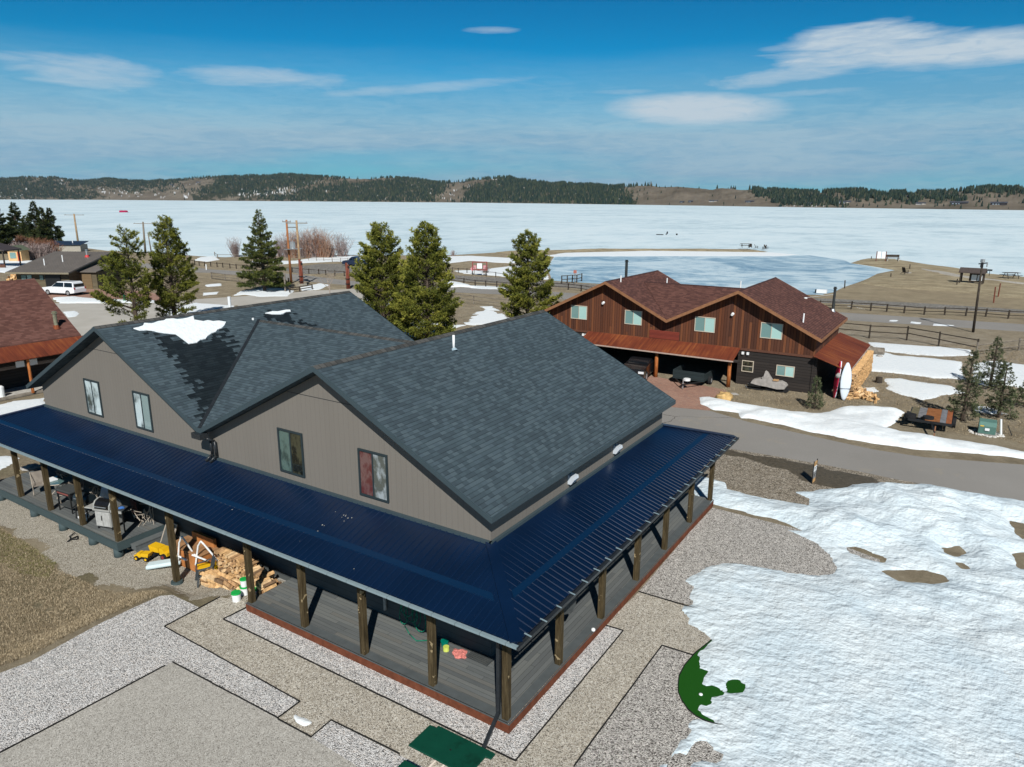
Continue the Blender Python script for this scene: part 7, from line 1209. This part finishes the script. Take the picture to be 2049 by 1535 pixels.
q = (-656.672,361.882); it = thing('ice_shelter', (*q, 0), 'small red ice fishing shelter far out on the lake at left', 'ice shelter'); m = MB(); m.extr([(-2.4, 0), (-2.1, 1.7), (2.2, 1.7), (2.6, .9), (2.6, 0)], lambda a, b: (q[0] + a, q[1] + a * .6 - 1.2, b), lambda a, b: (q[0] + a, q[1] + a * .6 + 1.2, b)); m.build('tent', plain('crimson_fabric', (.32, .01, .06), .8), it, fix=True); MB().beam((q[0] + 2.6, q[1] + 1.4, .1), (q[0] + 4.6, q[1] + 2.8, .1), .4, .15).build('sled', blackm, it)
# angler sitting on the ice
def person(loc, yaw, label):
    V = [(0, 0, .48), (0, -.02, .72), (0, -.04, 1.0), (0, -.04, 1.1), (0, -.05, 1.24), (.12, 0, .46), (.16, .42, .46), (.17, .46, .06), (.17, .60, .05), (-.12, 0, .46), (-.16, .42, .44), (-.17, .44, .06), (-.17, .58, .05), (.21, -.03, .98), (.27, .1, .72), (.16, .34, .66), (-.21, -.03, .98), (-.27, .1, .72), (-.16, .34, .66)]
    E = [(0, 1), (1, 2), (2, 3), (3, 4), (0, 5), (5, 6), (6, 7), (7, 8), (0, 9), (9, 10), (10, 11), (11, 12), (2, 13), (13, 14), (14, 15), (2, 16), (16, 17), (17, 18)]
    rad = [.17, .16, .17, .08, .12, .11, .09, .07, .05, .11, .09, .07, .05, .08, .06, .045, .08, .06, .045]
    me = bpy.data.meshes.new('person'); me.from_pydata(V, E, []); o = bpy.data.objects.new('person', me); COL.objects.link(o); o.modifiers.new('skin', 'SKIN'); me.materials.append(plain('dark_winter_clothes', (.02, .022, .03), .9))
    for i, d in enumerate(me.skin_vertices[0].data): d.radius = (rad[i], rad[i]); d.use_root = i == 0
    o.modifiers.new('sub', 'SUBSURF').levels = 1; o.modifiers['sub'].render_levels = 1; o.location = loc; o.rotation_euler = (0, 0, yaw); o.scale = (1.15,) * 3; return setp(o, label, 'person')
q = (-92.270,253.334); person((*q, .0), R(60), 'person in dark clothes sitting on the frozen lake'); sl = MB().box(q[0] - 3.8, q[0] - 1.2, q[1] - 1.6, q[1] - .8, .02, .3).build('sled', blackm); setp(sl, 'dark low sled left of the sitting person on the ice', 'sled'); s2 = MB().cyl((q[0] + 3.2, q[1] + 1.6, 0), (q[0] + 3.2, q[1] + 1.6, .6), .35, .35, 8).build('bucket', blackm); setp(s2, 'dark bucket right of the sitting person on the ice', 'bucket')

# ---------------------------------------------------------------- things on and beside the porches
D3 = .3
def M_at(x, y, z, yaw=0): return Matrix.Translation((x, y, z)) @ Matrix.Rotation(R(yaw), 4, 'Z')
beige = plain('beige_grill_enamel', (.33, .33, .31), .4, .4, bump=0, var=.05); char = plain('charcoal_cover', (.05, .055, .055), .8, var=.15); tube_m = plain('tan_powder_tube', (.42, .36, .29), .5, bump=0)
gg = thing('gas_grill', (-19.2, .55, D3), 'beige-grey gas grill with black lid on the left deck', 'grill'); M_ = M_at(-19.15, .6, D3, 18)
m = MB(M_); m.box(-.36, .36, -.28, .28, .12, .80); bev(m.build('cabinet', beige, gg), .02)
MB(M_).box(-.33, -.01, -.295, -.282, .16, .74).build('door', plain('beige_door', (.40, .40, .38), .4, bump=0), gg); MB(M_).box(.01, .33, -.295, -.282, .16, .74).build('door', bpy.data.materials['beige_door'], gg)
MB(M_).box(-.05, -.025, -.32, -.296, .4, .6).build('door_handle', blackm, gg)
m = MB(M_); pr_ = [(-.29, .86), (-.27, 1.02), (-.18, 1.14), (0, 1.20), (.18, 1.14), (.28, 1.0), (.29, .86)]; m.extr(pr_, lambda a, b: (-.33, a, b), lambda a, b: (.33, a, b)); m.build('lid', plain('black_enamel', (.01, .01, .011), .2, .6, bump=0), gg, fix=True)
for s_ in (-1, 1): m = MB(M_); m.extr([(a * 1.04, b + .012) for a, b in pr_], lambda a, b: (s_ * .335, a, b), lambda a, b: (s_ * .39, a, b)); m.build('lid_end', beige, gg, fix=True)
MB(M_).box(-.4, .4, -.33, .3, .80, .86).build('firebox', beige, gg); MB(M_).cyl((-.28, -.36, .98), (.28, -.36, .98), .015, .015, 8).build('lid_handle', steel, gg)
bev(MB(M_).box(-.86, -.41, -.26, .26, .80, .85).build('side_shelf', beige, gg), .015); bev(MB(M_).box(.41, .95, -.28, .28, .80, .86).build('side_shelf', char, gg), .015)
MB(M_).box(.41, .955, -.3, -.282, .78, .88).build('shelf_rim', beige, gg)
for a in (-.33, .33, .9): MB(M_).cyl((a, -.22, 0), (a, -.22, .12 if a < .5 else .8), .03, .03, 8).build('leg', blackm, gg)
bc_ = MB(M_).ball((.68, -.02, .90), .12, .35, 10, 5, .3).build('blue_cloth', plain('blue_cloth', (.05, .16, .45), .9), None); setp(bc_, 'crumpled blue cloth on the right shelf of the gas grill', 'cloth')
sk = thing('barrel_smoker', (-20.75, .5, D3), 'black barrel smoker on thin legs beside the gas grill', 'smoker'); M_ = M_at(-20.75, .55, D3, 12)
MB(M_).cyl((-.36, 0, .82), (.36, 0, .82), .25, .25, 18).build('barrel', plain('blue_black_steel', (.02, .03, .036), .3, .5, bump=0), sk, smooth=False)
for a in (-.3, .3):
    for b in (-.18, .18): MB(M_).beam((a, b, .62), (a * 1.1, b * 1.3, 0), .03, .03).build('leg', blackm, sk)
MB(M_).cyl((-.25, -.27, .9), (.25, -.27, .9), .012, .012, 6).build('handle', steel, sk); MB(M_).cyl((-.3, .1, 1.0), (-.3, .1, 1.3), .05, .05, 10).build('stack', blackm, sk); MB(M_).box(.37, .62, -.2, .2, .74, .77).build('end_shelf', blackm, sk)
bg_ = MB().ball((-20.6, .38, .44), .22, .6, 9, 5, .5).build('plastic_bag', whitep); setp(bg_, 'white plastic bag on the deck under the barrel smoker', 'bag')
gr = thing('griddle_cart', (-22.0, .6, D3), 'flat-top griddle cart with a dark cover at the second post', 'griddle'); M_ = M_at(-22.0, .62, D3, 5)
bev(MB(M_).box(-.55, .45, -.3, .3, .88, .96).build('covered_top', char, gr), .02); MB(M_).box(-.5, .4, -.27, .27, .72, .88).build('firebox', blackm, gr); MB(M_).box(-.5, .4, -.25, .25, .22, .25).build('lower_shelf', char, gr); MB(M_).box(-.45, .3, -.285, -.272, .78, .84).build('red_strip', plain('dull_red', (.22, .07, .06)), gr)
for a in (-.48, .38):
    for b in (-.25, .25): MB(M_).box(a - .02, a + .02, b - .02, b + .02, 0, .72).build('leg', blackm, gr)
def round_table(x, y, label):
    t_ = thing('patio_table', (x, y, D3), label, 'table'); MB().cyl((x, y, D3 + .70), (x, y, D3 + .715), .6, .6, 26).build('glass_top', glass('table_glass', (.10, .17, .17), r=.03), t_)
    m = MB(); m.tube([(x + .61 * math.cos(k * .2618), y + .61 * math.sin(k * .2618), D3 + .705) for k in range(25)], .018, 6); m.build('rim', tube_m, t_)
    for k in range(4): a = k * 1.57 + .7; m = MB(); m.tube([(x + .12 * math.cos(a), y + .12 * math.sin(a), D3 + .68), (x + .16 * math.cos(a), y + .16 * math.sin(a), D3 + .3), (x + .45 * math.cos(a), y + .45 * math.sin(a), D3)], .018, 6); m.build('leg', tube_m, t_)
round_table(-24.0, 1.15, 'round glass patio table on the left deck')
MB().box(-24.5, -24.1, .85, 1.25, D3 + .72, D3 + .76) 
tr_ = bev(MB().box(-24.45, -24.0, .75, 1.1, D3 + .72, D3 + .78).build('serving_tray', whitep), .01); setp(tr_, 'white tray on the round glass patio table', 'tray')
def patio_chair(x, y, yaw, label, cush=None, g=None, back=.5):
    t_ = thing('patio_chair', (x, y, D3), label, 'chair', g); M_ = M_at(x, y, D3, yaw)
    for s_ in (-.26, .26): m = MB(M_); m.tube([(s_, .3, 0), (s_, -.22, .03), (s_, -.26, .42), (s_, .22, .42), (s_, .34, .42 + back), (s_, .0, .62), (s_, -.26, .60), (s_, -.26, .42)], .014, 6); m.build('side_frame', tube_m, t_)
    MB(M_).box(-.26, .26, -.24, .22, .41, .44).build('seat', cush or plain('tan_sling', (.22, .19, .16), .9), t_)
    MB(M_).beam((0, .22, .43), (0, .345, .42 + back), .5, .02, up=(0, 1, 0)).build('backrest', cush or bpy.data.materials['tan_sling'], t_)
    return t_
patio_chair(-25.0, .75, 70, 'tan framed patio chair left of the glass table'); patio_chair(-23.2, 1.35, -100, 'tan patio chair with curved frame right of the glass table'); patio_chair(-24.3, 1.62, 175, 'dark-backed patio chair against the wall behind the glass table', char); patio_chair(-22.9, .95, -60, 'tan lounge chair with reclined back behind the griddle', back=.3)
def tangle(x, y, n, label, seed, sp_=.45):
    q = random.Random(seed); t_ = thing('folded_chair', (x, y, D3), label, 'chair'); 
    for k in range(n): a, b = q.uniform(-1, 1) * sp_, q.uniform(-.25, .25); m = MB(); m.tube([(x + a, y + b, D3 + q.uniform(0, .3)), (x + a + q.uniform(-.35, .35), y + b + q.uniform(-.2, .2), D3 + q.uniform(.3, .9)), (x + a + q.uniform(-.35, .35), y + b + q.uniform(-.2, .2), D3 + q.uniform(.1, .8))], .013, 6); m.build('frame_tube', tube_m, t_)
tangle(-21.9, 1.45, 9, 'jumble of folded tan chair frames behind the griddle', 3)
tangle(-18.35, 1.45, 10, 'folded metal rack of pale tubes near the deck steps', 5, .4)
bd = thing('white_board', (-21.3, 1.7, D3), 'large white board leaning on the wall behind the gas grill', 'board'); m = MB(); m.beam((-20.95, 1.45, D3 + .45), (-20.95, 1.72, D3 + 1.25), .85, .03, up=(0, 1, 0)); m.build('panel', plain('pale_grey_panel', (.55, .6, .64), .5, bump=0), bd); m = MB(); m.beam((-20.95, 1.40, D3 + .3), (-20.95, 1.455, D3 + .45), .87, .035, up=(0, 1, 0)); m.build('lower_panel', whitep, bd)
bx_ = thing('maroon_panel', (-19.0, 1.7, D3), 'maroon flat panel standing against the wall right of the grill', 'panel'); MB().beam((-19.5, 1.72, D3 + .42), (-18.75, 1.5, D3 + .42), .05, .8).build('panel', plain('maroon', (.085, .03, .025), .7), bx_)
rk = thing('wire_rack', (-18.0, 1.75, D3), 'thin upright wire rack at the end of the left deck', 'rack'); m = MB(); m.tube([(-18.2, 1.7, D3), (-18.2, 1.75, 1.3), (-18.05, 1.75, 1.55), (-17.9, 1.7, 1.3), (-17.9, 1.65, D3)], .012, 6); m.build('frame', tube_m, rk); MB().tube([(-18.6, 1.6, D3 + .02), (-18.2, 1.2, D3 + .02)], .02).build('foot', tube_m, rk)
sb = MB().cyl((-20.0, 1.3, D3), (-20.0, 1.3, D3 + .3), .14, .16, 12).build('pail', whitep); setp(sb, 'small white pail behind the third deck post', 'bucket')
# under and before the left deck
ylw = plain('toy_yellow', (.72, .42, .01), .45, .4, bump=0, var=.05)
for q, lab, s_ in (((-26.637,0.496), 'yellow plastic edge showing under the left deck', .3), ((-24.139,0.186), 'yellow plastic sheet on the gravel under the deck fascia', .5)): o = MB().box(q[0] - s_, q[0] + s_, q[1] + .1, q[1] + .5, -.33, -.29).build('yellow_sheet', ylw); setp(o, lab, 'plastic sheet')
q = (-20.765,-0.121); hs = MB(); hs.tube([(q[0] - .3, q[1] + .25, -.28), (q[0] - .2, q[1], -.31), (q[0] + .15, q[1] - .12, -.31), (q[0] + .3, q[1] + .05, -.31), (q[0] + .05, q[1] + .18, -.31), (q[0] + .1, q[1] - .1, -.30), (q[0] + .22, q[1] - .3, -.31)], .022, 6); setp(hs.build('black_hose', tyre, smooth=True), 'loop of black hose on the gravel below the left deck', 'hose')
# leaning window screen, cabinet
wsn = thing('window_screen', (-16.9, 1.5, -.36), 'framed window screen leaning beside the deck steps', 'screen'); MB().beam((-16.75, 1.3, -.3), (-16.75, 1.75, .62), .62, .02, up=(0, 1, 0)).build('mesh', plain('grey_mesh', (.08, .085, .08), .9), wsn)
for dx in (-.32, .32): MB().beam((-16.75 + dx, 1.29, -.31), (-16.75 + dx, 1.74, .63), .04, .04, up=(0, 1, 0)).build('frame', tube_m, wsn)
for p_, q_ in (((-17.07, 1.29, -.3), (-16.43, 1.29, -.3)), ((-17.07, 1.74, .63), (-16.43, 1.74, .63))): MB().beam(p_, q_, .04, .04).build('frame', tube_m, wsn)
owood = plain('orange_plywood', srgb(178,116,66), .7, .2, var=.25, scale=3); cab = thing('wooden_cabinet', (-14.8, 1.3, -.36), 'orange-brown plywood cabinet against the wall behind the white tube frames', 'cabinet')
bev(MB().box(-15.7, -13.9, .95, 1.7, -.36, .36).build('carcass', owood, cab), .01); bev(MB().box(-15.74, -13.86, .9, 1.72, .361, .40).build('top', plain('weathered_plywood', srgb(150,112,78), .85, var=.3, scale=4), cab), .01); MB().box(-15.3, -14.0, 1.62, 1.74, .40, .72).build('back_panel', owood, cab); MB().box(-14.8, -14.78, .93, .95, -.34, .35).build('door_gap', blackm, cab)
MB().box(-15.45, -14.85, .925, .948, -.3, .3).build('door', owood, cab); MB().box(-14.72, -14.1, .925, .948, -.3, .3).build('door', owood, cab)
# toys
def toy_truck(x, y, yaw, label, s_=1.0, red=False):
    t_ = thing('toy_truck', (x, y, -.34), label, 'toy'); M_ = M_at(x, y, -.34, yaw) @ Matrix.Scale(s_, 4)
    m = MB(M_); m.extr([(-.3, .18), (-.36, .36), (.02, .34), (.05, .2)], lambda a, b: (a, -.14, b), lambda a, b: (a, .14, b)); m.build('dump_bed', ylw, t_, fix=True)
    m = MB(M_); m.extr([(.06, .14), (.06, .34), (.2, .34), (.24, .24), (.36, .22), (.36, .12)], lambda a, b: (a, -.12, b), lambda a, b: (a, .12, b)); m.build('cab', ylw, t_, fix=True); MB(M_).box(-.34, .34, -.1, .1, .1, .15).build('chassis', blackm, t_)
    for a in (-.22, .24):
        for sg in (-1, 1): w_ = MB(M_).cyl((a, sg * .1, .1), (a, sg * .18, .1), .1, .1, 12).build('wheel', tyre, t_); MB(M_).cyl((a, sg * .1, .1), (a, sg * .185, .1), .055, .055, 8).build('hub', redm if red else ylw, t_)
toy_truck(-16.35, .95, 10, 'big yellow toy dump truck by the deck steps', 1.25, True); toy_truck(-16.7, .45, 200, 'small pale yellow toy truck nearest the lawn', .9); toy_truck(-16.2, 1.5, 80, 'small yellow toy digger beside the cabinet', .8)
toy_truck(-13.6, 1.15, 60, 'yellow toy loader between the dark chair and the cabinet', 1.2)
fp = thing('foam_roll', (-15.4, .6, -.2), 'pale blue foam roll lying on the gravel left of the post', 'foam roll'); m = MB(); m.beam((-15.95, .12, -.24), (-15.05, .95, -.12), .42, .16); bev(m.build('foam', plain('pale_blue_foam', (.55, .66, .68), .6, var=.06), fp), .07, 3)
wt = plain('white_tube', (.74, .75, .74), .4, .3, bump=0)
for k, (x, y, lab) in enumerate(((-14.75, .75, 'left white bent-tube frame leaning on the cabinet'), (-13.75, .85, 'right white bent-tube frame standing in the dark chair'))):
    t_ = thing('tube_frame', (x, y, -.36), lab, 'frame', 'white bent-tube frames'); z0 = -.3 if k == 0 else .05; h = 1.25 if k == 0 else .95
    m = MB(); m.tube([(x - .28, y, z0), (x - .16, y + .1, z0 + h * .78), (x - .02, y + .14, z0 + h), (x + .12, y + .16, z0 + h * .9), (x + .5, y + .4, z0 + h * .2)], .032, 8); m.build('hoop', wt, t_, smooth=False)
    m = MB(); m.tube([(x - .34, y - .05, z0 + h * .42), (x + .3, y + .05, z0 + h * .36)], .032, 8); m.build('crossbar', wt, t_); m = MB(); m.tube([(x - .3, y - .02, z0 + h * .45), (x + .02, y + .3, z0 + h * .1)], .03, 8); m.build('crossbar', wt, t_)
pc = thing('plastic_chair', (-13.3, .75, -.36), 'dark grey plastic chair with slatted back before the firewood', 'chair'); M_ = M_at(-13.35, .72, -.36, -28); grp = plain('grey_resin', (.045, .055, .062), .6, .3, bump=0, var=.05)
bev(MB(M_).box(-.27, .27, -.25, .25, .36, .41).build('seat', grp, pc), .015); 
for a, b in ((-.24, -.22), (.24, -.22), (-.24, .22), (.24, .22)): MB(M_).beam((a, b, .38), (a * 1.2, b * 1.25, 0), .07, .05).build('leg', grp, pc)
m = MB(M_)
for k in range(7): m.beam((-.24 + k * .08, .23, .4), (-.27 + k * .09, .38, .92), .035, .015, up=(0, 1, 0))
for k in range(4): m.beam((-.25, .26 + k * .035, .5 + k * .12), (.26, .26 + k * .035, .5 + k * .12), .02, .03)
m.build('backrest', grp, pc)
for s_ in (-1, 1): m = MB(M_); m.tube([(s_ * .29, .3, .7), (s_ * .3, -.2, .62), (s_ * .28, -.24, .38)], .022, 6); m.build('armrest', grp, pc)
gb = plain('bright_green_lid', (.01, .36, .07), .45, bump=0)
for x, y, z, lab in ((-10.85, .2, -.03, 'front white bucket with green lid by the front deck'), (-10.95, .6, .31, 'small top white bucket with green lid stacked behind the post'), (-10.55, .62, -.02, 'right white bucket with green lid against the firewood'), (-10.97, .62, -.04, 'white bucket with green lid at the bottom of the stack')):
    t_ = thing('lidded_bucket', (x, y, z), lab, 'bucket', 'white buckets with green lids'); s_ = .8 if z > .1 else 1; MB().cyl((x, y, z), (x, y, z + .3 * s_), .13 * s_, .15 * s_, 16).build('pail', whitep, t_, smooth=False); MB().cyl((x, y, z + .3 * s_), (x, y, z + .345 * s_), .165 * s_, .155 * s_, 16).build('lid', gb, t_)
# right deck things
ho = plain('green_hose', (.0, .17, .10), .45, .3, bump=0); hs_ = thing('garden_hose', (-4.5, 1.8, 1.4), 'green garden hose hanging in loops on the dark porch wall', 'hose')
for k in range(5):
    x0_, w_, b_ = -4.95 + .17 * k, .16 + .05 * (k % 3), D3 + .08 + .12 * ((k * 3) % 4); m = MB(); m.tube([(x0_ + w_ * math.sin(t_ * .524) * (1 if t_ < 7 else 1), 1.84 - .03 * (k % 3) - .10 * math.sin(math.pi * t_ / 12), 1.55 - (1.55 - b_) * math.sin(math.pi * t_ / 12) ** .7) for t_ in range(13)], .016, 6); m.build('hose_loop', ho, hs_, smooth=True)
m = MB(); m.tube([(-4.9, 1.75, D3 + .03), (-4.5, 1.5, D3 + .03), (-4.1, 1.35, D3 + .03), (-3.85, 1.55, D3 + .03), (-4.0, 1.8, D3 + .4)], .016, 6); m.build('hose_tail', ho, hs_, smooth=True)
pp_ = MB().cyl((-5.75, 1.82, D3 + .25), (-5.75, 1.82, 2.6), .05, .05, 10).build('wall_pipe', plain('grey_conduit', (.33, .35, .35), .5), GH, smooth=True)
t_ = thing('plant_mister', (-3.15, 1.55, D3), 'small green pot with yellow lid on the front deck', 'pot'); MB().cyl((-3.3, 1.66, D3), (-3.3, 1.66, D3 + .16), .1, .12, 12).build('pot', plain('teal_pot', (.0, .17, .12), .4), t_); MB().cyl((-3.12, 1.5, D3), (-3.12, 1.5, D3 + .13), .09, .09, 12).build('yellow_lid', plain('lime_yellow', (.55, .62, .12), .4), t_)
t_ = thing('pink_cloth', (-2.6, 1.6, D3), 'crumpled pink checked cloth on the front deck', 'cloth'); m = MB()
for k in range(9): a = rnd.uniform(0, 6.28); m.ball((-2.62 + .28 * math.cos(a) * rnd.random(), 1.56 + .14 * math.sin(a), D3 + .04), rnd.uniform(.07, .14), .4, 7, 4, .8)
m.build('cloth', plain('salmon_pink', (.60, .20, .17), .9, var=.45, scale=16), t_)
t_ = thing('metal_grate', (-2.1, 1.7, D3), 'black slatted metal grate beside the pink cloth', 'grate')
for k in range(5): MB().beam((-2.45, 1.82 - k * .07, D3 + .05), (-1.72, 1.80 - k * .07, D3 + .05), .022, .03).build('bar', char, t_)
MB().beam((-1.72, 1.82, D3 + .05), (-1.72, 1.5, D3 + .05), .03, .05).build('end_bar', char, t_)
bl = MB().ball((.0, 4.68, D3 + .04), .065, .9, 12, 8).build('deck_light', whitep, smooth=True); setp(bl, 'small white globe on the edge of the side deck', 'lamp')
cb = MB().ball((2.9 + .38, 3.6 + .16, .04), .055, .5, 12, 6).build('golf_ball_cup', whitep, smooth=True); cb.location = ((3.557,3.989)[0] - 3.28, (3.557,3.989)[1] - 3.76, 0); setp(cb, 'white cup marker on the green putting turf', 'golf cup')
t_ = thing('hanging_cloth', (-1.2, 3.9, 1.6), 'dark cloth hanging from the side porch ceiling', 'cloth'); m = MB(); q = (-0.313,3.613); m.extr([(-.28, 0), (.3, 0), (.26, -.45), (.1, -.62), (-.2, -.55)], lambda a, b: (q[0] + a * .3, q[1] + a, 1.95 + b), lambda a, b: (q[0] + a * .3 + .03, q[1] + a, 1.95 + b)); m.build('cloth', char, t_, fix=True); MB().cyl((q[0], q[1], 1.95), (q[0], q[1], 3.0), .008, .008, 5).build('cord', blackm, t_)

# ---------------------------------------------------------------- air
hz = MB().box(-9700, 3600, -700, 11500, -1.4, 420).build('haze', bpy.data.materials.new('haze_air')); hm_ = hz.data.materials[0]; hm_.use_nodes = True; n_ = hm_.node_tree; n_.nodes.clear()
ho_ = n_.nodes.new('ShaderNodeOutputMaterial'); hv = n_.nodes.new('ShaderNodeVolumePrincipled'); hv.inputs['Color'].default_value = (.72, .86, 1, 1); hv.inputs['Density'].default_value = .000022; hv.inputs['Anisotropy'].default_value = .2; n_.links.new(hv.outputs[0], ho_.inputs['Volume']); setp(hz, kind='stuff')
